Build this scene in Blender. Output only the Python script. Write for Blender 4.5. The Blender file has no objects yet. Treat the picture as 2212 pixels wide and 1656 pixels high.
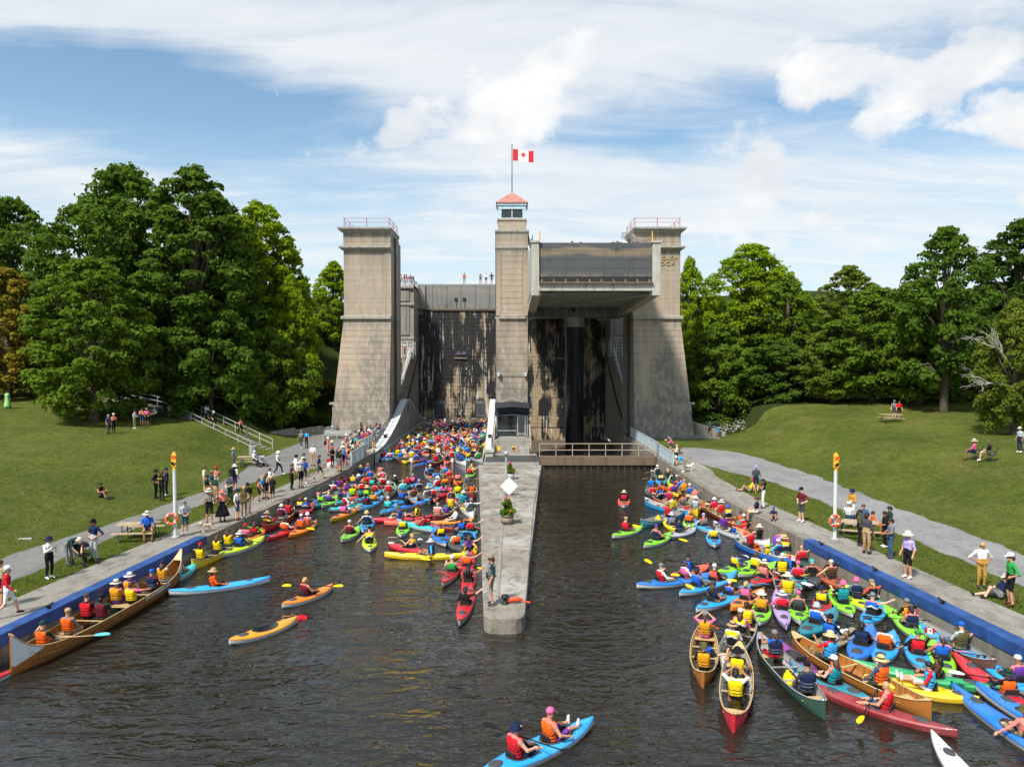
import bpy, bmesh, math, random
import numpy as np
from mathutils import Vector, Matrix
R = math.radians
rnd = random.Random(7)
SC = bpy.context.scene
COL = SC.collection
# ---------------------------------------------------------------- camera
CAMZ, FPX, PITCH = 9.7, 1530.0, math.atan(48 / 1530.0)      # metres above the water, focal length in 2212-px frame widths
cam_d = bpy.data.cameras.new('camera'); cam = bpy.data.objects.new('camera', cam_d); COL.objects.link(cam)
cam.location = (0, 0, CAMZ); cam.rotation_euler = (math.pi / 2 - PITCH, 0, 0)
cam_d.sensor_width = 36; cam_d.lens = FPX / 2212 * 36; cam_d.clip_start = 0.5; cam_d.clip_end = 4000
SC.camera = cam
# ---------------------------------------------------------------- sun, sky, exposure
SUN_EL, SUN_AZ = R(51), R(215)           # azimuth clockwise from +Y: behind the camera, to its left
sd = Vector((math.cos(SUN_EL) * math.sin(SUN_AZ), math.cos(SUN_EL) * math.cos(SUN_AZ), math.sin(SUN_EL)))
sun_d = bpy.data.lights.new('sun', 'SUN'); sun = bpy.data.objects.new('sun', sun_d); COL.objects.link(sun)
sun_d.energy = 4.2; sun_d.angle = R(6); sun_d.color = (1.0, 0.95, 0.87)
sun.rotation_euler = sd.to_track_quat('Z', 'Y').to_euler()
SC.view_settings.view_transform = 'Standard'; SC.view_settings.look = 'None'
SC.view_settings.gamma = 1.0; SC.view_settings.use_curve_mapping = False; SC.view_settings.exposure = 0.42
SC.cycles.max_bounces = 5; SC.cycles.diffuse_bounces = 2; SC.cycles.glossy_bounces = 2; SC.cycles.transmission_bounces = 3; SC.cycles.caustics_reflective = False; SC.cycles.caustics_refractive = False
world = bpy.data.worlds.new('World'); SC.world = world; world.use_nodes = True

class NT:
    """small helper for node graphs"""
    def __init__(s, tree): s.t = tree; s.n = tree.nodes; s.l = tree.links
    def new(s, typ, **kw):
        n = s.n.new(typ)
        for k, v in kw.items(): setattr(n, k, v)
        return n
    def put(s, sock, v):
        if hasattr(v, 'is_linked') or isinstance(v, bpy.types.NodeSocket): s.l.new(v, sock)
        else:
            if sock.type == 'RGBA' and len(v) == 3: v = (*v, 1)
            sock.default_value = v
    def math(s, op, a, b=None, c=None, clamp=False):
        n = s.new('ShaderNodeMath', operation=op, use_clamp=clamp)
        s.put(n.inputs[0], a)
        if b is not None: s.put(n.inputs[1], b)
        if c is not None: s.put(n.inputs[2], c)
        return n.outputs[0]
    def vmath(s, op, a, b=None):
        n = s.new('ShaderNodeVectorMath', operation=op); s.put(n.inputs[0], a)
        if b is not None: s.put(n.inputs[1], b)
        return n.outputs[0]
    def noise(s, vec, scale, detail=4, rough=.55, lac=2.0, dist=0.0):
        n = s.new('ShaderNodeTexNoise'); s.put(n.inputs['Vector'], vec)
        n.inputs['Scale'].default_value = scale; n.inputs['Detail'].default_value = detail
        n.inputs['Roughness'].default_value = rough; n.inputs['Lacunarity'].default_value = lac
        n.inputs['Distortion'].default_value = dist
        return n.outputs['Fac']
    def ramp(s, fac, stops, interp='LINEAR'):
        n = s.new('ShaderNodeValToRGB'); n.color_ramp.interpolation = interp; s.put(n.inputs[0], fac)
        e = n.color_ramp.elements
        while len(e) < len(stops): e.new(0.5)
        for q, (p, c) in zip(e, stops):
            q.position = p; q.color = (c, c, c, 1) if not hasattr(c, '__len__') else (*c[:3], 1)
        return n.outputs[0]
    def mix(s, f, a, b, blend='MIX'):
        n = s.new('ShaderNodeMix', data_type='RGBA', blend_type=blend)
        s.put(n.inputs[0], f); s.put(n.inputs[6], a); s.put(n.inputs[7], b)
        return n.outputs[2]
    def sep(s, v):
        n = s.new('ShaderNodeSeparateXYZ'); s.put(n.inputs[0], v); return n.outputs
    def comb(s, x, y, z):
        n = s.new('ShaderNodeCombineXYZ')
        for i, v in enumerate((x, y, z)): s.put(n.inputs[i], v)
        return n.outputs[0]
    def scale(s, v, sx, sy, sz): return s.vmath('MULTIPLY', v, (sx, sy, sz))

def build_world():
    w = NT(world.node_tree); w.n.clear()
    sky = w.new('ShaderNodeTexSky', sky_type='NISHITA'); sky.sun_disc = False
    sky.sun_elevation = SUN_EL; sky.sun_rotation = SUN_AZ
    sky.air_density = 1.1; sky.dust_density = 1.2; sky.ozone_density = 2.5; sky.altitude = 200
    d = w.new('ShaderNodeTexCoord').outputs['Generated']
    x, y, z = w.sep(d)
    az = w.math('ARCTAN2', x, y); el = w.math('ARCSINE', z)
    # clouds live on a shallow dome so that they shrink towards the horizon
    zz = w.math('ADD', w.math('MAXIMUM', z, 0.0), 0.16)
    p = w.comb(w.math('DIVIDE', x, zz), w.math('DIVIDE', y, zz), 0.0)
    warp = w.noise(p, 1.6, 3, .6)
    wv = w.math('MULTIPLY', w.math('SUBTRACT', warp, .5), .16)
    azw = w.math('ADD', az, wv); elw = w.math('ADD', el, w.math('MULTIPLY', wv, -.6))
    def blob(px, py, rx, ry, wgt, rot=0.0):
        a0 = math.atan((px - 1106) / FPX); e0 = math.atan((780 - py) / FPX) * math.cos(a0)
        u = w.math('SUBTRACT', azw, a0); v = w.math('SUBTRACT', elw, e0)
        c, s_ = math.cos(rot), math.sin(rot)
        uu = w.math('ADD', w.math('MULTIPLY', u, c), w.math('MULTIPLY', v, s_))
        vv = w.math('SUBTRACT', w.math('MULTIPLY', v, c), w.math('MULTIPLY', u, s_))
        q = w.math('ADD', w.math('POWER', w.math('ABSOLUTE', w.math('DIVIDE', uu, rx / FPX)), 2.0),
                   w.math('POWER', w.math('ABSOLUTE', w.math('DIVIDE', vv, ry / FPX)), 2.0))
        return w.math('MULTIPLY', w.math('EXPONENT', w.math('MULTIPLY', q, -1.0)), wgt)
    def total(lst):
        t = lst[0]
        for b in lst[1:]: t = w.math('ADD', t, b)
        return t
    streak = w.noise(w.scale(p, 0.55, 1.9, 1.0), 2.2, 8, .62, dist=.6)
    fine = w.noise(p, 9.0, 7, .62)
    veil = total([blob(*b) for b in [
        (500, 75, 900, 95, .30), (1500, 90, 620, 150, .22), (1050, 130, 320, 120, .22), (2000, 40, 400, 120, .16),
        (330, 245, 600, 95, -.55), (1440, 265, 330, 80, -.52), (560, 190, 260, 50, -.1), (1640, 60, 170, 60, -.1), (1960, 300, 300, 60, -.18),
        (60, 350, 210, 60, .32), (1450, 365, 500, 60, .42), (880, 320, 260, 50, .34), (900, 480, 460, 50, .18), (1750, 470, 600, 100, .22), (1100, 200, 330, 110, .16), (600, 420, 300, 60, -.2), (1900, 300, 260, 50, -.2), (1980, 90, 120, 40, -.25)]])
    vd = w.math('ADD', w.math('ADD', veil, w.math('MULTIPLY', w.math('SUBTRACT', streak, .5), 1.25)), w.math('MULTIPLY', w.math('SUBTRACT', fine, .5), .18))
    vd = w.ramp(w.math('ADD', vd, .50), [(.22, 0), (.5, .42), (.72, .85), (1.0, .97)])
    cum = total([blob(*b) for b in [
        (1080, 258, 125, 75, .60, .4), (1195, 175, 105, 60, .48, .7), (860, 275, 135, 45, .38, .45), (1735, 175, 75, 62, .60), (1870, 145, 75, 40, .42),
        (2040, 175, 130, 55, .62, .5), (2170, 250, 75, 38, .55, .3), (1640, 385, 75, 60, .4, .5), (1810, 450, 60, 45, .32, .7), (1580, 500, 110, 50, .34),
        (945, 545, 60, 16, .25), (2200, 410, 40, 20, .4), (1950, 530, 120, 30, .2)]])
    bill = w.noise(w.scale(d, 1, 1, 1.25), 16.0, 8, .6, dist=.25)
    cd = w.math('ADD', cum, w.math('MULTIPLY', w.math('SUBTRACT', bill, .5), 1.05))
    cd = w.ramp(cd, [(.20, 0), (.34, .75), (.5, 1.0)])
    shade = w.noise(w.scale(d, 1, 1, 1.6), 7.0, 4, .6)
    ccol = w.mix(w.ramp(shade, [(.38, 0), (.62, 1)]), (5.9, 6.2, 6.5), (7.55, 7.55, 7.55))
    vcol = w.mix(w.ramp(streak, [(.35, 0), (.65, 1)]), (5.9, 6.35, 6.75), (7.0, 7.15, 7.25))
    haze = w.ramp(el, [(0.0, .72), (.16, .52), (.30, .14), (.5, 0)])
    base = w.mix(haze, w.mix(1.0, sky.outputs[0], (.94, 1.19, 1.22), 'MULTIPLY'), (6.0, 7.0, 7.5))
    c1 = w.mix(w.math('MULTIPLY', vd, .93), base, vcol)
    c2 = w.mix(cd, c1, ccol)
    bg = w.new('ShaderNodeBackground'); w.put(bg.inputs[0], c2); bg.inputs[1].default_value = 0.1
    out = w.new('ShaderNodeOutputWorld'); w.l.new(bg.outputs[0], out.inputs[0])
build_world()
world.cycles.sampling_method = 'MANUAL'; world.cycles.sample_map_resolution = 512

# ---------------------------------------------------------------- picture -> place (used to read positions off the photograph)
_F = Vector((0, math.cos(PITCH), -math.sin(PITCH))); _U = Vector((0, math.sin(PITCH), math.cos(PITCH)))
def ray(x, y):
    return _F + Vector(((x - 1106) / FPX, 0, 0)) + _U * ((828 - y) / FPX)
def at_z(x, y, z):
    d = ray(x, y); return Vector((0, 0, CAMZ)) + d * ((z - CAMZ) / d.z)
def at_y(x, y, Y):
    d = ray(x, y); return Vector((0, 0, CAMZ)) + d * (Y / d.y)
def smooth(a, b, t):
    t = min(1, max(0, (t - a) / (b - a))); return t * t * (3 - 2 * t)

# ---------------------------------------------------------------- mesh helpers
class MB:
    def __init__(s): s.v = []; s.f = []; s.m = []
    def add(s, vs, fs, m=0):
        o = len(s.v); s.v += [tuple(p) for p in vs]
        for f in fs: s.f.append(tuple(i + o for i in f)); s.m.append(m)
        return s
    def box(s, x0, x1, y0, y1, z0, z1, m=0):
        return s.frus(z0, z1, (x0, x1, y0, y1), (x0, x1, y0, y1), m)
    def frus(s, z0, z1, a, b, m=0):
        vs = [(a[0], a[2], z0), (a[1], a[2], z0), (a[1], a[3], z0), (a[0], a[3], z0), (b[0], b[2], z1), (b[1], b[2], z1), (b[1], b[3], z1), (b[0], b[3], z1)]
        return s.add(vs, [(0, 3, 2, 1), (4, 5, 6, 7), (0, 1, 5, 4), (1, 2, 6, 5), (2, 3, 7, 6), (3, 0, 4, 7)], m)
    def hexa(s, vs, m=0):
        return s.add(vs, [(0, 3, 2, 1), (4, 5, 6, 7), (0, 1, 5, 4), (1, 2, 6, 5), (2, 3, 7, 6), (3, 0, 4, 7)], m)
    def bar(s, p0, p1, w, h, m=0, up=(0, 0, 1)):
        p0, p1 = Vector(p0), Vector(p1); d = (p1 - p0).normalized(); u = Vector(up)
        if abs(d.dot(u)) > .98: u = Vector((0, 1, 0))
        sx = d.cross(u).normalized() * (w / 2); u = sx.cross(d).normalized() * (h / 2)
        vs = [p0 - sx - u, p0 + sx - u, p0 + sx + u, p0 - sx + u, p1 - sx - u, p1 + sx - u, p1 + sx + u, p1 - sx + u]
        return s.add(vs, [(0, 1, 2, 3), (7, 6, 5, 4), (0, 4, 5, 1), (1, 5, 6, 2), (2, 6, 7, 3), (3, 7, 4, 0)], m)
    def tube(s, pts, rad, n=8, m=0, caps=True):
        pts = [Vector(p) for p in pts]
        if not hasattr(rad, '__len__'): rad = [rad] * len(pts)
        o = len(s.v); ref = None
        for i, p in enumerate(pts):
            d = (pts[min(i + 1, len(pts) - 1)] - pts[max(i - 1, 0)]).normalized()
            if ref is None: ref = Vector((1, 0, 0)) if abs(d.x) < .9 else Vector((0, 1, 0))
            a = (ref - d * ref.dot(d)).normalized(); b = d.cross(a); ref = a
            for k in range(n):
                t = 2 * math.pi * k / n; s.v.append(tuple(p + (a * math.cos(t) + b * math.sin(t)) * rad[i]))
        for i in range(len(pts) - 1):
            for k in range(n):
                q = o + i * n + k; q2 = o + i * n + (k + 1) % n
                s.f.append((q, q2, q2 + n, q + n)); s.m.append(m)
        if caps:
            s.f.append(tuple(o + k for k in range(n))[::-1]); s.m.append(m)
            e = o + (len(pts) - 1) * n; s.f.append(tuple(e + k for k in range(n))); s.m.append(m)
        return s
    def lathe(s, prof, n=16, c=(0, 0, 0), m=0, sx=1, sy=1):
        o = len(s.v)
        for r, z in prof:
            for k in range(n):
                t = 2 * math.pi * k / n; s.v.append((c[0] + r * sx * math.cos(t), c[1] + r * sy * math.sin(t), c[2] + z))
        for i in range(len(prof) - 1):
            for k in range(n):
                q = o + i * n + k; q2 = o + i * n + (k + 1) % n
                s.f.append((q, q2, q2 + n, q + n)); s.m.append(m)
        s.f.append(tuple(o + k for k in range(n))[::-1]); s.m.append(m)
        e = o + (len(prof) - 1) * n; s.f.append(tuple(e + k for k in range(n))); s.m.append(m)
        return s
    def prism(s, poly, z0, z1, m=0):
        n = len(poly); vs = [(p[0], p[1], z0) for p in poly] + [(p[0], p[1], z1) for p in poly]
        return s.add(vs, [tuple(range(n))[::-1], tuple(range(n, 2 * n))] + [(i, (i + 1) % n, n + (i + 1) % n, n + i) for i in range(n)], m)
    def xf(s, M, start=0):
        s.v[start:] = [tuple(M @ Vector(p)) for p in s.v[start:]]; return s
    def mesh(s, name, smooth_=False):
        me = bpy.data.meshes.new(name); me.from_pydata(s.v, [], s.f)
        me.polygons.foreach_set('material_index', s.m)
        if smooth_: me.polygons.foreach_set('use_smooth', [True] * len(s.f))
        me.update(); return me
    def build(s, name, mats, parent=None, smooth_=False, loc=None):
        me = s.mesh(name, smooth_)
        for m in (mats if isinstance(mats, (list, tuple)) else [mats]): me.materials.append(m)
        return link(name, me, parent, loc)

def link(name, me, parent=None, loc=None):
    o = bpy.data.objects.new(name, me); COL.objects.link(o)
    if parent is not None: o.parent = parent
    if loc is not None: o.location = loc
    return o
def empty(name, loc=(0, 0, 0), rz=0.0):
    o = bpy.data.objects.new(name, None); COL.objects.link(o); o.location = loc; o.rotation_euler = (0, 0, rz)
    o.empty_display_size = .2
    return o
def tag(o, label=None, cat=None, group=None, kind=None):
    if label: o['label'] = label
    if cat: o['category'] = cat
    if group: o['group'] = group
    if kind: o['kind'] = kind
    return o
def set_mats(o, mats):
    """per-object materials on shared mesh data (the data has to own as many slots)"""
    for i, m in enumerate(mats):
        o.material_slots[i].link = 'OBJECT'; o.material_slots[i].material = m
def copy_tree(o, parent=None):
    c = o.copy(); COL.objects.link(c); c.parent = parent
    for ch in list(o.children): copy_tree(ch, c)
    return c
# ---------------------------------------------------------------- materials
MATS = {}
def base_mat(name):
    m = bpy.data.materials.new(name); m.use_nodes = True; t = NT(m.node_tree)
    return m, t, t.n['Principled BSDF']
def bump(t, b, height, dist, strength=1.0):
    n = t.new('ShaderNodeBump'); n.inputs['Distance'].default_value = dist; n.inputs['Strength'].default_value = strength
    t.put(n.inputs['Height'], height); t.l.new(n.outputs[0], b.inputs['Normal'])
def pos(t): return t.new('ShaderNodeNewGeometry').outputs['Position']
def objco(t): return t.new('ShaderNodeTexCoord').outputs['Object']
def flat(name, col, rough=.55, var=.12, scale=6.0, metal=0.0, bmp=0.0, spec=.5, coat=0.0):
    if name in MATS: return MATS[name]
    m, t, b = base_mat(name)
    n = t.noise(objco(t), scale, 4, .6)
    lo = tuple(c * (1 - var) for c in col); hi = tuple(min(1, c * (1 + var)) for c in col)
    t.put(b.inputs['Base Color'], t.mix(t.ramp(n, [(.3, 0), (.7, 1)]), lo, hi))
    b.inputs['Roughness'].default_value = rough; b.inputs['Metallic'].default_value = metal
    b.inputs['Specular IOR Level'].default_value = spec; b.inputs['Coat Weight'].default_value = coat
    if name.startswith('cloth_'):
        fo = t.noise(t.scale(objco(t), 1, 1, .6), 16, 3, .55, dist=.8); bump(t, b, fo, .035)
        t.put(b.inputs['Base Color'], t.mix(t.ramp(fo, [(.36, .38), (.52, 0)]), t.mix(t.ramp(n, [(.3, 0), (.7, 1)]), lo, hi), tuple(c * .55 for c in col)))
    if name.startswith('hull_'):
        q = objco(t); sc = t.noise(t.scale(q, 1.2, 7, 7), 2.6, 6, .72); fade = t.noise(q, 1.3, 4, .6)
        cc = t.mix(t.ramp(fade, [(.35, 0), (.7, .3)]), t.mix(t.ramp(n, [(.3, 0), (.7, 1)]), lo, hi), tuple(min(1, c * .7 + .16) for c in col)); cc = t.mix(t.ramp(sc, [(.62, 0), (.70, .45)]), cc, tuple(min(1, c * .6 + .22) for c in col)); cc = t.mix(t.ramp(sc, [(.30, .35), (.40, 0)]), cc, tuple(c * .45 for c in col)); t.put(b.inputs['Base Color'], cc)
        t.put(b.inputs['Roughness'], t.ramp(sc, [(.3, .25), (.7, .6)]))
    if bmp: bump(t, b, t.noise(objco(t), scale * 5, 3), bmp)
    MATS[name] = m; return m

def concrete(name, col, dark, stain=.5, foot=None, line=.72, warm=None):
    m, t, b = base_mat(name); p = pos(t); x, y, z = t.sep(p)
    big = t.noise(t.scale(p, 1, 1, .35), .35, 5, .6); mid = t.noise(t.scale(p, 1, 1, .5), 2.1, 6, .65); grit = t.noise(p, 14, 4, .7)
    streak = t.noise(t.scale(p, 1.6, 1.6, .09), 1.3, 5, .65)
    layer = t.noise(t.comb(0.0, 0.0, t.math('MULTIPLY', z, 1.0 / line)), 1.0, 2, .5)
    c = t.mix(t.ramp(mid, [(.28, 0), (.72, 1)]), tuple(v * .82 for v in col), tuple(min(1, v * 1.12) for v in col))
    c = t.mix(t.math('MULTIPLY', t.ramp(layer, [(.42, 0), (.56, 1)]), .45), c, tuple(v * .72 for v in col))
    if warm: c = t.mix(t.math('MULTIPLY', t.ramp(big, [(.45, 0), (.6, 1)]), .5), c, warm)
    s = t.math('MULTIPLY', t.ramp(streak, [(.48, 0), (.66, 1)]), stain)
    c = t.mix(s, c, dark)
    if foot:                      # weathered, blotchy foot: lichen and rising damp
        z0, z1 = foot
        f = t.math('ADD', t.math('DIVIDE', t.math('SUBTRACT', z, z0), z1 - z0), t.math('MULTIPLY', t.math('SUBTRACT', big, .5), 2.4))
        f = t.ramp(f, [(.40, 1), (.95, 0)])
        blot = t.ramp(t.math('ADD', t.math('MULTIPLY', mid, .7), t.math('MULTIPLY', streak, .3)), [(.46, 1), (.60, 0)])
        c = t.mix(t.math('MULTIPLY', t.math('MULTIPLY', f, blot), .85), c, tuple(v * 1.15 for v in dark))
        c = t.mix(t.math('MULTIPLY', f, .3), c, tuple(v * .8 for v in (col[0] * .92, col[1], col[2] * 1.06)))
    if foot:                      # runs below the belt course and cornices
        led = None
        for zl in (14.6, 22.5, 24.5):
            e = t.math('SUBTRACT', zl, z); e = t.math('MULTIPLY', t.math('GREATER_THAN', e, 0.0), t.math('EXPONENT', t.math('MULTIPLY', t.math('MAXIMUM', e, 0.0), -.85)))
            led = e if led is None else t.math('MAXIMUM', led, e)
        c = t.mix(t.math('MULTIPLY', t.math('MULTIPLY', led, t.ramp(t.math('ADD', t.math('MULTIPLY', streak, .6), t.math('MULTIPLY', mid, .4)), [(.38, 0), (.60, 1)])), .75), c, dark)
        eff = t.noise(t.scale(p, 1, 1, .6), 1.1, 6, .7)
        c = t.mix(t.math('MULTIPLY', t.ramp(eff, [(.63, 0), (.70, 1)]), .4), c, tuple(min(1, v * 1.55) for v in (col[0], col[0], col[0])))
    c = t.mix(t.math('MULTIPLY', t.ramp(grit, [(.45, 1), (.6, 0)]), .22), c, dark)
    t.put(b.inputs['Base Color'], c); b.inputs['Roughness'].default_value = .9
    bump(t, b, t.math('ADD', grit, t.math('MULTIPLY', mid, 2.0)), .012)
    MATS[name] = m; return m

def wet_wall(name, seed, darkness):
    """seeping masonry: black growth with chalk, rust and tan runs"""
    m, t, b = base_mat(name); p = t.vmath('ADD', pos(t), (seed, 0, 0)); x, y, z = t.sep(p)
    run = t.noise(t.scale(p, .62, 1, .07), 1.0, 7, .70, dist=.25)
    run2 = t.noise(t.scale(p, 2.6, 1, .12), 1.3, 6, .7)
    blot = t.noise(t.scale(p, 1, 1, .6), .42, 6, .68)
    mid = t.noise(p, 3.0, 6, .7)
    tan = t.mix(mid, (.22, .155, .09), (.52, .41, .27))
    chalk = t.mix(mid, (.55, .52, .45), (.82, .79, .72))
    rust = t.mix(mid, (.16, .075, .03), (.36, .20, .09))
    low = t.math('MULTIPLY', t.ramp(z, [(0, 1), (7 / 20, 0)]) if False else t.ramp(t.math('DIVIDE', z, 20.0), [(.05, .04), (.38, 0)]), 1.0)
    c = t.mix(t.ramp(t.math('ADD', low, t.math('ADD', t.math('MULTIPLY', run, .62), t.math('MULTIPLY', blot, .38))), [(darkness, 0), (darkness + .05, 1)]), (.014, .013, .012), tan)
    c = t.mix(t.math('MULTIPLY', t.ramp(run2, [(.565, 0), (.60, 1)]), t.ramp(blot, [(.46, 0), (.54, 1)])), c, chalk)
    c = t.mix(t.math('MULTIPLY', t.ramp(run2, [(.36, 1), (.40, 0)]), t.ramp(blot, [(.50, 0), (.58, 1)])), c, rust)
    t.put(b.inputs['Base Color'], c); b.inputs['Roughness'].default_value = .6
    bump(t, b, t.math('ADD', mid, run2), .03)
    MATS[name] = m; return m

def grass_mat(name, a, b_, dry):
    m, t, b = base_mat(name); p = pos(t)
    n1 = t.noise(p, .16, 5, .6); n2 = t.noise(p, 1.1, 5, .7); n3 = t.noise(p, 9, 4, .75); n4 = t.noise(t.scale(p, 1, .5, 1), .5, 4, .6)
    c = t.mix(t.ramp(n1, [(.32, 0), (.68, 1)]), a, b_)
    c = t.mix(t.math('MULTIPLY', t.ramp(n4, [(.50, 0), (.72, 1)]), .65), c, dry)
    c = t.mix(t.math('MULTIPLY', t.ramp(n2, [(.3, 1), (.55, 0)]), .5), c, tuple(v * .55 for v in a))
    n5 = t.noise(t.scale(p, 1, .55, 1), 3.2, 6, .75); c = t.mix(t.ramp(n5, [(.36, .55), (.5, 0)]), c, tuple(v * .5 for v in a)); c = t.mix(t.ramp(n5, [(.54, 0), (.68, .4)]), c, dry)
    c = t.mix(t.ramp(n3, [(.3, .45), (.6, 0)]), c, tuple(v * .35 for v in a))
    c = t.mix(t.ramp(n3, [(.55, 0), (.75, .4)]), c, tuple(min(1, v * 1.9) for v in b_))
    t.put(b.inputs['Base Color'], c); b.inputs['Roughness'].default_value = .95; b.inputs['Specular IOR Level'].default_value = .15
    bump(t, b, t.math('ADD', t.math('MULTIPLY', n3, .5), t.math('ADD', n2, n5)), .2)
    MATS[name] = m; return m

def ground_mat(name, col, spots, scale, rough=.95):
    m, t, b = base_mat(name); p = pos(t)
    n1 = t.noise(p, .3, 5, .65); n2 = t.noise(p, 3, 5, .7); n3 = t.noise(p, scale, 3, .8)
    c = t.mix(t.ramp(n1, [(.3, 0), (.7, 1)]), tuple(v * .8 for v in col), tuple(v * 1.18 for v in col))
    c = t.mix(t.math('MULTIPLY', t.ramp(n2, [(.4, 0), (.7, 1)]), .4), c, spots)
    c = t.mix(t.ramp(n3, [(.3, .5), (.5, 0)]), c, tuple(v * .5 for v in col))
    c = t.mix(t.ramp(n3, [(.55, 0), (.75, .5)]), c, tuple(min(1, v * 1.6) for v in col))
    cr = t.math('ABSOLUTE', t.math('SUBTRACT', t.noise(p, .55, 5, .6, dist=.8), .5)); c = t.mix(t.ramp(cr, [(.0, .75), (.006, .4), (.012, 0)]), c, tuple(v * .4 for v in col))
    pa = t.noise(t.scale(p, 1, .5, 1), .45, 3, .4); c = t.mix(t.ramp(pa, [(.60, 0), (.62, .35)]), c, tuple(v * .62 for v in col))
    t.put(b.inputs['Base Color'], c); b.inputs['Roughness'].default_value = rough
    bump(t, b, t.math('ADD', n3, n2), .02)
    MATS[name] = m; return m

def water_mat():
    m, t, b = base_mat('water'); p = pos(t)
    w1 = t.noise(t.scale(p, .42, 1.0, 1), 1.75, 2, .45, dist=.9); w2 = t.noise(t.scale(p, .6, 1.0, 1), 4.2, 2, .5, dist=.6)
    w3 = t.noise(t.scale(p, .4, .7, 1), .28, 3, .5); patch = t.ramp(t.noise(p, .09, 3, .5), [(.38, .28), (.60, 1.0)])
    h = t.math('ADD', t.math('MULTIPLY', w1, .60), t.math('MULTIPLY', w2, .20))
    h = t.math('ADD', t.math('MULTIPLY', h, patch), t.math('MULTIPLY', w3, .45))
    silt = t.noise(p, .07, 4, .6)
    t.put(b.inputs['Base Color'], t.mix(silt, (.013, .012, .009), (.024, .021, .014)))
    b.inputs['Roughness'].default_value = .05; b.inputs['IOR'].default_value = 1.333
    b.inputs['Specular IOR Level'].default_value = .8
    bump(t, b, h, .34)
    MATS['water'] = m; return m

def leaf_mat(name, col, col2, trans=.35):
    m, t, b = base_mat(name); t.n.remove(b); p = pos(t)
    info = t.new('ShaderNodeObjectInfo').outputs['Random']
    n = t.noise(p, .35, 3, .6); n2 = t.noise(p, 2.3, 2, .6)
    c = t.mix(t.ramp(n, [(.35, 0), (.65, 1)]), col, col2)
    c = t.mix(t.ramp(n2, [(.3, .35), (.6, 0)]), c, tuple(v * .6 for v in col))
    d = t.new('ShaderNodeBsdfDiffuse'); t.put(d.inputs[0], c)
    tr = t.new('ShaderNodeBsdfTranslucent'); t.put(tr.inputs[0], t.mix(.5, c, (.16, .22, .02)))
    mx = t.new('ShaderNodeMixShader'); mx.inputs[0].default_value = trans
    t.l.new(d.outputs[0], mx.inputs[1]); t.l.new(tr.outputs[0], mx.inputs[2])
    t.l.new(mx.outputs[0], t.n['Material Output'].inputs[0])
    MATS[name] = m; return m

def glass_mat(name='glass', col=(.02, .025, .03)):
    m, t, b = base_mat(name); b.inputs['Base Color'].default_value = (*col, 1)
    b.inputs['Roughness'].default_value = .05; b.inputs['Specular IOR Level'].default_value = .8
    MATS[name] = m; return m
def emit_mat(name, col, e):
    m, t, b = base_mat(name); b.inputs['Base Color'].default_value = (*col, 1)
    b.inputs['Emission Color'].default_value = (*col, 1); b.inputs['Emission Strength'].default_value = e
    MATS[name] = m; return m

def ground_concrete(name, col, dark, pale):
    m, t, b = base_mat(name); p = pos(t)
    n1 = t.noise(p, .22, 5, .65); n2 = t.noise(t.scale(p, 1, .6, 1), 1.6, 7, .7, dist=.6); n3 = t.noise(p, 9, 5, .75); n4 = t.noise(p, 30, 3, .8)
    c = t.mix(t.ramp(n3, [(.3, 0), (.7, 1)]), tuple(v * .8 for v in col), tuple(v * 1.15 for v in col))
    c = t.mix(t.math('MULTIPLY', t.ramp(n1, [(.50, 0), (.60, 1)]), .7), c, pale)
    c = t.mix(t.math('MULTIPLY', t.ramp(n2, [(.48, 0), (.62, 1)]), .7), c, dark)
    c = t.mix(t.ramp(n4, [(.34, .6), (.5, 0)]), c, dark)
    c = t.mix(t.ramp(n4, [(.55, 0), (.7, .35)]), c, pale)
    t.put(b.inputs['Base Color'], c); b.inputs['Roughness'].default_value = .92
    bump(t, b, t.math('ADD', n3, t.math('MULTIPLY', n4, .5)), .02)
    MATS[name] = m; return m
def plate(name, col, rust, dark, z0, z1):
    """steel gate plate: tide marks of rust, dark patches, faint runs"""
    m, t, b = base_mat(name); p = pos(t); x, y, z = t.sep(p)
    h = t.noise(t.scale(p, .22, 1, .55), 1.1, 5, .6); fine = t.noise(p, 6, 5, .7); run = t.noise(t.scale(p, 3.0, 1, .25), 1.4, 5, .65)
    u = t.math('ADD', t.math('DIVIDE', t.math('SUBTRACT', z, z0), z1 - z0), t.math('MULTIPLY', t.math('SUBTRACT', h, .5), .55))
    c = t.mix(fine, tuple(v * .8 for v in col), tuple(v * 1.25 for v in col))
    c = t.mix(t.math('MULTIPLY', t.ramp(u, [(.58, 0), (.70, 1), (.80, .9), (.86, 0)]), .8), c, rust)
    c = t.mix(t.math('MULTIPLY', t.ramp(u, [(.0, 1), (.16, .0)]), .6), c, rust)
    c = t.mix(t.math('MULTIPLY', t.ramp(t.math('ADD', t.math('MULTIPLY', h, .5), t.math('MULTIPLY', run, .5)), [(.52, 0), (.64, 1)]), .55), c, dark)
    t.put(b.inputs['Base Color'], c); b.inputs['Roughness'].default_value = .55
    bump(t, b, fine, .01); MATS[name] = m; return m
M_TOWER = concrete('tower_concrete', (.475, .385, .29), (.105, .098, .09), .25, (1.0, 14.5), .40, (.53, .41, .285))
M_CONC = concrete('weathered_concrete', (.34, .31, .265), (.11, .10, .085), .55, None, .9)
M_PIER = ground_concrete('pier_concrete', (.285, .25, .20), (.085, .074, .06), (.46, .435, .39))
M_WALK = ground_concrete('walkway_concrete', (.27, .245, .205), (.12, .108, .09), (.34, .32, .28))
M_QUAY = concrete('quay_wall_concrete', (.29, .255, .20), (.075, .065, .05), .75, None, .5)
M_TRIM = concrete('cornice_concrete', (.43, .40, .35), (.14, .13, .115), .45, None, .9)
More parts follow.
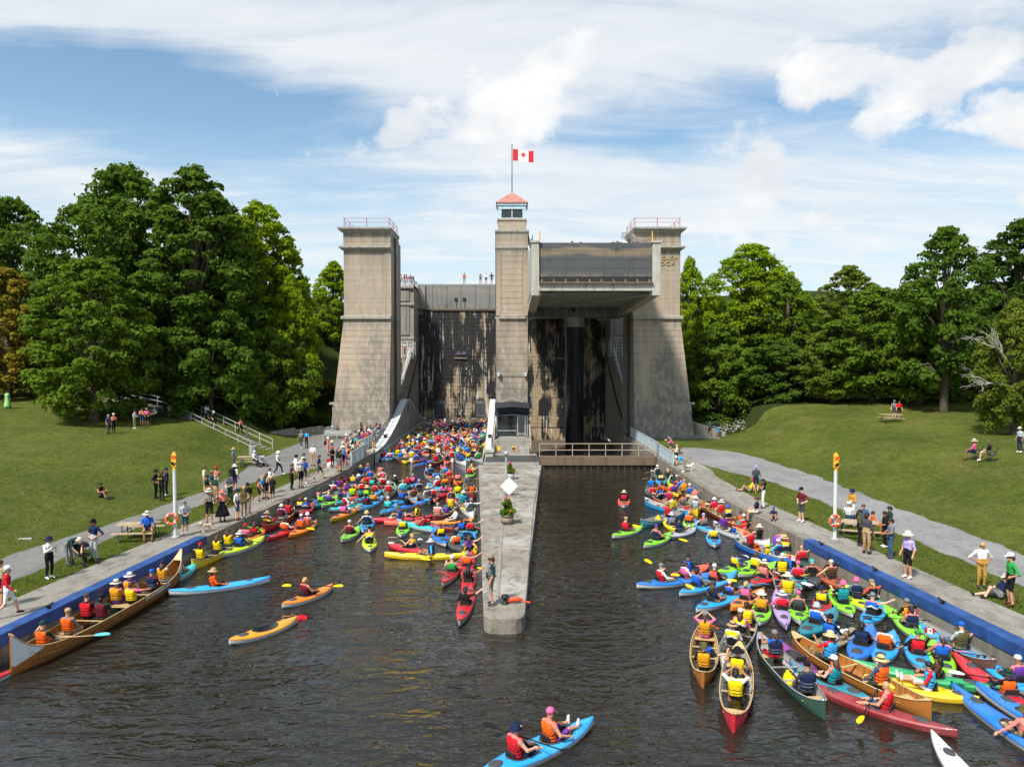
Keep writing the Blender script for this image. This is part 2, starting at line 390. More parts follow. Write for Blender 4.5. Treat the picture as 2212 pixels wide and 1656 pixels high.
M_WETL = wet_wall('seeping_masonry_black', 0.0, .552)
M_WETR = wet_wall('seeping_masonry_tan', 37.0, .51)
M_GRASS = grass_mat('mown_grass', (.080, .112, .015), (.165, .190, .030), (.205, .185, .058))
M_ROUGH = grass_mat('rough_grass', (.030, .050, .010), (.050, .070, .015), (.07, .07, .025))
M_ASPH = ground_mat('worn_asphalt', (.185, .178, .168), (.24, .22, .19), 22)
M_GRAV = ground_mat('pale_gravel', (.235, .23, .225), (.33, .32, .30), 26)
M_DIRT = ground_mat('bare_earth', (.10, .075, .05), (.15, .11, .07), 12)
M_WATER = water_mat()
M_BLUE = flat('blue_quay_paint', (.018, .066, .225), .6, .4, 1.7, bmp=.006)
M_STEEL = flat('grey_painted_steel', (.38, .40, .40), .5, .15, 3)
M_PALE = flat('pale_grey_paint', (.62, .63, .62), .55, .12, 2)
M_CREAM = concrete('rust_streaked_cream_paint', (.52, .52, .46), (.20, .13, .07), .55, None, 3.0)
M_RAILB = flat('pale_blue_rail_paint', (.45, .53, .56), .5, .12, 2)
M_GATE = plate('grimy_gate_plate', (.075, .077, .080), (.26, .19, .115), (.022, .022, .022), 17.6, 20.9)
M_GATEL = plate('grey_gate_plate', (.20, .195, .18), (.26, .235, .20), (.085, .08, .075), 17.8, 21.6)
M_DKSTEEL = flat('dark_steel', (.055, .057, .06), .5, .2, 3)
M_RUSTBEAM = concrete('rusty_brown_beam', (.20, .135, .085), (.06, .045, .03), .6, None, 2)
M_BLACK = flat('matt_black', (.012, .012, .013), .6, .1)
M_RAM = flat('wet_black_ram', (.020, .024, .032), .28, .25, 1.0)
M_REDRAIL = flat('faded_red_paint', (.45, .17, .14), .6, .2, 3)
M_ROOFRED = flat('weathered_red_roof', (.42, .17, .13), .75, .45, 2.2)
M_LTBLUE = flat('light_blue_paint', (.45, .60, .66), .55, .1, 3)
M_WHITE = flat('white_paint', (.75, .75, .73), .5, .06, 3)
M_YELLOW = flat('signal_yellow', (.78, .42, .03), .45, .08, 4)
M_GLASS = glass_mat()
M_ALU = flat('aluminium', (.55, .56, .57), .35, .08, 4, metal=.6)
M_BARK = flat('bark', (.10, .075, .052), .95, .45, 3.5, bmp=.05)
M_WOOD = flat('weathered_wood', (.30, .23, .15), .8, .25, 6)
M_PICNIC = flat('picnic_wood', (.40, .30, .19), .75, .25, 5)
M_GOLD = flat('gilt_letters', (.42, .27, .08), .5, .1)
M_RED = flat('signal_red', (.60, .03, .02), .5, .08)
M_AWN = flat('black_awning', (.015, .017, .022), .6, .2)
# ---------------------------------------------------------------- the setting: water, terrain, quays, paths
BANK = 1.0
def interp(tab, t):
    if t <= tab[0][0]: return tab[0][1]
    for (a, va), (b, vb) in zip(tab, tab[1:]):
        if t <= b: return va + (vb - va) * (t - a) / (b - a)
    return tab[-1][1]
WL = [(-80, 22), (-20, 19.3), (22, 16.2), (35, 15.1), (44, 14.2), (50, 13.6), (59, 13.15), (200, 13.15)]
WR = [(-80, 22), (-20, 18.6), (21.4, 15.5), (34.2, 14.2), (45.7, 13.15), (200, 13.15)]
def quay(side, Y): return interp(WL if side < 0 else WR, Y)
def ground_z(x, y):
    """height of the land (bank, lawns, hill, the embankment behind the lock)"""
    side = -1 if x < 0 else 1; ax = abs(x)
    if side < 0: hill = 1.9 * smooth(22.3, 32.5, ax) + 2.2 * smooth(31, 58, ax)
    else: hill = 2.5 * smooth(23.1, 32.5, ax) + 1.1 * smooth(32, 52, ax)
    near = smooth(24, 33, ax)
    cut = 1 - smooth(76, 84, y) * (1 - smooth(25, 31, ax))         # the forecourts beside the towers stay level
    emb = 16.5 * smooth(88, 128, y) + 1.2 * smooth(60, 92, y) * near
    if y > 78 and ax < 30: emb = 16.5 * smooth(86 + 3 * smooth(21, 26, ax), 128, y)
    bumps = .16 * math.sin(x * .31 + y * .17) * math.sin(y * .23 - x * .11) * near
    far = 6 * smooth(150, 420, y)
    return BANK + hill * cut + emb + bumps + far

def terrain(side):
    offs = [.35, 1.0, 2.2, 3, 4, 5, 6, 7, 7.6, 8.2, 9, 10, 11, 12, 13, 14, 15, 16, 17, 18.5, 20, 22, 24, 26, 28, 31, 34, 38, 42, 47, 53, 60, 70, 85, 110, 150, 220, 350, 600, 1200]
    rows = list(range(-80, 10, 10)) + list(range(10, 20, 2)) + [20 + .9 * k for k in range(125)] + [135, 140, 150, 165, 190, 230, 300, 420, 600, 1000, 1800]
    vs = []; fs = []
    for y in rows:
        w = quay(side, y)
        if y > 66: w += .9
        for o in offs:
            x = side * (w + o); vs.append((x, y, ground_z(x, y)))
    n = len(offs)
    for i in range(len(rows) - 1):
        for j in range(n - 1):
            q = (i * n + j, i * n + j + 1, (i + 1) * n + j + 1, (i + 1) * n + j)
            fs.append(q if side > 0 else q[::-1])
    b = MB(); b.add(vs, fs)
    for k, f in enumerate(b.f):
        c = [sum(b.v[i][a] for i in f) / 4 for a in range(3)]
        ax = abs(c[0])
        if (c[1] > 84 and ax < 40) or c[1] > 96: b.m[k] = 1
    o = b.build('lawn', [M_GRASS, M_ROUGH], smooth_=True); tag(o, kind='structure')
    return o
terrain(-1).name = 'lawn_left'; terrain(1).name = 'lawn_right'
bk = MB(); bk.box(-14.9, 14.9, 111.5, 1800, 12, 17.6); tag(bk.build('upper_embankment', M_ROUGH), kind='structure')

def sheet_strip(name, fa, fb, y0, y1, step, z, mat, thick=.03):
    """a strip of paving between two lines X = fa(Y) and X = fb(Y)"""
    b = MB(); ys = []; y = y0
    while y < y1 - 1e-6: ys.append(y); y += step
    ys.append(y1); n = len(ys); vs = []
    for y in ys: vs += [(fa(y), y, z), (fb(y), y, z)]
    fs = [(2 * i, 2 * i + 1, 2 * i + 3, 2 * i + 2) for i in range(n - 1)]
    b.add(vs, fs); o = b.build(name, mat); tag(o, kind='structure'); return o
def wob(y, a=.12, ph=0.0): return a * (math.sin(y * 1.9 + ph) + .6 * math.sin(y * 4.3 + ph * 2) + .5 * math.sin(y * .7 + ph))
# water: the reach and the lowered left-hand chamber
wb = MB(); ys = [-80, -40, -20, 0, 10, 20, 30, 40, 50, 60, 64.4]
for a, c in zip(ys, ys[1:]):
    o = len(wb.v); wb.v += [(-quay(-1, a), a, 0), (quay(1, a), a, 0), (quay(1, c), c, 0), (-quay(-1, c), c, 0)]; wb.f.append((o, o + 1, o + 2, o + 3)); wb.m.append(0)
o = len(wb.v); wb.v += [(-13.15, 64.4, 0), (-1.9, 64.4, 0), (-1.9, 109.6, 0), (-13.15, 109.6, 0)]; wb.f.append((o, o + 1, o + 2, o + 3)); wb.m.append(0)
tag(wb.build('canal_water', M_WATER), kind='structure')

# paths
LP_IN = [(10, 19.7), (27, 19.7), (36, 19.7), (42, 18.9), (50, 18.6), (55, 17.4), (58, 15.4), (62, 14.2), (90, 14.2)]
LP_OUT = [(10, 22.9), (31, 22.6), (40, 21.2), (47, 20.7), (55, 21.2), (64, 23), (72, 25.2), (78, 25.5), (84, 23.5), (90, 22.5)]
sheet_strip('path_left', lambda y: -interp(LP_OUT, y) + wob(y, .09), lambda y: -interp(LP_IN, y) + wob(y, .10, 2), 10, 86, .5, BANK + .012, M_ASPH)
RP_IN = [(10, 19.9), (33, 19.6), (44.4, 19.2), (50.6, 18.8), (56, 16.9), (60, 16.0), (66, 15.9), (71, 17.0)]
RP_OUT = [(10, 23.4), (35, 23.1), (45, 22.9), (53, 23.1), (64, 22.2), (68, 21.4), (71, 18.5)]
sheet_strip('path_right', lambda y: interp(RP_IN, y) + wob(y, .12), lambda y: interp(RP_OUT, y) + wob(y, .14, 1), 10, 71, .4, BANK + .012, M_GRAV)
sheet_strip('forecourt_right', lambda y: 13.9, lambda y: 24.5 - .25 * (y - 79), 79.3, 84, 1, BANK + .016, M_WALK)
up = sheet_strip('path_upper', lambda y: -75.0, lambda y: -46.0, 77.0, 79.4, .8, 0, M_ASPH)
me = up.data
for v in me.vertices: v.co.y += (v.co.x + 60) * .12; v.co.z = 4.05 + .018 * (-v.co.x - 46) + ground_z(v.co.x, v.co.y) * 0 
for v in me.vertices: v.co.z = ground_z(v.co.x, v.co.y) + .05

# walkways beside the water: one slab after another, each with its joint
def walkway(side, y0, y1, step, width):
    root = empty('walkway'); tag(root, kind='structure')
    y = y0; i = 0
    while y < y1:
        a, c = y + .012, min(y + step, y1) - .012
        ia, ic = quay(side, a) + .45, quay(side, c) + .45; wa, wc = width(a), width(c)
        dz = rnd.uniform(-.006, .006)
        b = MB(); t = BANK + .03 + dz
        P = [(side * ia, a), (side * (quay(side, a) + wa), a), (side * (quay(side, c) + wc), c), (side * ic, c)]
        if side < 0: P = P[::-1]
        b.prism(P, BANK - .3, t); s = b.build('slab', M_WALK, root); y += step; i += 1
    return root
walkway(-1, 4, 62, 2.9, lambda y: 2.3 if y < 56 else 2.0).name = 'walkway_left'
walkway(1, 4, 66, 2.9, lambda y: (2.25 if y < 56 else 2.8)).name = 'walkway_right'
def quay_wall(side, y0, y1, step, yb, label):
    root = empty('quay_wall', (side * 14, 40, 0)); tag(root, label, 'quay wall')
    y = y0
    while y < y1 - .01:
        a, c = y + .008, min(y + step, y1) - .008
        P = [(side * quay(side, a), a), (side * (quay(side, a) + .46), a), (side * (quay(side, c) + .46), c), (side * quay(side, c), c)]
        if side < 0: P = P[::-1]
        b = MB(); b.prism(P, -2.0, BANK + .035); o = b.build('wall_section', M_QUAY, root); o.matrix_parent_inverse = root.matrix_world.inverted()
        o.location = -root.location
        y += step
    y = y0                                              # painted coping: a proud block on the near stretch
    while y < yb - .01:
        a, c = y + .004, min(y + 6.1, yb) - .004
        P = [(side * (quay(side, a) - .035), a), (side * (quay(side, a) + .50), a), (side * (quay(side, c) + .50), c), (side * (quay(side, c) - .035), c)]
        if side < 0: P = P[::-1]
        b = MB(); b.prism(P, .64, BANK + .075); o = b.build('painted_coping', M_BLUE, root); o.location = -root.location
        md = o.modifiers.new('edge', 'BEVEL'); md.width = .03; md.segments = 2
        y += 6.1
    return root
QL = quay_wall(-1, -8, 64.2, 6.0, 34.8, 'low concrete quay wall with blue painted edge beside the long wooden canoe')
QR = quay_wall(1, -8, 64.2, 6.0, 34.2, 'low concrete quay wall with blue painted edge below the gravel path')

# the pointed pier between the two lanes
pier = empty('pier', (0, 26, 0)); tag(pier, 'long tapering concrete pier with rounded nose between the two lanes', 'pier')
def pier_l(y): return interp([(25.2, -1.02), (62.2, -2.95)], y)
def pier_r(y): return interp([(25.2, .46), (44, 1.35), (62.2, 2.62)], y)
def pier_poly(y0, y1, inset=0.0, nose=False):
    P = []
    if nose:
        cx, hw = (pier_l(y0 + .55) + pier_r(y0 + .55)) / 2, (pier_r(y0 + .55) - pier_l(y0 + .55)) / 2 - inset
        for k in range(9):
            t = math.pi + math.pi * k / 8
            P.append((cx + hw * math.copysign(abs(math.cos(t)) ** .55, math.cos(t)), y0 + .62 + (.62 - inset) * math.copysign(abs(math.sin(t)) ** .75, math.sin(t))))
    else: P += [(pier_l(y0) + inset, y0), (pier_r(y0) - inset, y0)]
    P += [(pier_r(y1) - inset, y1), (pier_l(y1) + inset, y1)]
    return P
b = MB(); b.prism(pier_poly(24.9, 62.2, .07, True), -2, .50); o = b.build('core', M_PIER, pier); o.location = -pier.location
ys = [24.9, 28.6, 31.6, 34.4, 37.2, 40.2, 43.4, 46.6, 50, 53.4, 56.8, 59.6, 62.2]
for i, (a, c) in enumerate(zip(ys, ys[1:])):
    b = MB(); b.prism(pier_poly(a + (.01 if i else 0), c - .01, 0, i == 0), -.25, .56 + rnd.uniform(-.006, .01)); o = b.build('slab', M_PIER, pier); o.location = -pier.location
    md = o.modifiers.new('edge', 'BEVEL'); md.width = .035; md.segments = 2; md.limit_method = 'ANGLE'
b = MB(); b.frus(.55, .60, (-.62, -.50, 26.4, 62), (-.62, -.50, 26.4, 62)); o = b.build('conduit', M_CONC, pier); o.location = -pier.location
# ---------------------------------------------------------------- the lift lock
YT0, YT1 = 82.5, 88.2
def lerp4(a, b, t): return tuple(p + (q - p) * t for p, q in zip(a, b))
def mirror(r, s): return (r[0], r[1], r[2], r[3]) if s < 0 else (-r[1], -r[0], r[2], r[3])
def side_tower(s):
    nm = 'concrete guide tower with red roof railing beside the lowered chamber' if s < 0 else 'concrete guide tower with gilt lettering beside the raised chamber'
    root = empty('lock_tower', (s * 17, 82, BANK)); tag(root, nm, 'tower')
    L = -root.location
    def part(name, b, m, sm=False):
        o = b.build(name, m, root, sm); o.location = L; return o
    base, top = (-20.95, -14.10, 80.9, 90.2), (-19.57, -14.07, YT0, YT1)
    core = MB(); core.frus(-3, 14.7, mirror(lerp4(base, (-20.95, -14.2, 81, 90), 0), s), mirror(top, s))
    z = BANK - .6; n = 21; h = (14.62 - z) / n
    for i in range(n):
        za, zb = z + i * h, z + (i + 1) * h - .028
        ra = lerp4(base, top, (za - .4) / 14.2); rb = lerp4(base, top, (zb - .4) / 14.2)
        b = MB(); b.frus(za, zb, mirror(ra, s), mirror(rb, s)); part('concrete_lift', b, M_TOWER)
    ins = .05
    core = MB(); core.frus(BANK - .5, 14.6, mirror((base[0] + ins, base[1] - ins, base[2] + ins, base[3] - ins), s), mirror((top[0] + ins, top[1] - ins, top[2] + ins, top[3] - ins), s))
    core.box(*mirror((top[0] + ins, top[1] - ins, top[2] + ins, top[3] - ins), s), 14.6, 25.0); part('core', core, M_TOWER)
    z = 14.98; n = 11; h = (22.55 - z) / n
    for i in range(n):
        b = MB(); b.box(*mirror((top[0] + .04, top[1] - .85, top[2] + .07, top[3]), s), z + i * h, z + (i + 1) * h - .028); part('concrete_lift', b, M_TOWER)
    for i in range(3):
        b = MB(); b.box(*mirror((top[0] + .02, top[1], top[2] + .02, top[3]), s), 23.0 + i * .52, 23.0 + (i + 1) * .52 - .028); part('concrete_lift', b, M_TOWER)
    b = MB(); b.box(*mirror((-14.9, -14.02, top[2] - .02, top[2] + 2.2), s), 15.0, 22.5); b.box(*mirror((-14.6, -14.02, top[3] - 1.6, top[3] + .1), s), BANK, 24.5); part('corner_pilaster', b, M_TOWER)
    b = MB(); b.box(*mirror((top[0] - .28, top[1] + .02, top[2] - .30, top[3] + .1), s), 14.60, 14.90); b.frus(14.90, 14.99, mirror((top[0] - .28, top[1] + .02, top[2] - .30, top[3] + .1), s), mirror((top[0] - .05, top[1] + .01, top[2] - .05, top[3] + .05), s)); part('belt_course', b, M_TRIM)
    b = MB(); b.frus(22.52, 22.78, mirror((top[0] - .06, top[1], top[2] - .06, top[3] + .1), s), mirror((top[0] - .42, top[1] + .05, top[2] - .42, top[3] + .1), s)); b.box(*mirror((top[0] - .45, top[1] + .06, top[2] - .45, top[3] + .12), s), 22.78, 22.98); part('cornice', b, M_TRIM)
    b = MB(); b.frus(24.55, 24.75, mirror((top[0] - .05, top[1], top[2] - .05, top[3]), s), mirror((top[0] - .30, top[1] + .05, top[2] - .30, top[3] + .1), s)); b.box(*mirror((top[0] - .34, top[1] + .06, top[2] - .34, top[3] + .2), s), 24.75, 24.92)
    b.box(*mirror((top[0] - .55, top[1] + .10, top[2] - .55, top[3] + .3), s), 24.92, 25.14); part('top_cornice', b, M_TRIM)
    rf = MB(); cx, cy = s * 16.8, (YT0 + YT1) / 2
    rf.frus(25.14, 25.3, (cx - 2.3, cx + 2.3, cy - 2.4, cy + 2.4), (cx - 2.2, cx + 2.2, cy - 2.3, cy + 2.3)); rf.frus(25.3, 25.75, (cx - 2.2, cx + 2.2, cy - 2.3, cy + 2.3), (cx - .6, cx + .6, cy - .6, cy + .6)); roof = part('roof', rf, M_STEEL)
    # red pipe railing round the roof
    x0, x1, y0, y1 = mirror((-19.4, -14.2, YT0 - .1, YT1 - .1), s)
    corners = [(x0, y0), (x1, y0), (x1, y1), (x0, y1)]
    for (ax, ay), (bx, by) in zip(corners, corners[1:] + corners[:1]):
        for zz in (25.75, 26.2):
            b = MB(); b.tube([(ax, ay, zz), (bx, by, zz)], .028, 5); part('handrail', b, M_REDRAIL)
        for k in range(2):
            px, py = ax + (bx - ax) * k / 2, ay + (by - ay) * k / 2
            b = MB(); b.tube([(px, py, 25.1), (px, py, 26.28)], .05, 6); part('rail_post', b, M_REDRAIL)
    # guide rails for the chamber on the inner face
    for yy in (84.6, 85.5):
        b = MB(); b.box(*mirror((-14.16, -13.93, yy, yy + .16), s), -2, 24.4); part('guide_rail', b, M_DKSTEEL)
    b = MB(); b.box(*mirror((-14.12, -14.05, 84.76, 85.5), s), -2, 24.4); part('guide_slot', b, M_BLACK)
    b = MB(); b.box(*mirror((-14.8, -14.03, 88.3, 89.6), s), -2, 24.2); part('rear_buttress', b, M_CONC)
    b = MB(); b.box(*mirror((-21.5, -20.2, 83.2, 84.4), s), 4.6, 4.85); b.box(*mirror((-21.2, -20.2, 83.4, 84.2), s), 3.6, 4.6); part('door_hood', b, M_TRIM)
    return root
TL = side_tower(-1); TR = side_tower(1)
for txt, zz, xx in (('PETERBOROUGH', 21.42, 16.82), ('LIFT LOCK', 20.78, 16.82)):
    cu = bpy.data.curves.new('lettering', 'FONT'); cu.body = txt; cu.size = .62; cu.align_x = 'CENTER'; cu.extrude = .04; cu.space_character = 1.12
    cu.materials.append(M_GOLD); tmp = bpy.data.objects.new('tmp', cu); COL.objects.link(tmp); me = bpy.data.meshes.new_from_object(tmp.evaluated_get(bpy.context.evaluated_depsgraph_get())); bpy.data.objects.remove(tmp); o = link('lettering', me, TR, (xx - TR.location.x, YT0 + .01 - TR.location.y, zz - TR.location.z)); o.rotation_euler = (math.pi / 2, 0, 0)
    o.scale.x = .92 if len(txt) > 10 else 1.3

# central tower with the control cab
ct = empty('control_tower', (0, 82.5, BANK)); tag(ct, 'slim central concrete tower topped by a red roofed control cab', 'tower')
def cpart(name, b, m, par=None, sm=False):
    o = b.build(name, m, par or ct, sm)
    if par is None: o.location = -ct.location
    return o
b = MB(); b.box(-1.78, 1.78, YT0 + .05, YT1, -3, 24.9); cpart('core', b, M_TOWER)
z = -1.0; n = 23; h = (14.62 - z) / n
for i in range(n):
    b = MB(); b.box(-1.83, 1.83, YT0, YT1 + .03, z + i * h, z + (i + 1) * h - .028); cpart('concrete_lift', b, M_TOWER)
z = 14.98; n = 11; h = (22.55 - z) / n
for i in range(n):
    b = MB(); b.box(-1.25, 1.25, YT0 - .0, YT1 + .02, z + i * h, z + (i + 1) * h - .028); cpart('concrete_lift', b, M_TOWER)
for sx in (-1, 1):
    b = MB(); b.box(min(sx * 1.30, sx * 1.84), max(sx * 1.30, sx * 1.84), YT0 - .06, YT1 + .06, 15.0, 22.5); cpart('corner_pilaster', b, M_TOWER)
    for yy in (84.6, 85.5):
        b = MB(); b.box(min(sx * 1.8, sx * 1.98), max(sx * 1.8, sx * 1.98), yy, yy + .16, -2, 24.4); cpart('guide_rail', b, M_DKSTEEL)
def ring(b, o0, o1, z0, z1): b.frus(z0, z1, (-1.83 - o0, 1.83 + o0, YT0 - o0, YT1 + o0), (-1.83 - o1, 1.83 + o1, YT0 - o1, YT1 + o1))
b = MB(); b.box(-1.55, 1.55, YT0 - .26, YT0 + .1, 14.62, 14.96); b.box(-1.98, 1.98, YT0 + .5, YT1 - .5, 14.64, 14.9); cpart('belt_course', b, M_TRIM)
b = MB(); ring(b, .02, .14, 22.52, 22.78); ring(b, .16, .16, 22.78, 22.98); cpart('cornice', b, M_TRIM)
b = MB(); ring(b, .0, .0, 23.0, 24.45); cpart('concrete_lift', b, M_TOWER)
b = MB(); ring(b, .02, .12, 24.45, 24.65); ring(b, .15, .15, 24.65, 24.88); cpart('top_cornice', b, M_TRIM)
b = MB(); b.box(-1.62, 1.62, YT0 + .1, YT0 + 3.7, 24.88, 26.1); b.box(-1.72, 1.72, YT0, YT0 + 3.8, 26.0, 26.2); cpart('cab_base', b, M_TOWER)
cab = MB(); cy0, cy1 = YT0 + .12, YT0 + 3.6
cab.box(-1.62, 1.62, cy0, cy1, 26.2, 26.30)
for (x0, x1, y0, y1) in ((-1.62, -1.22, cy0, cy0 + .4), (1.22, 1.62, cy0, cy0 + .4), (-1.62, -1.22, cy1 - .4, cy1), (1.22, 1.62, cy1 - .4, cy1)): cab.box(x0, x1, y0, y1, 26.3, 27.35)
cab.box(-1.66, 1.66, cy0 - .04, cy1 + .04, 27.3, 27.42); cab.box(-1.60, 1.60, cy0 + .02, cy1 - .02, 27.42, 27.72); cab.box(-1.72, 1.72, cy0 - .1, cy1 + .1, 27.72, 27.98)
cabo = cpart('cab', cab, M_LTBLUE)
for k, (x0, x1) in enumerate(((-1.2, -.04), (.04, 1.2))):
    w = MB(); w.box(x0, x1, cy0 + .10, cy0 + .14, 26.32, 27.28); cpart('window_pane', w, M_GLASS, cabo)
w = MB(); w.box(-.04, .04, cy0 + .06, cy0 + .18, 26.3, 27.3); cpart('mullion', w, M_WHITE, cabo)
for sx in (-1, 1):
    w = MB(); w.box(min(sx * 1.5, sx * 1.54), max(sx * 1.5, sx * 1.54), cy0 + .45, cy1 - .45, 26.32, 27.28); cpart('window_pane', w, M_GLASS, cabo)
w = MB(); w.box(-1.2, 1.2, cy1 - .14, cy1 - .10, 26.32, 27.28); cpart('window_pane', w, M_GLASS, cabo)
b = MB(); cy = (cy0 + cy1) / 2; b.frus(27.98, 28.06, (-1.86, 1.86, cy - 1.95, cy + 1.95), (-1.86, 1.86, cy - 1.95, cy + 1.95)); b.frus(28.06, 29.6, (-1.84, 1.84, cy - 1.93, cy + 1.93), (-.05, .05, cy - .05, cy + .05)); cpart('roof', b, M_ROOFRED)
b = MB(); b.bar((-1.45, YT0 - .25, 8.28), (1.45, YT0 - .25, 8.28), .04, .04); cpart('lamp_bar', b, M_STEEL)
for sx in (-1, 1):
    b = MB(); b.frus(7.95, 8.4, (sx * 1.55 - .12, sx * 1.55 + .12, YT0 - .5, YT0 - .1), (sx * 1.55 - .22, sx * 1.55 + .22, YT0 - .42, YT0)); cpart('floodlight', b, M_STEEL)
fp = MB(); fp.tube([(0, cy, 29.5), (0, cy, 35.1)], [.06, .04], 8); fp.lathe([(.0, -.0), (.09, .04), (.09, .1), (0, .16)], 8, (0, cy, 35.08)); fpo = fp.build('flagpole', M_DKSTEEL); tag(fpo, 'thin dark flagpole on the peak of the red cab roof', 'flagpole')
FLAGY = cy

LEAF = [(0, 1), (.13, .74), (.27, .82), (.22, .40), (.42, .58), (.48, .48), (.76, .52), (.66, .34), (.72, .26), (.40, -.06), (.44, -.22), (.06, -.16), (.07, -.62)]
LEAF = LEAF + [(-x, y) for x, y in reversed(LEAF[1:])]
M_FLRED = flat('flag_red', (.62, .012, .025), .7, .06); M_FLWHITE = flat('flag_white', (.82, .81, .80), .7, .04)
def flag_mesh(name, W, H, droop=.12, wave=.10):
    """red-white-red cloth with the maple leaf, folded by the wind; local x along the fly, z up, y the waves"""
    b = MB(); nx, nz = 24, 8
    def fold(u, v): return Vector((u * W * (1 - .04 * u), wave * W * (.3 + u) * math.sin(u * 7.5 + v * 1.6) * .5, (v - 1) * H - droop * H * u * u + .05 * H * math.sin(u * 6 + 1)))
    vs = [fold(i / nx, j / nz) for i in range(nx + 1) for j in range(nz + 1)]
    fs = [(i * (nz + 1) + j, (i + 1) * (nz + 1) + j, (i + 1) * (nz + 1) + j + 1, i * (nz + 1) + j + 1) for i in range(nx) for j in range(nz)]
    b.add(vs, fs)
    for k in range(len(b.f)):
        i = k // nz; b.m[k] = 0 if (i < 6 or i >= 18) else 1
    for off in (-.012 * W / 2.5, .012 * W / 2.5):
        o = len(b.v); cen = []
        for (x, y) in LEAF:
            p = fold(.5 + x * .26 * H / W * 1.25, .5 + y * .36); b.v.append((p.x, p.y + off, p.z))
        c = fold(.5, .52); b.v.append((c.x, c.y + off, c.z)); nL = len(LEAF)
        for q in range(nL): b.f.append((o + q, o + (q + 1) % nL, o + nL)); b.m.append(0)
    me = b.mesh(name, True); me.materials.append(M_FLRED); me.materials.append(M_FLWHITE); return me
fl = link('flag', flag_mesh('flag', 2.55, 1.35), None, (.10, FLAGY, 34.62)); tag(fl, 'large red and white maple leaf flag flying from the tower flagpole', 'flag')

# breast walls: block courses, arches, upper gates
def arch_panel(x0, x1, z0, z1, cx, w, zb, zs, y, t):
    """a wall slab from x0..x1, z0..z1 with a round-headed opening of width w, sill zb, springing zs"""
    b = MB(); n = 10
    pts = [(cx - w / 2, zb)] + [(cx + w / 2 * math.cos(math.pi - math.pi * k / n), zs + w / 2 * math.sin(math.pi * k / n)) for k in range(n + 1)] + [(cx + w / 2, zb)]
    def quadx(a, c, d, e):
        vs = [(p[0], y, p[1]) for p in (a, c, d, e)] + [(p[0], y + t, p[1]) for p in (a, c, d, e)]
        b.add(vs, [(0, 1, 2, 3), (7, 6, 5, 4), (0, 4, 5, 1), (1, 5, 6, 2), (2, 6, 7, 3), (3, 7, 4, 0)])
    quadx((x0, z0), (cx - w / 2, z0), (cx - w / 2, z1), (x0, z1)); quadx((cx + w / 2, z0), (x1, z0), (x1, z1), (cx + w / 2, z1))
    if zb > z0 + .01: quadx((cx - w / 2, z0), (cx + w / 2, z0), (cx + w / 2, zb), (cx - w / 2, zb))
    for k in range(n):
        a, c = pts[1 + k], pts[2 + k]; quadx(a, c, (c[0], z1), (a[0], z1))
    return b
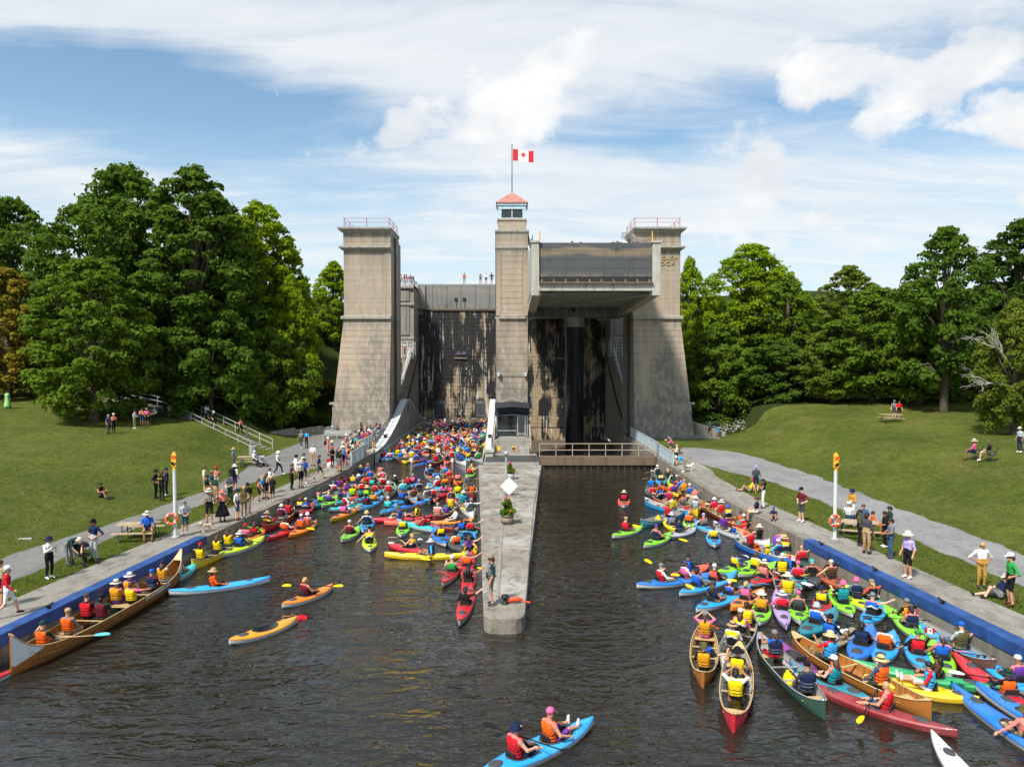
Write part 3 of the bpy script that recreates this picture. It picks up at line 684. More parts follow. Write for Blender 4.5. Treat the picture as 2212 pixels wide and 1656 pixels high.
def breast_wall(s):
    mat = M_WETL if s < 0 else M_WETR
    root = empty('breast_wall', (s * 8, 110.4, 0)); tag(root, ('streaked black masonry wall with barred arches behind the crowded chamber' if s < 0 else 'stained tan masonry wall with dark arches behind the black ram'), 'wall')
    def part(name, b, m, par=None):
        o = b.build(name, m, par or root)
        if par is None: o.location = -root.location
        return o
    y = 110.4; xa, xb = (-15.0, -1.0)
    b = MB(); b.box(*sorted((s * -xa, s * -xb)), y + .12, y + 1.5, -3, 17.55); part('backing', b, mat)
    ops = [(-11.2, 1.5, 1.15, 3.25), (-4.9, 1.5, 1.15, 3.25), (-8.0, 1.55, 10.3, 11.4)]
    panels = []
    for cx, w, zb, zs in ops:
        cx = cx if s < 0 else -cx; panels.append((cx - 1.3, cx + 1.3, math.floor(zb / .58) * .58 - .58 * 0, math.floor(zb / .58) * .58 + .58 * 6, cx, w, zb, zs))
    meshes = {}
    zc = -.58; row = 0
    while zc < 17.2:
        off = .8 if row % 2 else 0.0; x = xa - off
        while x < xb:
            wdt = 1.62; a, c = max(x, xa), min(x + wdt, xb); x += wdt
            if c - a < .15: continue
            A, C = (a, c) if s < 0 else (-c, -a)
            segs = [(A, C)]
            for p in panels:
                if p[2] - .01 < zc < p[3] - .01:
                    ns = []
                    for (g, h_) in segs:
                        if h_ <= p[0] or g >= p[1]: ns.append((g, h_)); continue
                        if g < p[0] - .1: ns.append((g, p[0]))
                        if h_ > p[1] + .1: ns.append((p[1], h_))
                    segs = ns
            for (g, h_) in segs:
                key = round(h_ - g, 2)
                if key not in meshes:
                    q = MB(); q.box(-key / 2 + .012, key / 2 - .012, 0, .3, .014, .566); meshes[key] = q.mesh('stone'); meshes[key].materials.append(mat)
                o = link('stone', meshes[key], root, ((g + h_) / 2 - root.location.x, rnd.uniform(-.05, .03), zc)); 
        zc += .58; row += 1
    for i, p in enumerate(panels):
        part('arch_surround', arch_panel(p[0], p[1], p[2], p[3], p[4], p[5], p[6], p[7], y - .03, .3), mat)
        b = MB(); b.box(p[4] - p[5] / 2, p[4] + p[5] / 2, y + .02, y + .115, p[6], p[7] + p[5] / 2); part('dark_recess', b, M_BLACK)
        gr = MB()
        if i < 2 and s < 0:
            for k in range(8):
                xx = p[4] - .66 + k * 1.32 / 7; gr.bar((xx, y - .02, p[6]), (xx, y - .02, p[7] + .3), .03, .03)
            for zz in (p[6] + .05, p[7] - .05): gr.bar((p[4] - .74, y - .03, zz), (p[4] + .74, y - .03, zz), .04, .05)
            for k in range(5):
                t = math.pi * (k + 1) / 6; gr.bar((p[4], y - .02, p[7]), (p[4] + .7 * math.cos(t), y - .02, p[7] + .7 * math.sin(t)), .025, .025)
            part('barred_gate', gr, M_STEEL)
        elif i == 2:
            for zz in (10.75, 11.2): gr.bar((p[4] - .8, y - .06, zz), (p[4] + .8, y - .06, zz), .04, .05)
            for k in range(5): gr.bar((p[4] - .8 + .4 * k, y - .06, 10.2), (p[4] - .8 + .4 * k, y - .06, 11.2), .03, .03)
            part('window_rail', gr, M_RUSTBEAM)
            b = MB(); b.box(p[4] - 1.0, p[4] + 1.0, y - .25, y + .05, 10.1, 10.25); part('window_sill', b, M_CONC)
    b = MB(); b.box(*sorted((s * 14.6, s * 1.2)), y - .25, y + .6, 17.55, 17.85); part('gate_sill', b, M_RUSTBEAM)
    g = MB(); g.box(*sorted((s * 13.45, s * 1.3)), y - .05, y + .25, 17.9, 21.55); gt = part('upper_gate', g, M_GATEL)
    for k in range(5):
        xx = s * (3.6 + k * 2.2); g = MB(); g.box(xx - .08, xx + .08, y - .14, y - .05, 18.0, 21.55); part('gate_rib', g, M_GATEL, gt).location = (0, 0, 0)
    for xx in (s * 8.7, s * 7.4):
        g = MB(); g.box(xx - .24, xx + .24, y - .16, y - .04, 19.05, 19.55); part('sluice_hole', g, M_BLACK)
        g = MB(); g.box(xx + .02, xx + .16, y - .09, y - .045, 17.95, 19.05); part('drip_streak', g, M_DKSTEEL)  # dark strip built for the black streak below the hole
    b = MB(); b.box(*sorted((s * 14.56, s * 13.46)), y - .35, y + 1.2, 17.86, 21.54); part('gate_pier', b, M_CONC)
    b = MB(); b.box(*sorted((s * 15.2, s * 1.0)), y, y + 1.4, 21.55, 21.7); part('gate_walkway', b, M_STEEL)
    for zz in (22.2, 22.75):
        b = MB(); b.bar((s * 14.3, y, zz), (s * 1.4, y, zz), .035, .035); part('handrail', b, M_PALE)
    for k in range(7):
        b = MB(); b.bar((s * (1.5 + 2.1 * k), y, 21.6), (s * (1.5 + 2.1 * k), y, 22.75), .04, .04); part('rail_post', b, M_PALE)
    return root
BWL = breast_wall(-1); BWR = breast_wall(1)

def abutment(s):
    root = empty('abutment', (s * 15.8, 106, 0)); tag(root, ('concrete abutment with crowded viewing deck above the stained black wall' if s < 0 else 'concrete abutment with small balcony half hidden behind the raised chamber'), 'abutment')
    def part(name, b, m):
        o = b.build(name, m, root); o.location = -root.location; return o
    X = lambda a, c: sorted((s * a, s * c))
    b = MB(); b.box(*X(17.3, 14.55), 105.2, 110.3, -2, 20.6); part('shaft', b, M_CONC)
    b = MB(); b.box(*X(17.1, 15.2), 105.06, 105.2, 13.6, 17.8); b.box(*X(17.1, 15.2), 105.06, 105.2, 18.6, 20.1); part('raised_panel', b, M_CONC)
    for zz, ov in ((20.5, .4), (18.0, .3), (13.0, .2)):
        b = MB(); b.box(*X(17.5 + ov, 14.5), 105.2 - ov, 110.32, zz, zz + .3); b.box(*X(17.45 + ov / 2, 14.52), 105.2 - ov / 2, 110.31, zz - .22, zz); part('cornice', b, M_TRIM)
    b = MB(); b.box(*X(16.4, 14.62), 90.2, 105.2, -2.5, 3.2); b.hexa([(s * 15.0, 90.2, 3.2), (s * 14.62, 90.2, 3.2), (s * 14.62, 105.2, 3.2), (s * 15.0, 105.2, 3.2), (s * 15.0, 90.2, 4.6), (s * 14.62, 90.2, 4.6), (s * 14.62, 105.2, 11.6), (s * 15.0, 105.2, 11.6)]); part('wing_wall', b, M_CONC)
    # stair with white balustrade and a small landing
    for k in range(22):
        t = k / 22; b = MB(); b.box(*X(16.5, 15.05), 90.5 + t * 12.5, 90.5 + (t + 1 / 22) * 12.5 + .02, 2.9, 3.3 + t * 7.0); part('stair_step', b, M_CONC)
    b = MB(); b.box(*X(17.0, 14.3), 103.0, 105.2, 10.0, 10.3); part('landing', b, M_CONC)
    rl = MB()
    for k in range(9):
        t = k / 8; rl.bar((s * 14.8, 90.5 + 12.5 * t, 3.6 + 7 * t), (s * 14.8, 90.5 + 12.5 * t, 4.9 + 7 * t), .06, .06)
    for dz in (4.9, 4.4): rl.bar((s * 14.8, 90.5, dz), (s * 14.8, 103, dz + 7), .06, .07)
    for zz in (10.6, 11.1, 11.6, 12.1, 12.6): rl.bar((s * 14.35, 103, zz), (s * 14.35, 105.1, zz), .06, .06); rl.bar((s * 14.35, 103, zz), (s * 16.9, 103, zz), .06, .06)
    for (px, py) in ((14.35, 103), (14.35, 105), (15.2, 103), (16.05, 103), (16.9, 103)): rl.bar((s * px, py, 10.2), (s * px, py, 12.65), .08, .08)
    part('balustrade', rl, M_PALE)
    # deck railing on top
    rl = MB(); 
    for zz in (21.0, 21.75): rl.bar((s * 17.8, 104.9, zz), (s * 14.6, 104.9, zz), .07, .07); rl.bar((s * 14.6, 104.9, zz), (s * 14.6, 110, zz), .07, .07); rl.bar((s * 17.8, 104.9, zz), (s * 24, 106, zz), .07, .07)
    for k in range(19): rl.bar((s * (17.7 - .17 * k), 104.9, 20.8), (s * (17.7 - .17 * k), 104.9, 21.75), .05, .04)
    for k in range(28): rl.bar((s * 14.6, 105 + .18 * k, 20.8), (s * 14.6, 105 + .18 * k, 21.75), .05, .04)
    part('deck_railing', rl, M_PALE)
    b = MB(); b.box(*X(24, 14.5), 104.9, 111, 20.35, 20.8); part('deck', b, M_CONC)
    return root
abutment(-1); abutment(1)
# pit floor and back-to-front side walls of the dry right-hand pit
b = MB(); b.box(1.0, 15, 66, 111, -3.2, -2.6); tag(b.build('pit_floor', M_DIRT), kind='structure')
b = MB(); b.box(13.2, 14.9, 64.2, 80.8, -3, BANK + .03); b.box(13.2, 13.35, 80.8, 90, -3, .6)
tag(b.build('pit_side_wall', M_QUAY), 'low side wall of the dry pit under the blue panelled railing', 'wall')
b = MB(); b.box(-14.9, -13.2, 64.2, 90, -3, BANK + .03); tag(b.build('chamber_side_wall', M_QUAY), 'low side wall beside the lowered chamber truss', 'wall')

# the two counterbalanced chambers
def chamber(s, dz, label):
    cx = s * 7.9; root = empty('lift_chamber', (cx, 67.4, dz)); tag(root, label, 'lift chamber')
    def part(name, b, m, par=None):
        o = b.build(name, m, par or root)
        if par is None: o.location = (-cx, -67.4, 0)
        return o
    hw_o, hw_i = 6.05, 5.15; YA, YB = 67.4, 109.4
    topz = [(67.4, 1.02), (72, 1.15), (76, 1.75), (80, 2.6), (84, 3.7), (87.5, 4.75), (89.2, 4.95), (91, 4.75), (95, 3.6), (100, 2.2), (105, 1.2), (109.4, 1.02)]
    botz = [(67.4, -3.9), (89, -4.6), (109.4, -3.9)]
    tz = lambda y: interp(topz, y)
    b = MB(); b.box(cx - hw_o, cx + hw_o, YA + .5, YB, -3.35, -3.1); part('floor_plate', b, M_DKSTEEL)
    for side in (-1, 1):
        xi, xo = cx + side * hw_i, cx + side * hw_o
        top = MB(); n = 42
        for k in range(n):
            ya, yb = YA + (YB - YA) * k / n, YA + (YB - YA) * (k + 1) / n
            a, c = sorted((xi, xo)); za, zb = tz(ya), tz(yb)
            top.hexa([(a, ya, za - .12), (c, ya, za - .12), (c, yb, zb - .12), (a, yb, zb - .12), (a, ya, za), (c, ya, za), (c, yb, zb), (a, yb, zb)])
        part('top_chord', top, M_PALE)
        web = MB()
        for xx in (xi, xo):
            web.box(xx - .05, xx + .05, YA, YB, -3.4, .75)
        part('side_plate', web, M_CREAM)
        bc = MB(); a, c = sorted((xi, xo)); n = 20
        for k in range(n):
            ya, yb = YA + (YB - YA) * k / n, YA + (YB - YA) * (k + 1) / n; za, zb = interp(botz, ya), interp(botz, yb)
            bc.hexa([(a, ya, za), (c, ya, za), (c, yb, zb), (a, yb, zb), (a, ya, -3.4), (c, ya, -3.4), (c, yb, -3.4), (a, yb, -3.4)])
        part('bottom_chord', bc, M_CREAM)
        lattice = MB(); y = 72.0; k = 0
        while y < 106:
            lean = .55 if y < 89 else -.55
            for xx in (xi, xo):
                lattice.bar((xx, y, .7), (xx, y + lean * (tz(y) - 1) * .35, tz(y) - .05), .50, .03, up=(1, 0, 0))
            y += 1.15
        dark = MB()
        for q_ in range(34):
            ya, yb = 72 + q_, 73 + q_
            dark.hexa([((xi + xo) / 2 - .03, ya, .6), ((xi + xo) / 2 + .03, ya, .6), ((xi + xo) / 2 + .03, yb, .6), ((xi + xo) / 2 - .03, yb, .6), ((xi + xo) / 2 - .03, ya, tz(ya) - .15), ((xi + xo) / 2 + .03, ya, tz(ya) - .15), ((xi + xo) / 2 + .03, yb, tz(yb) - .15), ((xi + xo) / 2 - .03, yb, tz(yb) - .15)])
        part('gap_shade_plate', dark, M_DKSTEEL)  # dark sheet added so the gaps in the lattice read as shaded
        lattice.bar((xi, 71, .78), (xi, 107, .78), .3, .16)
        part('truss_web', lattice, M_STEEL)
        rail = MB(); xr = xo - side * .12
        for k in range(15):
            y = 68.5 + k * 1.5; rail.bar((xr, y, tz(y)), (xr, y, tz(y) + 1.0), .05, .05)
            y2 = y + 1.5
            for h_ in (.55, 1.0): rail.bar((xr, y, tz(y) + h_), (xr, min(y2, 90), tz(min(y2, 90)) + h_), .04, .04)
        part('walk_railing', rail, M_DKSTEEL)
        bl = MB(); bl.lathe([(.2, 0), (.16, .2), (.24, .26), (.24, .32)], 10, (cx + side * (hw_o - .5), 75.0, tz(75))); part('bollard', bl, M_BLACK)
        post = MB(); a, c = sorted((cx + side * 5.35, cx + side * 6.1)); post.box(a, c, YA - .35, YA + .35, -3.9, 1.05); post.box(a - .1, c + .1, YA - .45, YA + .45, 1.05, 1.25); part('end_post', post, M_CREAM)
        pl = MB(); pl.tube([(cx + side * 5.3, YA - .4, 1.1), (cx + side * 5.3, YA - .4, 2.1)], .06, 6); part('signal_peg', pl, M_YELLOW)
    y = 70.0
    beams = MB()
    k = 0
    while y < YB:
        bm = MB(); bm.box(cx - hw_i, cx + hw_i, y, y + .16, -3.55, -3.35); part('cross_beam', bm, M_STEEL); y += 2.0; k += 1
    dg = MB(); dg.bar((cx - hw_i, 68, -3.6), (cx + hw_i, 88, -3.6), .14, .1); part('bracing', dg, M_STEEL); dg = MB(); dg.bar((cx + hw_i, 68, -3.78), (cx - hw_i, 88, -3.78), .14, .12); part('bracing', dg, M_STEEL)
    gd = MB(); gd.box(cx - hw_o + .1, cx + hw_o - .1, 87.6, 90.8, -4.65, -3.0); part('press_girder', gd, flat('dark_grey_steel', (.15, .155, .155), .55, .2, 2))
    for k in range(9):
        xx = cx - 4.8 + 1.2 * k; g = MB(); g.box(xx - .04, xx + .04, 87.5, 87.6, -4.6, -3.1); part('stiffener', g, M_STEEL)
    g = MB(); t0 = len(g.v); g.lathe([(.28, 0), (.28, .04)], 14); g.xf(Matrix.Translation((cx - .3, 87.58, -3.75)) @ Matrix.Rotation(math.pi / 2, 4, 'X'), t0); part('manhole', g, M_BLACK)
    # end gate (raised on the right-hand chamber, folded below the water on the left)
    if s > 0:
        g = MB(); g.box(cx - 5.33, cx + 5.33, YA - .12, YA + .1, -2.12, 1.08); gate = part('end_gate', g, M_GATE)
        for k in range(1, 4):
            g = MB(); g.box(cx - 5.3, cx + 5.3, YA - .135, YA - .125, -2.1 + k * .8, -2.09 + k * .8); part('plate_seam', g, M_DKSTEEL, gate).location = (0, 0, 0)
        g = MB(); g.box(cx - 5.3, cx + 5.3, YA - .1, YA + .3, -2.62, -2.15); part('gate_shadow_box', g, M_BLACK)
        for k in range(10):
            xx = cx - 5.1 + k * 1.13; g = MB(); g.frus(-2.62, -2.34, (xx - .10, xx + .10, YA - .45, YA - .1), (xx - .04, xx + .04, YA - .22, YA - .1)); part('hinge_bracket', g, M_RUSTBEAM)
        g = MB(); g.box(cx - 5.36, cx + 5.36, YA - .5, YA + .5, -2.85, -2.62); g.box(cx - 5.36, cx + 5.36, YA - .32, YA + .4, -3.45, -2.85); part('front_beam', g, M_CREAM)
        g = MB(); g.box(cx - 5.36, cx + 5.36, YA - .6, YA - .5, -2.80, -2.63); part('rust_strip', g, M_RUSTBEAM)
    else:
        for k in range(1):
            g = MB(); g.box(cx - 5.1, cx + 5.1, YB - .3, YB, .2, 1.0); part('rear_gate', g, M_RUSTBEAM)
            g = MB(); g.box(cx - 5.1, cx + 5.1, YB - .25, YB - .05, -1, .2); part('rear_gate_foot', g, M_BLACK)
    wt = MB()
    if s > 0: wt.box(cx - hw_i + .06, cx + hw_i - .06, YA + .12, YB, -3.0, .58); part('water', wt, M_WATER)
    return root
CHL = chamber(-1, 0.0, 'lowered lift chamber with white trusses, packed with kayaks and canoes')
CHR = chamber(1, 19.8, 'raised lift chamber with grimy steel end gate and ribbed underside')
rm = MB(); rm.lathe([(1.16, -3), (1.16, 13.9), (1.2, 13.95), (1.2, 14.0)], 40, (7.9, 89.2, 0)); rm2 = MB(); rm2.lathe([(1.5, 0), (1.25, .2), (1.2, 1.2), (1.6, 1.25), (1.6, 1.3)], 32, (0, 0, 13.95))
ram = rm.build('hydraulic_ram', M_RAM, None, True, None); tag(ram, 'huge black hydraulic ram holding up the raised chamber', 'ram')
rc = rm2.build('ram_head', M_CREAM, ram, True, (7.9, 89.2, 0))

# stop-log gate and footbridge across the dry pit's mouth
fg = empty('footbridge', (8, 64.6, 0)); tag(fg, 'brown steel footbridge with pipe railing across the mouth of the dry pit', 'footbridge')
def fpart(name, b, m):
    o = b.build(name, m, fg); o.location = -fg.location; return o
b = MB(); b.box(2.45, 13.1, 64.2, 65.3, .25, 1.0); fpart('beam', b, M_RUSTBEAM)
b = MB(); b.box(2.45, 13.1, 64.6, 65.2, -2, .25); fpart('stop_logs', b, M_BLACK)
for k in range(17):
    b = MB(); xx = 2.8 + k * .62; b.box(xx, xx + .14, 64.35, 64.62, -1, .26); fpart('stop_log_post', b, M_RUSTBEAM)
for zz in (1.62, 2.2):
    b = MB(); b.bar((2.5, 64.35, zz), (13.05, 64.35, zz), .06, .06); fpart('handrail', b, flat('tan_rail_paint', (.42, .36, .26), .6, .15))
for k in range(8):
    b = MB(); xx = 2.5 + k * 1.507; b.bar((xx, 64.35, 1.0), (xx, 64.35, 2.2), .06, .06); fpart('rail_post', b, MATS['tan_rail_paint'])
# platform, mat, booth under the black awning
pf = empty('lock_platform', (0, 66, 0)); tag(pf, 'stepped concrete platform with dark mat at the foot of the control tower', 'platform')
def ppart(name, b, m):
    o = b.build(name, m, pf); o.location = -pf.location; return o
b = MB(); b.box(-2.55, 2.4, 62.22, 69.6, -2, .62); ppart('lower_slab', b, M_CONC)
for i in range(7):
    for j in range(2):
        b = MB(); b.box(-2.45 + .69 * i, -2.45 + .69 * i + .67, 63.6 + j * 2.2, 63.6 + j * 2.2 + 2.17, .62, .645); ppart('rubber_mat', b, M_DKSTEEL)
b = MB(); b.box(-1.72, 1.72, 69.6, 82.4, -2, 1.9); ppart('upper_block', b, M_CONC)
b = MB(); b.hexa([(-1.9, 69.3, .6), (-1.72, 69.3, .6), (-1.72, 73, .6), (-1.9, 73, .6), (-1.9, 69.3, 1.5), (-1.72, 69.3, 1.5), (-1.72, 73, 3.6), (-1.9, 73, 3.6)]); b.hexa([(1.72, 69.3, .6), (1.9, 69.3, .6), (1.9, 73, .6), (1.72, 73, .6), (1.72, 69.3, 1.5), (1.9, 69.3, 1.5), (1.9, 73, 3.6), (1.72, 73, 3.6)]); ppart('cheek_wall', b, M_CONC)
b = MB(); b.box(.75, 1.7, 69.0, 69.6, .62, 1.25); ppart('step_block', b, M_TRIM)
bo = empty('booth', (0, 72, 1.9)); tag(bo, 'small glazed booth under a black awning at the foot of the control tower', 'booth')
def bpart(name, b, m, par=None):
    o = b.build(name, m, par or bo)
    if par is None: o.location = -bo.location
    return o
b = MB(); b.box(-1.6, -1.5, 72.6, 82, 1.9, 4.2); b.box(1.5, 1.6, 72.6, 82, 1.9, 4.2); b.box(-1.6, 1.6, 77, 77.1, 1.9, 4.2); bpart('wall', b, M_DKSTEEL)
b = MB()
for xx in (-1.62, .52, 1.3, 1.52): b.box(xx, xx + .1, 72.5, 72.62, 1.9, 4.25)
b.box(-1.6, 1.6, 72.5, 72.62, 1.9, 2.0); b.box(-1.6, .6, 72.5, 72.62, 2.55, 2.63); b.box(-1.6, 1.6, 72.5, 72.62, 4.15, 4.25); bpart('window_frame', b, M_ALU)
b = MB(); b.box(-1.55, .52, 72.54, 72.57, 2.0, 4.15); bpart('window_pane', b, M_GLASS)
b = MB()
for za, zb, yo in ((5.5, 5.0, 0.2), (4.55, 4.2, -.25)):
    for sx in (-1, 1):
        b.add([(0, 72.3 - yo, za + .12), (sx * 1.75, 72.3 - yo, za), (sx * 1.75, 71.6 - yo, zb), (0, 71.6 - yo, zb + .14), (0, 72.3 - yo, za + .06), (sx * 1.75, 72.3 - yo, za - .06), (sx * 1.75, 71.6 - yo, zb - .06), (0, 71.6 - yo, zb + .08)], [(0, 1, 2, 3), (7, 6, 5, 4), (0, 4, 5, 1), (1, 5, 6, 2), (2, 6, 7, 3), (3, 7, 4, 0)])
b.box(-1.72, 1.72, 72.3, 72.5, 4.2, 5.5); bpart('awning', b, M_AWN)
b = MB(); b.bar((-1.4, 72.2, 5.45), (0, 72.2, 5.95), .03, .03); b.bar((1.4, 72.2, 5.45), (0, 72.2, 5.95), .03, .03); bpart('awning_cord', b, M_PALE)
for (xx, w_, h_) in ((-.2, .5, .9), (.95, .45, 1.3)):
    b = MB(); b.box(xx, xx + w_, 73.2, 73.25, 1.9 + h_ - .06, 1.9 + h_); b.box(xx, xx + .05, 73.2, 73.6, 1.9, 1.9 + h_); b.box(xx + w_ - .05, xx + w_, 73.2, 73.6, 1.9, 1.9 + h_); b.box(xx, xx + w_, 73.2, 73.6, 1.9 + h_ * .5, 1.9 + h_ * .5 + .05); o = b.build('folding_chair' if h_ < 1 else 'tall_stand', M_ALU if h_ < 1 else M_PICNIC); tag(o, 'small folding chair behind the booth window' if h_ < 1 else 'tall wooden stand inside the open booth doorway', 'chair' if h_ < 1 else 'stand')
# ---------------------------------------------------------------- trees and shrubs
LM = {'dark': leaf_mat('leaves_dark_green', (.078, .150, .020), (.125, .210, .030), .42), 'mid': leaf_mat('leaves_mid_green', (.120, .205, .022), (.185, .275, .032), .44),
      'lime': leaf_mat('leaves_lime_green', (.23, .36, .015), (.34, .46, .024), .5), 'olive': leaf_mat('leaves_olive', (.145, .195, .026), (.21, .255, .038), .42),
      'gold': leaf_mat('leaves_yellow_brown', (.24, .20, .02), (.34, .25, .035)), 'shade': leaf_mat('leaves_shade_green', (.050, .100, .016), (.082, .150, .024), .38),  # darkest green puts the gloom between the trunks into the leaf colour
      'weed': leaf_mat('leaves_tall_weeds', (.08, .115, .022), (.14, .18, .045))}
def leaf_cloud(cen, rad, nrm_up, n, size, rg):
    """n diamond leaves on the outside of a flattened ball of twigs"""
    u = rg.normal(size=(n, 3)); u /= np.linalg.norm(u, axis=1)[:, None]
    u[:, 2] = np.where(rg.random(n) < .72, np.abs(u[:, 2]), u[:, 2])
    rr = rad * (.45 + .62 * rg.random(n) ** .7 + .45 * (rg.random(n) < .10) * rg.random(n))
    p = cen + u * rr[:, None] * np.array([1, 1, .72])
    nr = u * .8 + np.array([0, 0, nrm_up]) + rg.normal(size=(n, 3)) * .6; nr /= np.linalg.norm(nr, axis=1)[:, None]
    t = rg.normal(size=(n, 3)); t -= (t * nr).sum(1)[:, None] * nr; t /= np.linalg.norm(t, axis=1)[:, None]
    bt = np.cross(nr, t); s = size * (.65 + .7 * rg.random(n))[:, None]
    droop = nr * s * -.12
    return np.stack([p - t * s * .55 + droop, p + bt * s * .42, p + t * s * .62 + droop, p - bt * s * .42], 1)
def leaves_mesh(name, quads):
    n = len(quads); me = bpy.data.meshes.new(name); me.vertices.add(n * 4); me.loops.add(n * 4); me.polygons.add(n)
    me.vertices.foreach_set('co', quads.reshape(-1).astype(np.float32)); idx = np.arange(n * 4, dtype=np.int32)
    me.loops.foreach_set('vertex_index', idx); me.polygons.foreach_set('loop_start', idx[::4]); me.polygons.foreach_set('loop_total', np.full(n, 4, np.int32))
    me.update(calc_edges=True); me.materials.append(LM['mid']); return me
def tree_proto(seed, H, Rm, low, nclump, nleaf, size, shape, gap=.0):
    rg = np.random.default_rng(seed); cl = []
    z0 = H * low
    def prof(h): return max(.12, math.sin(math.pi * min(1, max(0, h * (1 - shape[0]) + shape[0]))) ** shape[1])
    lobes = [(rg.uniform(0, 2 * math.pi), rg.uniform(.15, .9), rg.uniform(.08, .26)) for _ in range(7)]
    tries = 0
    while len(cl) < nclump and tries < nclump * 30:
        tries += 1; h = rg.random() ** .85; a = rg.uniform(0, 2 * math.pi)
        r = prof(h) * Rm * (.86 + sum(w * math.exp(-((((a - la + math.pi) % (2 * math.pi)) - math.pi) ** 2) * 2.2 - (h - lh) ** 2 * 14) for la, lh, w in lobes))
        d = r * (rg.uniform(.72, 1.0) if rg.random() < .72 else rg.uniform(.15, .75))
        c = np.array([d * math.cos(a), d * math.sin(a), z0 + h * (H - z0) * .96])
        rad = rg.uniform(.06, .135) * Rm * (1.2 - .5 * h) + .30
        if any(np.linalg.norm((c - q[0]) * (1, 1, 1.25)) < (rad + q[1]) * .42 for q in cl): continue
        if rg.random() < gap: continue
        cl.append((c, rad))
    quads = [leaf_cloud(c, rad, .55, int(nleaf * (rad / (.12 * Rm + .35)) ** 2), size, rg) for c, rad in cl]
    q = np.concatenate(quads); tr = MB(); base = .028 * H * .9
    pts = [(0, 0, -.6), (0, 0, .05 * H), (.02 * Rm, .01, .3 * H), (-.03 * Rm, .02 * Rm, .6 * H), (0, 0, .85 * H)]
    tr.tube(pts, [base * 1.35, base, base * .82, base * .5, base * .15], 9)
    order = sorted(range(len(cl)), key=lambda k: rg.random())[:26]
    for k in order:
        c, rad = cl[k]; zz = max(.16 * H, min(.8 * H, c[2] * .55)); b0 = Vector((0, 0, zz)); e = Vector(c); m = b0.lerp(e, .5) + Vector((0, 0, .06 * H))
        tr.tube([b0, m, e], [base * .36, base * .22, base * .06], 5, caps=False)
    tm = tr.mesh('trunk', True); tm.materials.append(M_BARK)
    return leaves_mesh('crown', q), tm
PROTO = {}
def proto(k):
    if k not in PROTO:
        P = {'broad': (11, 24, 9.0, .08, 300, 190, .42, (.16, .62)), 'tall': (23, 26, 7.0, .07, 290, 180, .42, (.14, .6)), 'round': (35, 16, 5.6, .06, 230, 170, .33, (.17, .6)),
             'open': (47, 18, 6.0, .14, 170, 180, .36, (.2, .7), .15), 'young': (59, 14, 4.6, .05, 190, 170, .30, (.2, .75)), 'low': (71, 12, 5.5, .02, 170, 180, .36, (.3, .55))}[k]
        PROTO[k] = (tree_proto(*P), P[1], P[2])
    return PROTO[k]
def tree(kind, name, leaf, px, Y, top, halfw, label, rz=None, ground=None):
    """px: picture column of the trunk, Y: distance, top: picture row of the crown's top, halfw: half width of the crown in picture px"""
    (cm, tm), H, Rm = proto(kind); sc = FPX / Y; X = (px - 1106) / sc; z = ground_z(X, Y) if ground is None else ground
    h = CAMZ + (780 - top) / sc - z; r = halfw / sc
    root = empty(name, (X, Y, z - .1), rnd.uniform(0, 6.28) if rz is None else rz); tag(root, label, 'tree')
    t = link('trunk', tm, root); c = link('crown', cm, root); set_mats(c, [LM[leaf]]); c['kind'] = 'thing'
    root.scale = (r / Rm, r / Rm, h / H); return root
T = tree
T('broad', 'maple_tree', 'dark', 275, 85, 345, 165, 'tallest maple, dark green as under cloud shadow, above the stair on the grassy hill')  # cloud shadow over this crown is put into its leaf colour
T('tall', 'maple_tree', 'dark', 420, 83, 352, 150, 'tall maple, dark green as under cloud, just right of the tallest one on the hill')  # leaf colour carries the cloud shadow here as well
T('round', 'maple_tree', 'mid', 202, 70, 548, 128, 'shorter bushy green maple whose crown hides its trunk on the left slope')
T('tall', 'maple_tree', 'lime', 566, 93, 428, 110, 'bright lime green maple nearest the left of the lock')
T('young', 'maple_tree', 'lime', 628, 88, 590, 62, 'small lime green maple leaning out below the bright one')
T('broad', 'maple_tree', 'mid', 505, 95, 450, 120, 'mid green maple half hidden behind the tall dark ones')
T('broad', 'maple_tree', 'dark', 30, 96, 418, 130, 'dark green maple at the left edge with sunlit top')
T('round', 'maple_tree', 'gold', 18, 78, 572, 95, 'yellow and brown tinted maple at the left edge')
T('young', 'maple_tree', 'lime', 722, 112, 562, 60, 'lime green tree squeezed behind the left guide tower')
T('low', 'maple_tree', 'dark', 455, 79, 640, 115, 'low spreading dark maple over the wooden stair')
T('low', 'maple_tree', 'shade', 340, 92, 600, 120, 'deep green understorey tree behind the wooden stair')
T('low', 'maple_tree', 'mid', 575, 84, 700, 85, 'low green maple on the dark slope beside the left tower')
T('low', 'maple_tree', 'shade', 110, 98, 640, 120, 'deep green understorey tree behind the yellow tinted maple')
T('low', 'maple_tree', 'shade', -60, 90, 620, 140, 'deep green tree running off the left edge')
T('young', 'maple_tree', 'lime', 1490, 99, 552, 52, 'lime green tree hugging the right guide tower')
T('broad', 'maple_tree', 'lime', 1622, 101, 520, 112, 'rounded bright green maple with sunlit top right of the lock')
T('open', 'maple_tree', 'mid', 1700, 96, 590, 75, 'green maple at the right flank of the bright rounded one')
T('low', 'maple_tree', 'mid', 1555, 92, 690, 85, 'low branched green maple on the bank right of the lock')
T('low', 'maple_tree', 'dark', 1680, 90, 730, 90, 'low dark green maple at the top of the right slope')
T('open', 'maple_tree', 'olive', 1832, 102, 568, 72, 'sparse topped olive tree standing against the sky')
T('round', 'maple_tree', 'olive', 1800, 84, 690, 68, 'olive green maple with branches near the lawn')
T('round', 'maple_tree', 'mid', 1885, 82, 612, 105, 'round mid green maple above the hilltop picnic table')
T('round', 'maple_tree', 'mid', 1985, 78, 595, 100, 'round green maple left of the thick trunked one')
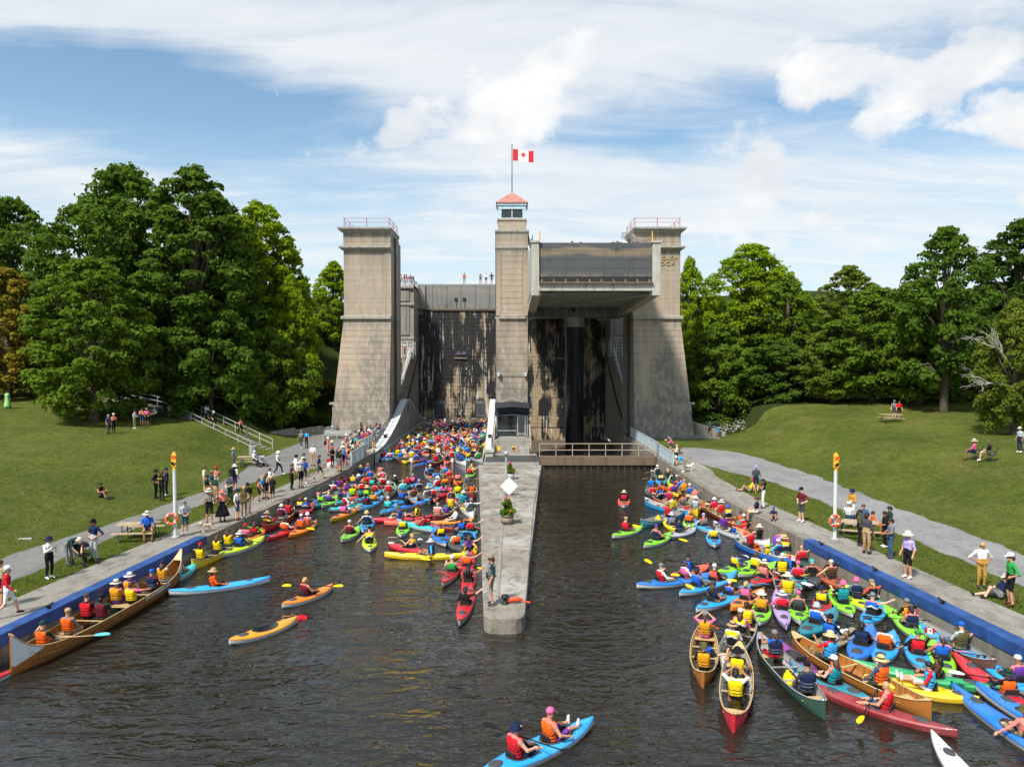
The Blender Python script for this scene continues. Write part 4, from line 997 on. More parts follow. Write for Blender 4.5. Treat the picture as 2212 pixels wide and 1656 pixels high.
T('open', 'maple_tree', 'dark', 2040, 72, 480, 105, 'tall open crowned maple with thick trunk on the right hill')
T('tall', 'maple_tree', 'shade', 2195, 84, 468, 110, 'tall dark tree at the right edge against the sky')
R6 = T('young', 'maple_tree', 'olive', 2192, 56, 640, 72, 'olive tree with bare white dead branches at the right edge')
T('low', 'maple_tree', 'shade', 1960, 98, 640, 130, 'deep green understorey tree behind the hilltop table')
T('low', 'maple_tree', 'shade', 2120, 92, 650, 130, 'deep green understorey tree behind the thick trunked maple')
T('low', 'maple_tree', 'shade', 1770, 108, 690, 120, 'deep green understorey tree in the gap of the right wood')
T('low', 'maple_tree', 'shade', 1600, 112, 700, 130, 'deep green understorey tree behind the right slope crest')
T('low', 'maple_tree', 'shade', 2290, 74, 560, 130, 'deep green tree running off the right edge')
# bare dead limbs
b = MB(); rz = random.Random(5); o0 = Vector((39.2, 55.6, 9.3))
def limb(p, d, ln, r, lev):
    q = p + d * ln; m = p.lerp(q, .5) + Vector((rz.uniform(-.2, .2), rz.uniform(-.2, .2), rz.uniform(0, .3))); b.tube([p, m, q], [r, r * .75, r * .5], 5, caps=False)
    if lev:
        for _ in range(3):
            nd = (d + Vector((rz.uniform(-.6, .3), rz.uniform(-.5, .5), rz.uniform(-.5, .5)))).normalized(); limb(p.lerp(q, rz.uniform(.35, 1)), nd, ln * rz.uniform(.45, .75), r * .5, lev - 1)
limb(o0, Vector((-.75, -.25, .62)).normalized(), 3.2, .09, 3); limb(o0 + Vector((0, 0, -1.6)), Vector((-.95, -.2, .12)).normalized(), 2.6, .07, 3)
b.xf(Matrix.Translation(-R6.location)); db = b.build('dead_branch', flat('bleached_wood', (.48, .45, .40), .9, .2)); db.parent = R6; db.matrix_parent_inverse = (Matrix.Translation(R6.location) @ Matrix.Rotation(R6.rotation_euler.z, 4, 'Z') @ Matrix.Diagonal((*R6.scale, 1))).inverted() @ Matrix.Translation(R6.location)

def shrub_mesh(seed, n, w, h, size):
    rg = np.random.default_rng(seed); q = []
    for _ in range(n): q.append(leaf_cloud(np.array([rg.uniform(-w, w), rg.uniform(-w, w), rg.uniform(.25, 1) * h]), rg.uniform(.3, .5) * w, .5, 90, size, rg))
    return leaves_mesh('foliage', np.concatenate(q))
SHR = [shrub_mesh(3, 12, 1.0, 1.2, .2), shrub_mesh(4, 14, 1.2, .9, .18)]
def shrub(px, Y, w, hgt, leaf, label, k=0, ground=None):
    X = (px - 1106) * Y / FPX; z = ground_z(X, Y) if ground is None else ground
    o = link('shrub', SHR[k], None, (X, Y, z - .15)); set_mats(o, [LM[leaf]]); o.scale = (w, w, hgt); o.rotation_euler.z = rnd.uniform(0, 6); tag(o, label, 'shrub', 'shrubs on the slopes beside the towers')
shrub(702, 100, 2.2, 2.0, 'gold', 'yellowish shrub on the slope behind the left tower', 0)
for px, Y, w, h, l, lab in [(660, 92, 2.2, 1.3, 'weed', 'pale weedy shrub on the dark slope left of the tower'), (610, 88, 2.4, 1.1, 'shade', 'dark shrub low on the slope left of the tower'), (560, 84, 2.0, .9, 'weed', 'weedy shrub beside the foot of the wooden stair'),
        (640, 98, 2.6, 1.8, 'shade', 'dark shrub high on the slope left of the tower'), (690, 90, 1.6, 1.2, 'shade', 'dark shrub against the left tower base'), (1520, 88, 1.5, 1.2, 'shade', 'dark shrub against the right tower base'), (1545, 90, 1.9, 1.6, 'shade', 'dark shrub up the bank beside the right tower'),
        (1572, 87, 1.5, .9, 'weed', 'tall weeds on the crest of the right slope'), (1595, 90, 1.8, .8, 'weed', 'tall weeds behind the crest of the right slope'), (1540, 94, 2.4, 2.2, 'shade', 'tall dark shrub behind the right tower'),
        (2080, 80, 2.6, 1.7, 'olive', 'olive bush between the trunks on the right hill'), (1980, 92, 2.6, 1.5, 'shade', 'dark bush behind the hilltop picnic table'), (2230, 62, 2.2, 1.5, 'shade', 'dark bush at the right edge under the trees'), (885, 107, .7, 1.6, 'lime', 'green creeper hanging beside the abutment stair')]:
    shrub(px, Y, w, h, l, lab, 1 if w > 2 else 0, 10.5 if px == 885 else None)
# white wild flowers on the right crest
rgf = np.random.default_rng(9); fl_ = MB()
for _ in range(260):
    Y = rgf.uniform(82, 90); X = (rgf.uniform(1535, 1610) - 1106) * Y / FPX; z = ground_z(X, Y); hh = rgf.uniform(.35, .9)
    fl_.tube([(X, Y, z), (X + .05, Y, z + hh)], .012, 3, 1); fl_.lathe([(.0, 0), (.09, .03), (0, .06)], 5, (X + .05, Y, z + hh), 0)
tag(fl_.build('wild_flowers', [flat('petal_white', (.7, .7, .66), .8), LM['weed']]), 'white wild flowers scattered over the right slope crest', 'flowers', kind='stuff')
# ---------------------------------------------------------------- people: one continuous skin per pose, copied with other clothes
def hexc(h):
    v = [int(h[i:i + 2], 16) / 255 for i in (0, 2, 4)]
    return tuple((c / 12.92 if c <= .04045 else ((c + .055) / 1.055) ** 2.4) for c in v)
PAL = {'W': ('white', 'e9e9e6'), 'K': ('black', '1c1c1f'), 'G': ('grey', '7e8082'), 'g': ('dark grey', '45484c'), 'N': ('navy', '1d2a4a'), 'B': ('blue', '1f62c8'), 'A': ('light blue', '3aa6e6'), 'T': ('teal', '1e8f9a'),
       'Q': ('turquoise', '3fc6c9'), 'R': ('red', 'cf1f2b'), 'M': ('maroon', '6a1d2b'), 'O': ('orange', 'f2641c'), 'Y': ('yellow', 'f4cf15'), 'L': ('lime', 'a5dc22'), 'E': ('green', '2f9a45'), 'D': ('dark green', '1f4238'),
       'P': ('pink', 'e46a9a'), 'S': ('salmon', 'dd8478'), 'V': ('purple', '6a3a9a'), 'C': ('cream', 'e3d8c0'), 'H': ('straw', 'd9c08a'), 'b': ('brown', '5a3b28'), 't': ('tan', 'b79a72'), 'k': ('khaki', '8f8468'),
       'J': ('denim', '3f5878'), 'Z': ('gold', 'e09a1f'), 'l': ('lavender', 'b9a7d8'), 'o': ('olive', '5c5a38'), 'i': ('light grey', 'b8bcc0'), 'm': ('mustard', 'c0903f'), 'c': ('coral', 'f0604a'), 'f': ('forest', '2c6650')}
def fab(k): return flat('cloth_' + PAL[k][0].replace(' ', '_'), hexc(PAL[k][1]), .85, .14, 14, spec=.2)
SKIN = [flat('skin_' + n, hexc(h), .55, .1, 20) for n, h in (('fair', 'd9a88c'), ('light', 'c48e6e'), ('tanned', 'a56f4d'), ('brown', '6e4630'))]
HAIRC = {'K': '17130f', 'B': '4a3020', 'Y': 'b8925a', 'G': '8d8a86', 'W': 'd8d5d0', 'R': '6e2f1c'}
def hair_mat(k): return flat('hair_' + k, hexc(HAIRC[k]), .6, .25, 30)
M_EYE = flat('eye_and_lip_dark', (.06, .03, .025), .4)

def surface_nets(fn, lo, hi, h):
    ax = [np.arange(lo[i] - 1.5 * h, hi[i] + 2.5 * h, h) for i in range(3)]
    Gx, Gy, Gz = np.meshgrid(*ax, indexing='ij'); d = fn(np.stack([Gx, Gy, Gz], -1)); ins = d < 0
    n = tuple(s - 1 for s in d.shape); acc = np.zeros(n + (3,)); cnt = np.zeros(n); base = np.stack([Gx, Gy, Gz], -1)
    def sl(o): return tuple(slice(o[i], o[i] + n[i]) for i in range(3))
    for a in range(3):
        o1, o2 = [i for i in range(3) if i != a]
        for u in (0, 1):
            for v in (0, 1):
                p = [0, 0, 0]; p[o1] = u; p[o2] = v; q = list(p); q[a] = 1
                da, db = d[sl(p)], d[sl(q)]; cr = ins[sl(p)] != ins[sl(q)]
                t = np.where(cr, da / np.where(da == db, 1, da - db), 0)
                pos_ = base[sl(p)] + t[..., None] * (base[sl(q)] - base[sl(p)]); acc += np.where(cr[..., None], pos_, 0); cnt += cr
    act = cnt > 0; idx = -np.ones(n, int); idx[act] = np.arange(act.sum()); verts = acc[act] / cnt[act][:, None]; faces = []
    for a in range(3):
        o1, o2 = [(1, 2), (2, 0), (0, 1)][a]
        s0 = [slice(1, n[i]) for i in range(3)]; s0[a] = slice(0, n[a]); s1 = list(s0); s1[a] = slice(1, n[a] + 1)
        cr = ins[tuple(s0)] != ins[tuple(s1)]; ii = np.argwhere(cr); off = np.array([s.start for s in s0]); ii = ii + off
        def g(u, v):
            k = ii.copy(); k[:, o1] += u; k[:, o2] += v; return idx[k[:, 0], k[:, 1], k[:, 2]]
        q = np.stack([g(-1, -1), g(0, -1), g(0, 0), g(-1, 0)], 1); fl = ins[tuple(s0)][cr]
        q = np.where(fl[:, None], q, q[:, ::-1]); faces.append(q[(q >= 0).all(1)])
    return verts, np.concatenate(faces)
def np_mesh(name, verts, faces, mi, nslots):
    me = bpy.data.meshes.new(name); m = len(faces); k = faces.shape[1]
    me.vertices.add(len(verts)); me.vertices.foreach_set('co', verts.reshape(-1).astype(np.float32))
    me.loops.add(m * k); me.loops.foreach_set('vertex_index', faces.reshape(-1).astype(np.int32)); me.polygons.add(m)
    me.polygons.foreach_set('loop_start', np.arange(0, m * k, k, dtype=np.int32)); me.polygons.foreach_set('loop_total', np.full(m, k, np.int32))
    me.polygons.foreach_set('material_index', np.asarray(mi, np.int32)); me.polygons.foreach_set('use_smooth', np.ones(m, bool)); me.update(calc_edges=True)
    for _ in range(nslots): me.materials.append(None)
    return me
def cone_d(p, a, b, r0, r1):
    a, b = np.array(a), np.array(b); ba = b - a; t = np.clip(((p - a) @ ba) / max(1e-9, ba @ ba), 0, 1)
    return np.linalg.norm(p - a - t[..., None] * ba, axis=-1) - (r0 + (r1 - r0) * t)
def smin(a, b, k): h = np.clip(.5 + .5 * (b - a) / k, 0, 1); return b + (a - b) * h - k * h * (1 - h)
STAND = dict(pel=(0, 0, .95), che=(0, .0, 1.34), nec=(0, -.01, 1.47), hea=(0, .025, 1.635), sL=(-.185, -.01, 1.41), eL=(-.25, -.04, 1.14), wL=(-.26, .07, .92), hL=(-.095, 0, .92), kL=(-.105, .03, .50), aL=(-.11, -.03, .09), tL=(-.13, .12, .045),
             sR=(.185, -.01, 1.41), eR=(.25, -.04, 1.14), wR=(.26, .07, .92), hR=(.095, 0, .92), kR=(.105, .03, .50), aR=(.11, -.03, .09), tR=(.13, .12, .045), pitch=0.0)
SIT = dict(pel=(0, 0, .12), che=(0, -.03, .50), nec=(0, -.03, .63), hea=(0, .0, .795), sL=(-.185, -.03, .57), eL=(-.27, .10, .33), wL=(-.20, .32, .27), hL=(-.10, .05, .11), kL=(-.16, .46, .22), aL=(-.13, .86, .08), tL=(-.13, .95, .16),
           sR=(.185, -.03, .57), eR=(.27, .10, .33), wR=(.20, .32, .27), hR=(.10, .05, .11), kR=(.16, .46, .22), aR=(.13, .86, .08), tR=(.13, .95, .16), pitch=0.0)
CAN = dict(SIT, kL=(-.18, .42, .10), aL=(-.17, .40, -.26), tL=(-.17, .55, -.30), kR=(.18, .42, .10), aR=(.17, .40, -.26), tR=(.17, .55, -.30), wL=(-.16, .34, .20), wR=(.16, .34, .20))
BEN = dict(CAN, aL=(-.15, .46, -.36), tL=(-.16, .60, -.40), aR=(.15, .46, -.36), tR=(.16, .60, -.40))
POSES = {
 'stand': STAND,
 'hips': dict(STAND, eL=(-.40, -.10, 1.16), wL=(-.19, .06, 1.02), eR=(.40, -.10, 1.16), wR=(.19, .06, 1.02)),
 'phone': dict(STAND, eL=(-.24, .10, 1.17), wL=(-.08, .28, 1.33), eR=(.24, .10, 1.17), wR=(.08, .28, 1.33)),
 'hold': dict(STAND, eL=(-.25, .04, 1.15), wL=(-.09, .26, 1.08), eR=(.25, .04, 1.15), wR=(.09, .26, 1.08)),
 'crossed': dict(STAND, eL=(-.26, .06, 1.16), wL=(.08, .20, 1.20), eR=(.26, .06, 1.16), wR=(-.08, .22, 1.17)),
 'walk': dict(STAND, kL=(-.1, .22, .53), aL=(-.1, .30, .12), tL=(-.1, .45, .10), kR=(.1, -.06, .50), aR=(.1, -.36, .15), tR=(.1, -.26, .04), wL=(-.27, -.18, .95), wR=(.25, .22, .98), eL=(-.25, -.14, 1.15), eR=(.25, .02, 1.14)),
 'lean': dict(STAND, che=(0, .14, 1.30), nec=(0, .20, 1.41), hea=(0, .30, 1.55), sL=(-.185, .18, 1.36), sR=(.185, .18, 1.36), eL=(-.27, .36, 1.16), wL=(-.10, .50, 1.12), eR=(.27, .36, 1.16), wR=(.10, .50, 1.12), pel=(0, -.06, .94), hL=(-.095, -.06, .92), hR=(.095, -.06, .92), pitch=-.25),
 'bend': dict(STAND, pel=(0, -.12, .93), hL=(-.095, -.12, .91), hR=(.095, -.12, .91), kL=(-.1, -.06, .5), kR=(.1, -.06, .5), che=(0, .24, 1.10), nec=(0, .36, 1.12), hea=(0, .50, 1.13), sL=(-.18, .31, 1.12), sR=(.18, .31, 1.12), eL=(-.24, .40, .86), eR=(.24, .40, .86), wL=(-.12, .52, .66), wR=(.12, .52, .66), pitch=-1.1),
 'point': dict(STAND, eR=(.36, .12, 1.28), wR=(.44, .36, 1.26)),
 'sit': SIT,
 'reachL': dict(SIT, eL=(-.42, .06, .62), wL=(-.62, .10, .76)),
 'reachR': dict(SIT, eR=(.42, .06, .62), wR=(.62, .10, .76)),
 'paddle': dict(SIT, eL=(-.33, .10, .42), wL=(-.34, .34, .54), eR=(.31, .10, .36), wR=(.30, .34, .34)),
 'side': dict(SIT, eL=(-.38, .04, .36), wL=(-.56, .16, .18)),
 'lounge': dict(SIT, kR=(.34, .36, .30), aR=(.62, .52, .02), tR=(.70, .60, .0), kL=(-.12, .46, .34), aL=(-.12, .80, .10), wL=(-.34, .0, .12), eL=(-.34, -.08, .34)),
 'legsup': dict(SIT, kL=(-.14, .42, .34), aL=(-.12, .72, .30), tL=(-.12, .74, .46), kR=(.14, .48, .30), aR=(.12, .82, .26), tR=(.12, .86, .42), eR=(.33, .04, .36), wR=(.36, .30, .28)),
 'handshead': dict(CAN, eL=(-.34, .10, .66), wL=(-.10, .18, .84), eR=(.34, .10, .66), wR=(.10, .18, .84)),
 'canoe': CAN,
 'canoepad': dict(CAN, eL=(-.36, .08, .48), wL=(-.30, .30, .66), eR=(.30, .12, .34), wR=(.38, .32, .20)),
 'canoereach': dict(CAN, eL=(-.42, .02, .56), wL=(-.64, .04, .60)),
 'canoereachR': dict(CAN, eR=(.42, .02, .56), wR=(.64, .04, .60)),
 'bench': BEN,
 'ground': dict(SIT, kL=(-.14, .36, .42), aL=(-.12, .52, .07), tL=(-.12, .68, .05), kR=(.14, .40, .40), aR=(.14, .56, .07), tR=(.14, .72, .05), eL=(-.26, .14, .36), wL=(-.08, .36, .40), eR=(.26, .14, .36), wR=(.08, .38, .40)),
 'recline': dict(SIT, che=(0, -.16, .46), nec=(0, -.22, .57), hea=(0, -.22, .735), sL=(-.185, -.19, .52), sR=(.185, -.19, .52), eL=(-.27, -.30, .28), wL=(-.28, -.36, .05), eR=(.27, -.02, .34), wR=(.16, .20, .30), kL=(-.12, .38, .42), aL=(-.12, .56, .07), tL=(-.12, .70, .05), kR=(.14, .42, .12), aR=(.16, .80, .06), tR=(.18, .88, .12)),
 'swim': dict(pel=(0, -.35, -.06), che=(0, .05, .04), nec=(0, .18, .08), hea=(0, .32, .14), sL=(-.185, .13, .05), eL=(-.24, .36, .06), wL=(-.18, .60, .10), hL=(-.095, -.38, -.06), kL=(-.12, -.78, -.08), aL=(-.14, -1.15, -.04), tL=(-.14, -1.28, -.02), sR=(.185, .13, .05), eR=(.24, .36, .06), wR=(.18, .60, .10), hR=(.095, -.38, -.06), kR=(.12, -.78, -.10), aR=(.14, -1.15, -.10), tR=(.14, -1.28, -.1), pitch=-.5)}
def skeleton(J):
    v = lambda k: np.array(J[k], float); S = []
    ax = (v('che') - v('pel')); mid = v('pel') + ax * .45; wd = np.array([.062, 0, 0])
    for s in (-1, 1):
        S += [(v('pel') + s * wd * 1.05, mid + s * wd * .85, .108, .098, 4 if s else 4), (mid + s * wd * .85, v('che') + s * wd * 1.25, .098, .112, 1)]
    S += [(v('che'), v('nec'), .10, .065, 1), (v('nec'), v('hea') - (0, .02, .05), .058, .055, 0)]
    for c in 'LR':
        S += [(v('nec') * .55 + v('che') * .45, v('s' + c), .075, .062, 1), (v('s' + c), v('e' + c), .056, .044, 2), (v('e' + c), v('w' + c), .043, .030, 3)]
        d = v('w' + c) - v('e' + c); d /= np.linalg.norm(d); S.append((v('w' + c), v('w' + c) + d * .075, .030, .036, 0))
        S += [(v('h' + c), v('k' + c), .088, .058, 4), (v('k' + c), v('a' + c), .060, .040, 5), (v('a' + c), v('t' + c), .046, .036, 6)]
        bk = v('a' + c) * 1.25 - v('t' + c) * .25; S.append((v('a' + c) * .6 + bk * .4 - (0, 0, .02), v('a' + c), .040, .044, 6))
    return S
def rot_x(a): c, s = math.cos(a), math.sin(a); return np.array([[1, 0, 0], [0, c, -s], [0, s, c]])
class Pose:
    def __init__(s, name, h=.023, detail=True):
        J = POSES[name]; s.J = J; s.S = S = skeleton(J); hc = np.array(J['hea']); Rm = rot_x(J['pitch']); s.hc, s.Rm = hc, Rm
        HE = [((0, 0, .02), (.076, .093, .100)), ((0, .022, -.055), (.056, .066, .066)), ((0, .098, -.012), (.014, .022, .026)), ((-.078, -.008, -.012), (.012, .022, .032)), ((.078, -.008, -.012), (.012, .022, .032)), ((0, .086, .026), (.05, .016, .012)), ((0, .078, -.092), (.024, .016, .018))]
        def head_d(p):
            q = (p - hc) @ Rm; d = None
            for c, r in HE:
                r = np.array(r); k = np.linalg.norm((q - c) / r, axis=-1); e = (k - 1) * r.min(); d = e if d is None else smin(d, e, .02)
            return d
        def body(p):
            d = head_d(p)
            for a, b, r0, r1, t in S: d = smin(d, cone_d(p, a, b, r0, r1), .028)
            return d
        pts = np.array([q for a, b, *_ in S for q in (a, b)] + [hc + (0, 0, .1)]); lo, hi = pts.min(0) - .14, pts.max(0) + .14
        V, F = surface_nets(body, lo, hi, h)
        D = np.stack([head_d(V)] + [cone_d(V, a, b, r0, r1) for a, b, r0, r1, t in S], 1); tg = np.array([0] + [q[4] for q in S])[D.argmin(1)]
        ft = tg[F[:, 0]]; ex_v, ex_f, ex_m = [], [], []
        if detail:
            mb = MB()
            def H(p): return tuple(hc + Rm @ np.array(p))
            for sx in (-1, 1):
                mb.lathe([(0, -.009), (.013, 0), (0, .009)], 6); mb.xf(Matrix.Translation(H((sx * .031, .086, .006))), len(mb.v) - 18)
            o = len(mb.v); mb.box(-.022, .022, -.006, .008, -.005, .005); mb.xf(Matrix.Translation(H((0, .084, -.062))), o); ne = len(mb.f)
            for c in 'LR':
                w, e = np.array(J['w' + c]), np.array(J['e' + c]); d = (w - e) / np.linalg.norm(w - e); sd_ = np.cross(d, (0, 0, 1.0)); nn = np.linalg.norm(sd_); sd_ = sd_ / nn if nn > .2 else np.array([0, 1.0, 0]); pn = np.cross(sd_, d); pn = pn if pn[2] < 0 else -pn
                for i, ln in enumerate((.062, .075, .072, .056)):
                    a = w + d * .085 + sd_ * (i - 1.5) * .019; b = a + d * ln * .55 + pn * .012; c2 = b + d * ln * .38 + pn * .035; mb.tube([a - d * .03, a, b, c2], [.010, .0095, .0085, .006], 4)
                th = -1 if c == 'L' else 1
                a = w + d * .03 + sd_ * th * .026; mb.tube([a, a + d * .03 + sd_ * th * .028 + pn * .01, a + d * .06 + sd_ * th * .03 + pn * .028], [.012, .011, .007], 4)
            ex_v = np.array(mb.v); ex_f = [f for f in mb.f]; ex_m = [7 if i < ne else 0 for i in range(len(mb.f))]
        if len(ex_f):
            fl = []; ml = []
            for f, m in zip(ex_f, ex_m):
                if len(f) == 4: fl.append(f); ml.append(m)
                else:
                    for k in range(1, len(f) - 1, 2): fl.append((f[0], f[k], f[k + 1], f[min(k + 2, len(f) - 1)])); ml.append(m)
            F = np.concatenate([F, np.array(fl) + len(V)]); V = np.concatenate([V, ex_v]); ft = np.concatenate([ft, ml])
        s.V, s.F, s.ft = V, F, ft; s.mesh = np_mesh('person', V, F, ft, 8); s._vest = None; s.name = name
    def vest(s, h=.023):
        if s._vest is None or h > .03:
            J = s.J; v = lambda k: np.array(J[k], float); ax = v('nec') - v('pel'); L = np.linalg.norm(ax); ax /= L; tor = [q for q in s.S if q[4] in (1, 4)][:4] + [q for q in s.S if q[4] == 1][2:]
            def fn(p):
                d = None
                for a, b, r0, r1, t in tor: e = cone_d(p, a, b, r0, r1); d = e if d is None else smin(d, e, .04)
                d = d - .034; tt = (p - v('pel')) @ ax / L
                d = np.maximum(d, (.10 - tt) * L); d = np.maximum(d, (tt - .985) * L)
                for c in 'LR': d = np.maximum(d, .092 - np.linalg.norm(p - v('s' + c) - (.035 * (-1 if c == 'L' else 1), 0, -.02), axis=-1))
                return np.maximum(d, .085 - np.linalg.norm(p - v('nec') - ax * .03 - (0, .03, 0), axis=-1))
            lo = np.minimum(np.minimum(v('pel'), v('nec')), v('che')) - .27; hi = np.maximum(np.maximum(v('pel'), v('nec')), v('che')) + .27
            V, F = surface_nets(fn, lo, hi, h); c = V[F].mean(1); tt = ((c - v('pel')) @ ax) / L; x = np.abs(c[:, 0])
            z = np.where(tt + x * .9 > .80, 0, np.where(tt + x * .9 > .68, 1, 2)); z = np.where((np.abs(tt - .27) < .028) | (np.abs(tt - .47) < .024), 3, z)
            if h > .03: return V, F, z
            s._vest = np_mesh('life_vest', V, F, z, 4)
        return s._vest
POSE = {}
def pose(n):
    if n not in POSE: POSE[n] = Pose(n)
    return POSE[n]
def hat_meshes():
    out = {}
    b = MB(); b.lathe([(.088, -.02), (.21, -.035), (.215, -.028), (.105, .005), (.100, .05), (.088, .095), (.05, .118), (0.001, .122)], 18, m=0, sy=1.12)
    for k, f in enumerate(b.f):
        z = sum(b.v[i][2] for i in f) / len(f); r = max(math.hypot(b.v[i][0], b.v[i][1] / 1.12) for i in f)
        if .01 < z < .04 and r < .12: b.m[k] = 1
    out['b'] = b.mesh('hat', True)
    b = MB(); b.lathe([(.092, -.02), (.099, .02), (.092, .07), (.06, .108), (.001, .12)], 16, m=0, sy=1.15)
    o = len(b.v); n = 8
    for (zz) in (.0, .008):
        for k in range(n + 1):
            t = math.pi * k / n; b.v.append((.078 * math.cos(t), .085 + 0 * t, zz + .004)); 
        for k in range(n + 1):
            t = math.pi * k / n; b.v.append((.078 * math.cos(t), .09 + .10 * math.sin(t), zz - .018 * math.sin(t)))
    m_ = 2 * (n + 1)
    for k in range(n):
        b.f.append((o + k, o + k + 1, o + n + 1 + k + 1, o + n + 1 + k)); b.m.append(0); b.f.append((o + m_ + k, o + m_ + n + 1 + k, o + m_ + n + 2 + k, o + m_ + k + 1)); b.m.append(0)
        b.f.append((o + n + 1 + k, o + n + 2 + k, o + m_ + n + 2 + k, o + m_ + n + 1 + k)); b.m.append(0)
    out['c'] = b.mesh('hat', True)
    b = MB(); b.lathe([(.092, -.01), (.150, -.055), (.152, -.048), (.104, .012), (.098, .06), (.075, .10), (.001, .108)], 16, m=0, sy=1.12); out['k'] = b.mesh('hat', True)
    def shell(long):
        b = MB(); b.lathe([(.094, -.005), (.100, .03), (.094, .07), (.062, .112), (.001, .126)], 14, m=0, sy=1.12); o = len(b.v)
        b.tube([(0, -.05, .03), (0, -.075, -.04), (0, -.07, -.10)], [.085, .08, .05], 10)
        if long == 'l': b.tube([(0, -.06, .02), (0, -.085, -.10), (0, -.10, -.22), (0, -.11, -.34)], [.085, .10, .095, .03], 10)
        if long == 'p': b.tube([(0, -.10, .03), (0, -.16, .0), (0, -.16, -.14), (0, -.15, -.24)], [.03, .04, .035, .01], 8)
        return b.mesh('hair', True)
    for k in 'slp': out['hair' + k] = shell(k)
    for m in out.values():
        while len(m.materials) < 2: m.materials.append(None)
    return out
HATS = hat_meshes()
NP = [0]
def describe(spec):
    """turn the clothes code into words"""
    v, sh, pa, hat, hair = spec.split()[:5]; w = []
    nm = lambda k: PAL[k][0]
    if v != '-': w.append((nm(v[1]) + ' topped' if v[0] == '^' else nm(v)) + ' life vest')
    elif sh[0] != '-': w.append(nm(sh[0]) + {'0': ' sleeveless top', '1': ' top', '2': ' sleeved top'}[sh[1]])
    else: w.append('no shirt')
    if hat != '-': w.append(nm(hat[1]) + {'b': ' hat', 'c': ' cap', 'k': ' bucket hat'}[hat[0]])
    elif hair != '-': w.append({'K': 'black', 'B': 'brown', 'Y': 'blond', 'G': 'grey', 'W': 'white', 'R': 'red'}[hair[1]] + (' hair' if hair[0] == 's' else ' long hair'))
    else: w.append('bald head')
    return w
ALL = []                       # (object, list of descriptors) for the label pass
def person(pz, spec, loc, face, size=1.0, who='person', group=None, tilt=0.0):
    """spec: vest shirt+sleeves trousers+length hat hair [skin]; face: heading in radians, 0 = +Y, counted clockwise"""
    P = pose(pz); tk = spec.split(); v, sh, pa, hat, hair = tk[:5]; NP[0] += 1
    sk = SKIN[int(tk[5]) if len(tk) > 5 else (NP[0] * 7) % 3]
    o = link('person', P.mesh, None, loc); o.rotation_euler = (tilt, 0, -face); o.scale = (size,) * 3
    shm = fab(sh[0]) if sh[0] != '-' else sk; sl = int(sh[1]) if sh[0] != '-' else 0; pam = fab(pa[0]) if pa[0] != '-' else fab('g'); pl = int(pa[1]) if pa[0] != '-' else 1
    shoe = [fab('W'), fab('g'), fab('K'), fab('b')][(NP[0] * 5) % 4] if pl != 0 or NP[0] % 2 else sk
    set_mats(o, [sk, shm, shm if sl >= 1 else sk, shm if sl >= 2 else sk, pam, pam if pl >= 2 else sk, shoe, M_EYE])
    if v != '-':
        w = link('life_vest', P.vest(), o)
        if v[0] == '^': set_mats(w, [fab(v[1]), fab('W'), fab('K'), fab('K')])
        else: set_mats(w, [fab(v)] * 3 + [fab('K') if v not in 'KNg' else fab('G')])
    hm = Matrix.Translation(Vector(P.hc)) @ Matrix.Rotation(P.J['pitch'], 4, 'X')
    if hair != '-':
        h = link('hair', HATS['hair' + hair[0]], o); h.matrix_local = hm; set_mats(h, [hair_mat(hair[1])] * 2)
    if hat != '-':
        h = link('hat', HATS[hat[0]], o); h.matrix_local = hm @ Matrix.Translation((0, -.004, .052)) @ Matrix.Rotation(-.06, 4, 'X'); set_mats(h, [fab(hat[1]), fab('K' if NP[0] % 2 else hat[1])])
    o['category'] = 'person'; o['group'] = group or 'people'
    return o
# ---------------------------------------------------------------- boats
BPAL = dict(PAL); BPAL.update({'B': ('blue', '1374d6'), 'A': ('sky blue', '1f9fe0'), 'Q': ('aqua', '27bfc0'), 'L': ('lime', '86dc20'), 'U': ('yellow green', 'c6e01a'), 'R': ('red', 'cc1526'), 'O': ('orange', 'f5861f'), 'Y': ('yellow', 'f2c80f'),
             'T': ('teal', '147f92'), 'w': ('wood', 'a9682c'), 'l': ('lavender', 'b59ad0'), 'V': ('purple', '8a2a8e'), 'i': ('silver', 'aeb3b6'), 'D': ('dark green', '1f4a3a'), 'E': ('green', '1f9a5a'), 'c': ('coral', 'ef5a3c'), 'M': ('dark red', '8a1f24'), 'r': ('rusty', 'a5502a')})
def hullm(k, two=None):
    n = 'hull_' + BPAL[k][0].replace(' ', '_')
    if k == 'w':
        if n in MATS: return MATS[n]
        m, t, b = base_mat(n); c = objco(t); g = t.noise(t.scale(c, 1.2, 14, 14), 3, 5, .6)
        t.put(b.inputs['Base Color'], t.mix(g, hexc('8a4f1e'), hexc('bf8140'))); b.inputs['Roughness'].default_value = .35; b.inputs['Coat Weight'].default_value = .3; MATS[n] = m; return m
    return flat(n, hexc(BPAL[k][1]), .32, .10, 2.5, coat=.15)
M_SEAT = flat('black_webbing', (.02, .02, .022), .7); M_INNER = flat('pale_interior', (.42, .41, .38), .6, .15); M_ASH = flat('ash_wood', (.55, .38, .18), .5, .2, 8)
M_HATCH = flat('hatch_rubber', (.06, .06, .065), .65, .15); M_UNDER = flat('pale_hull', (.60, .61, .62), .4, .08)
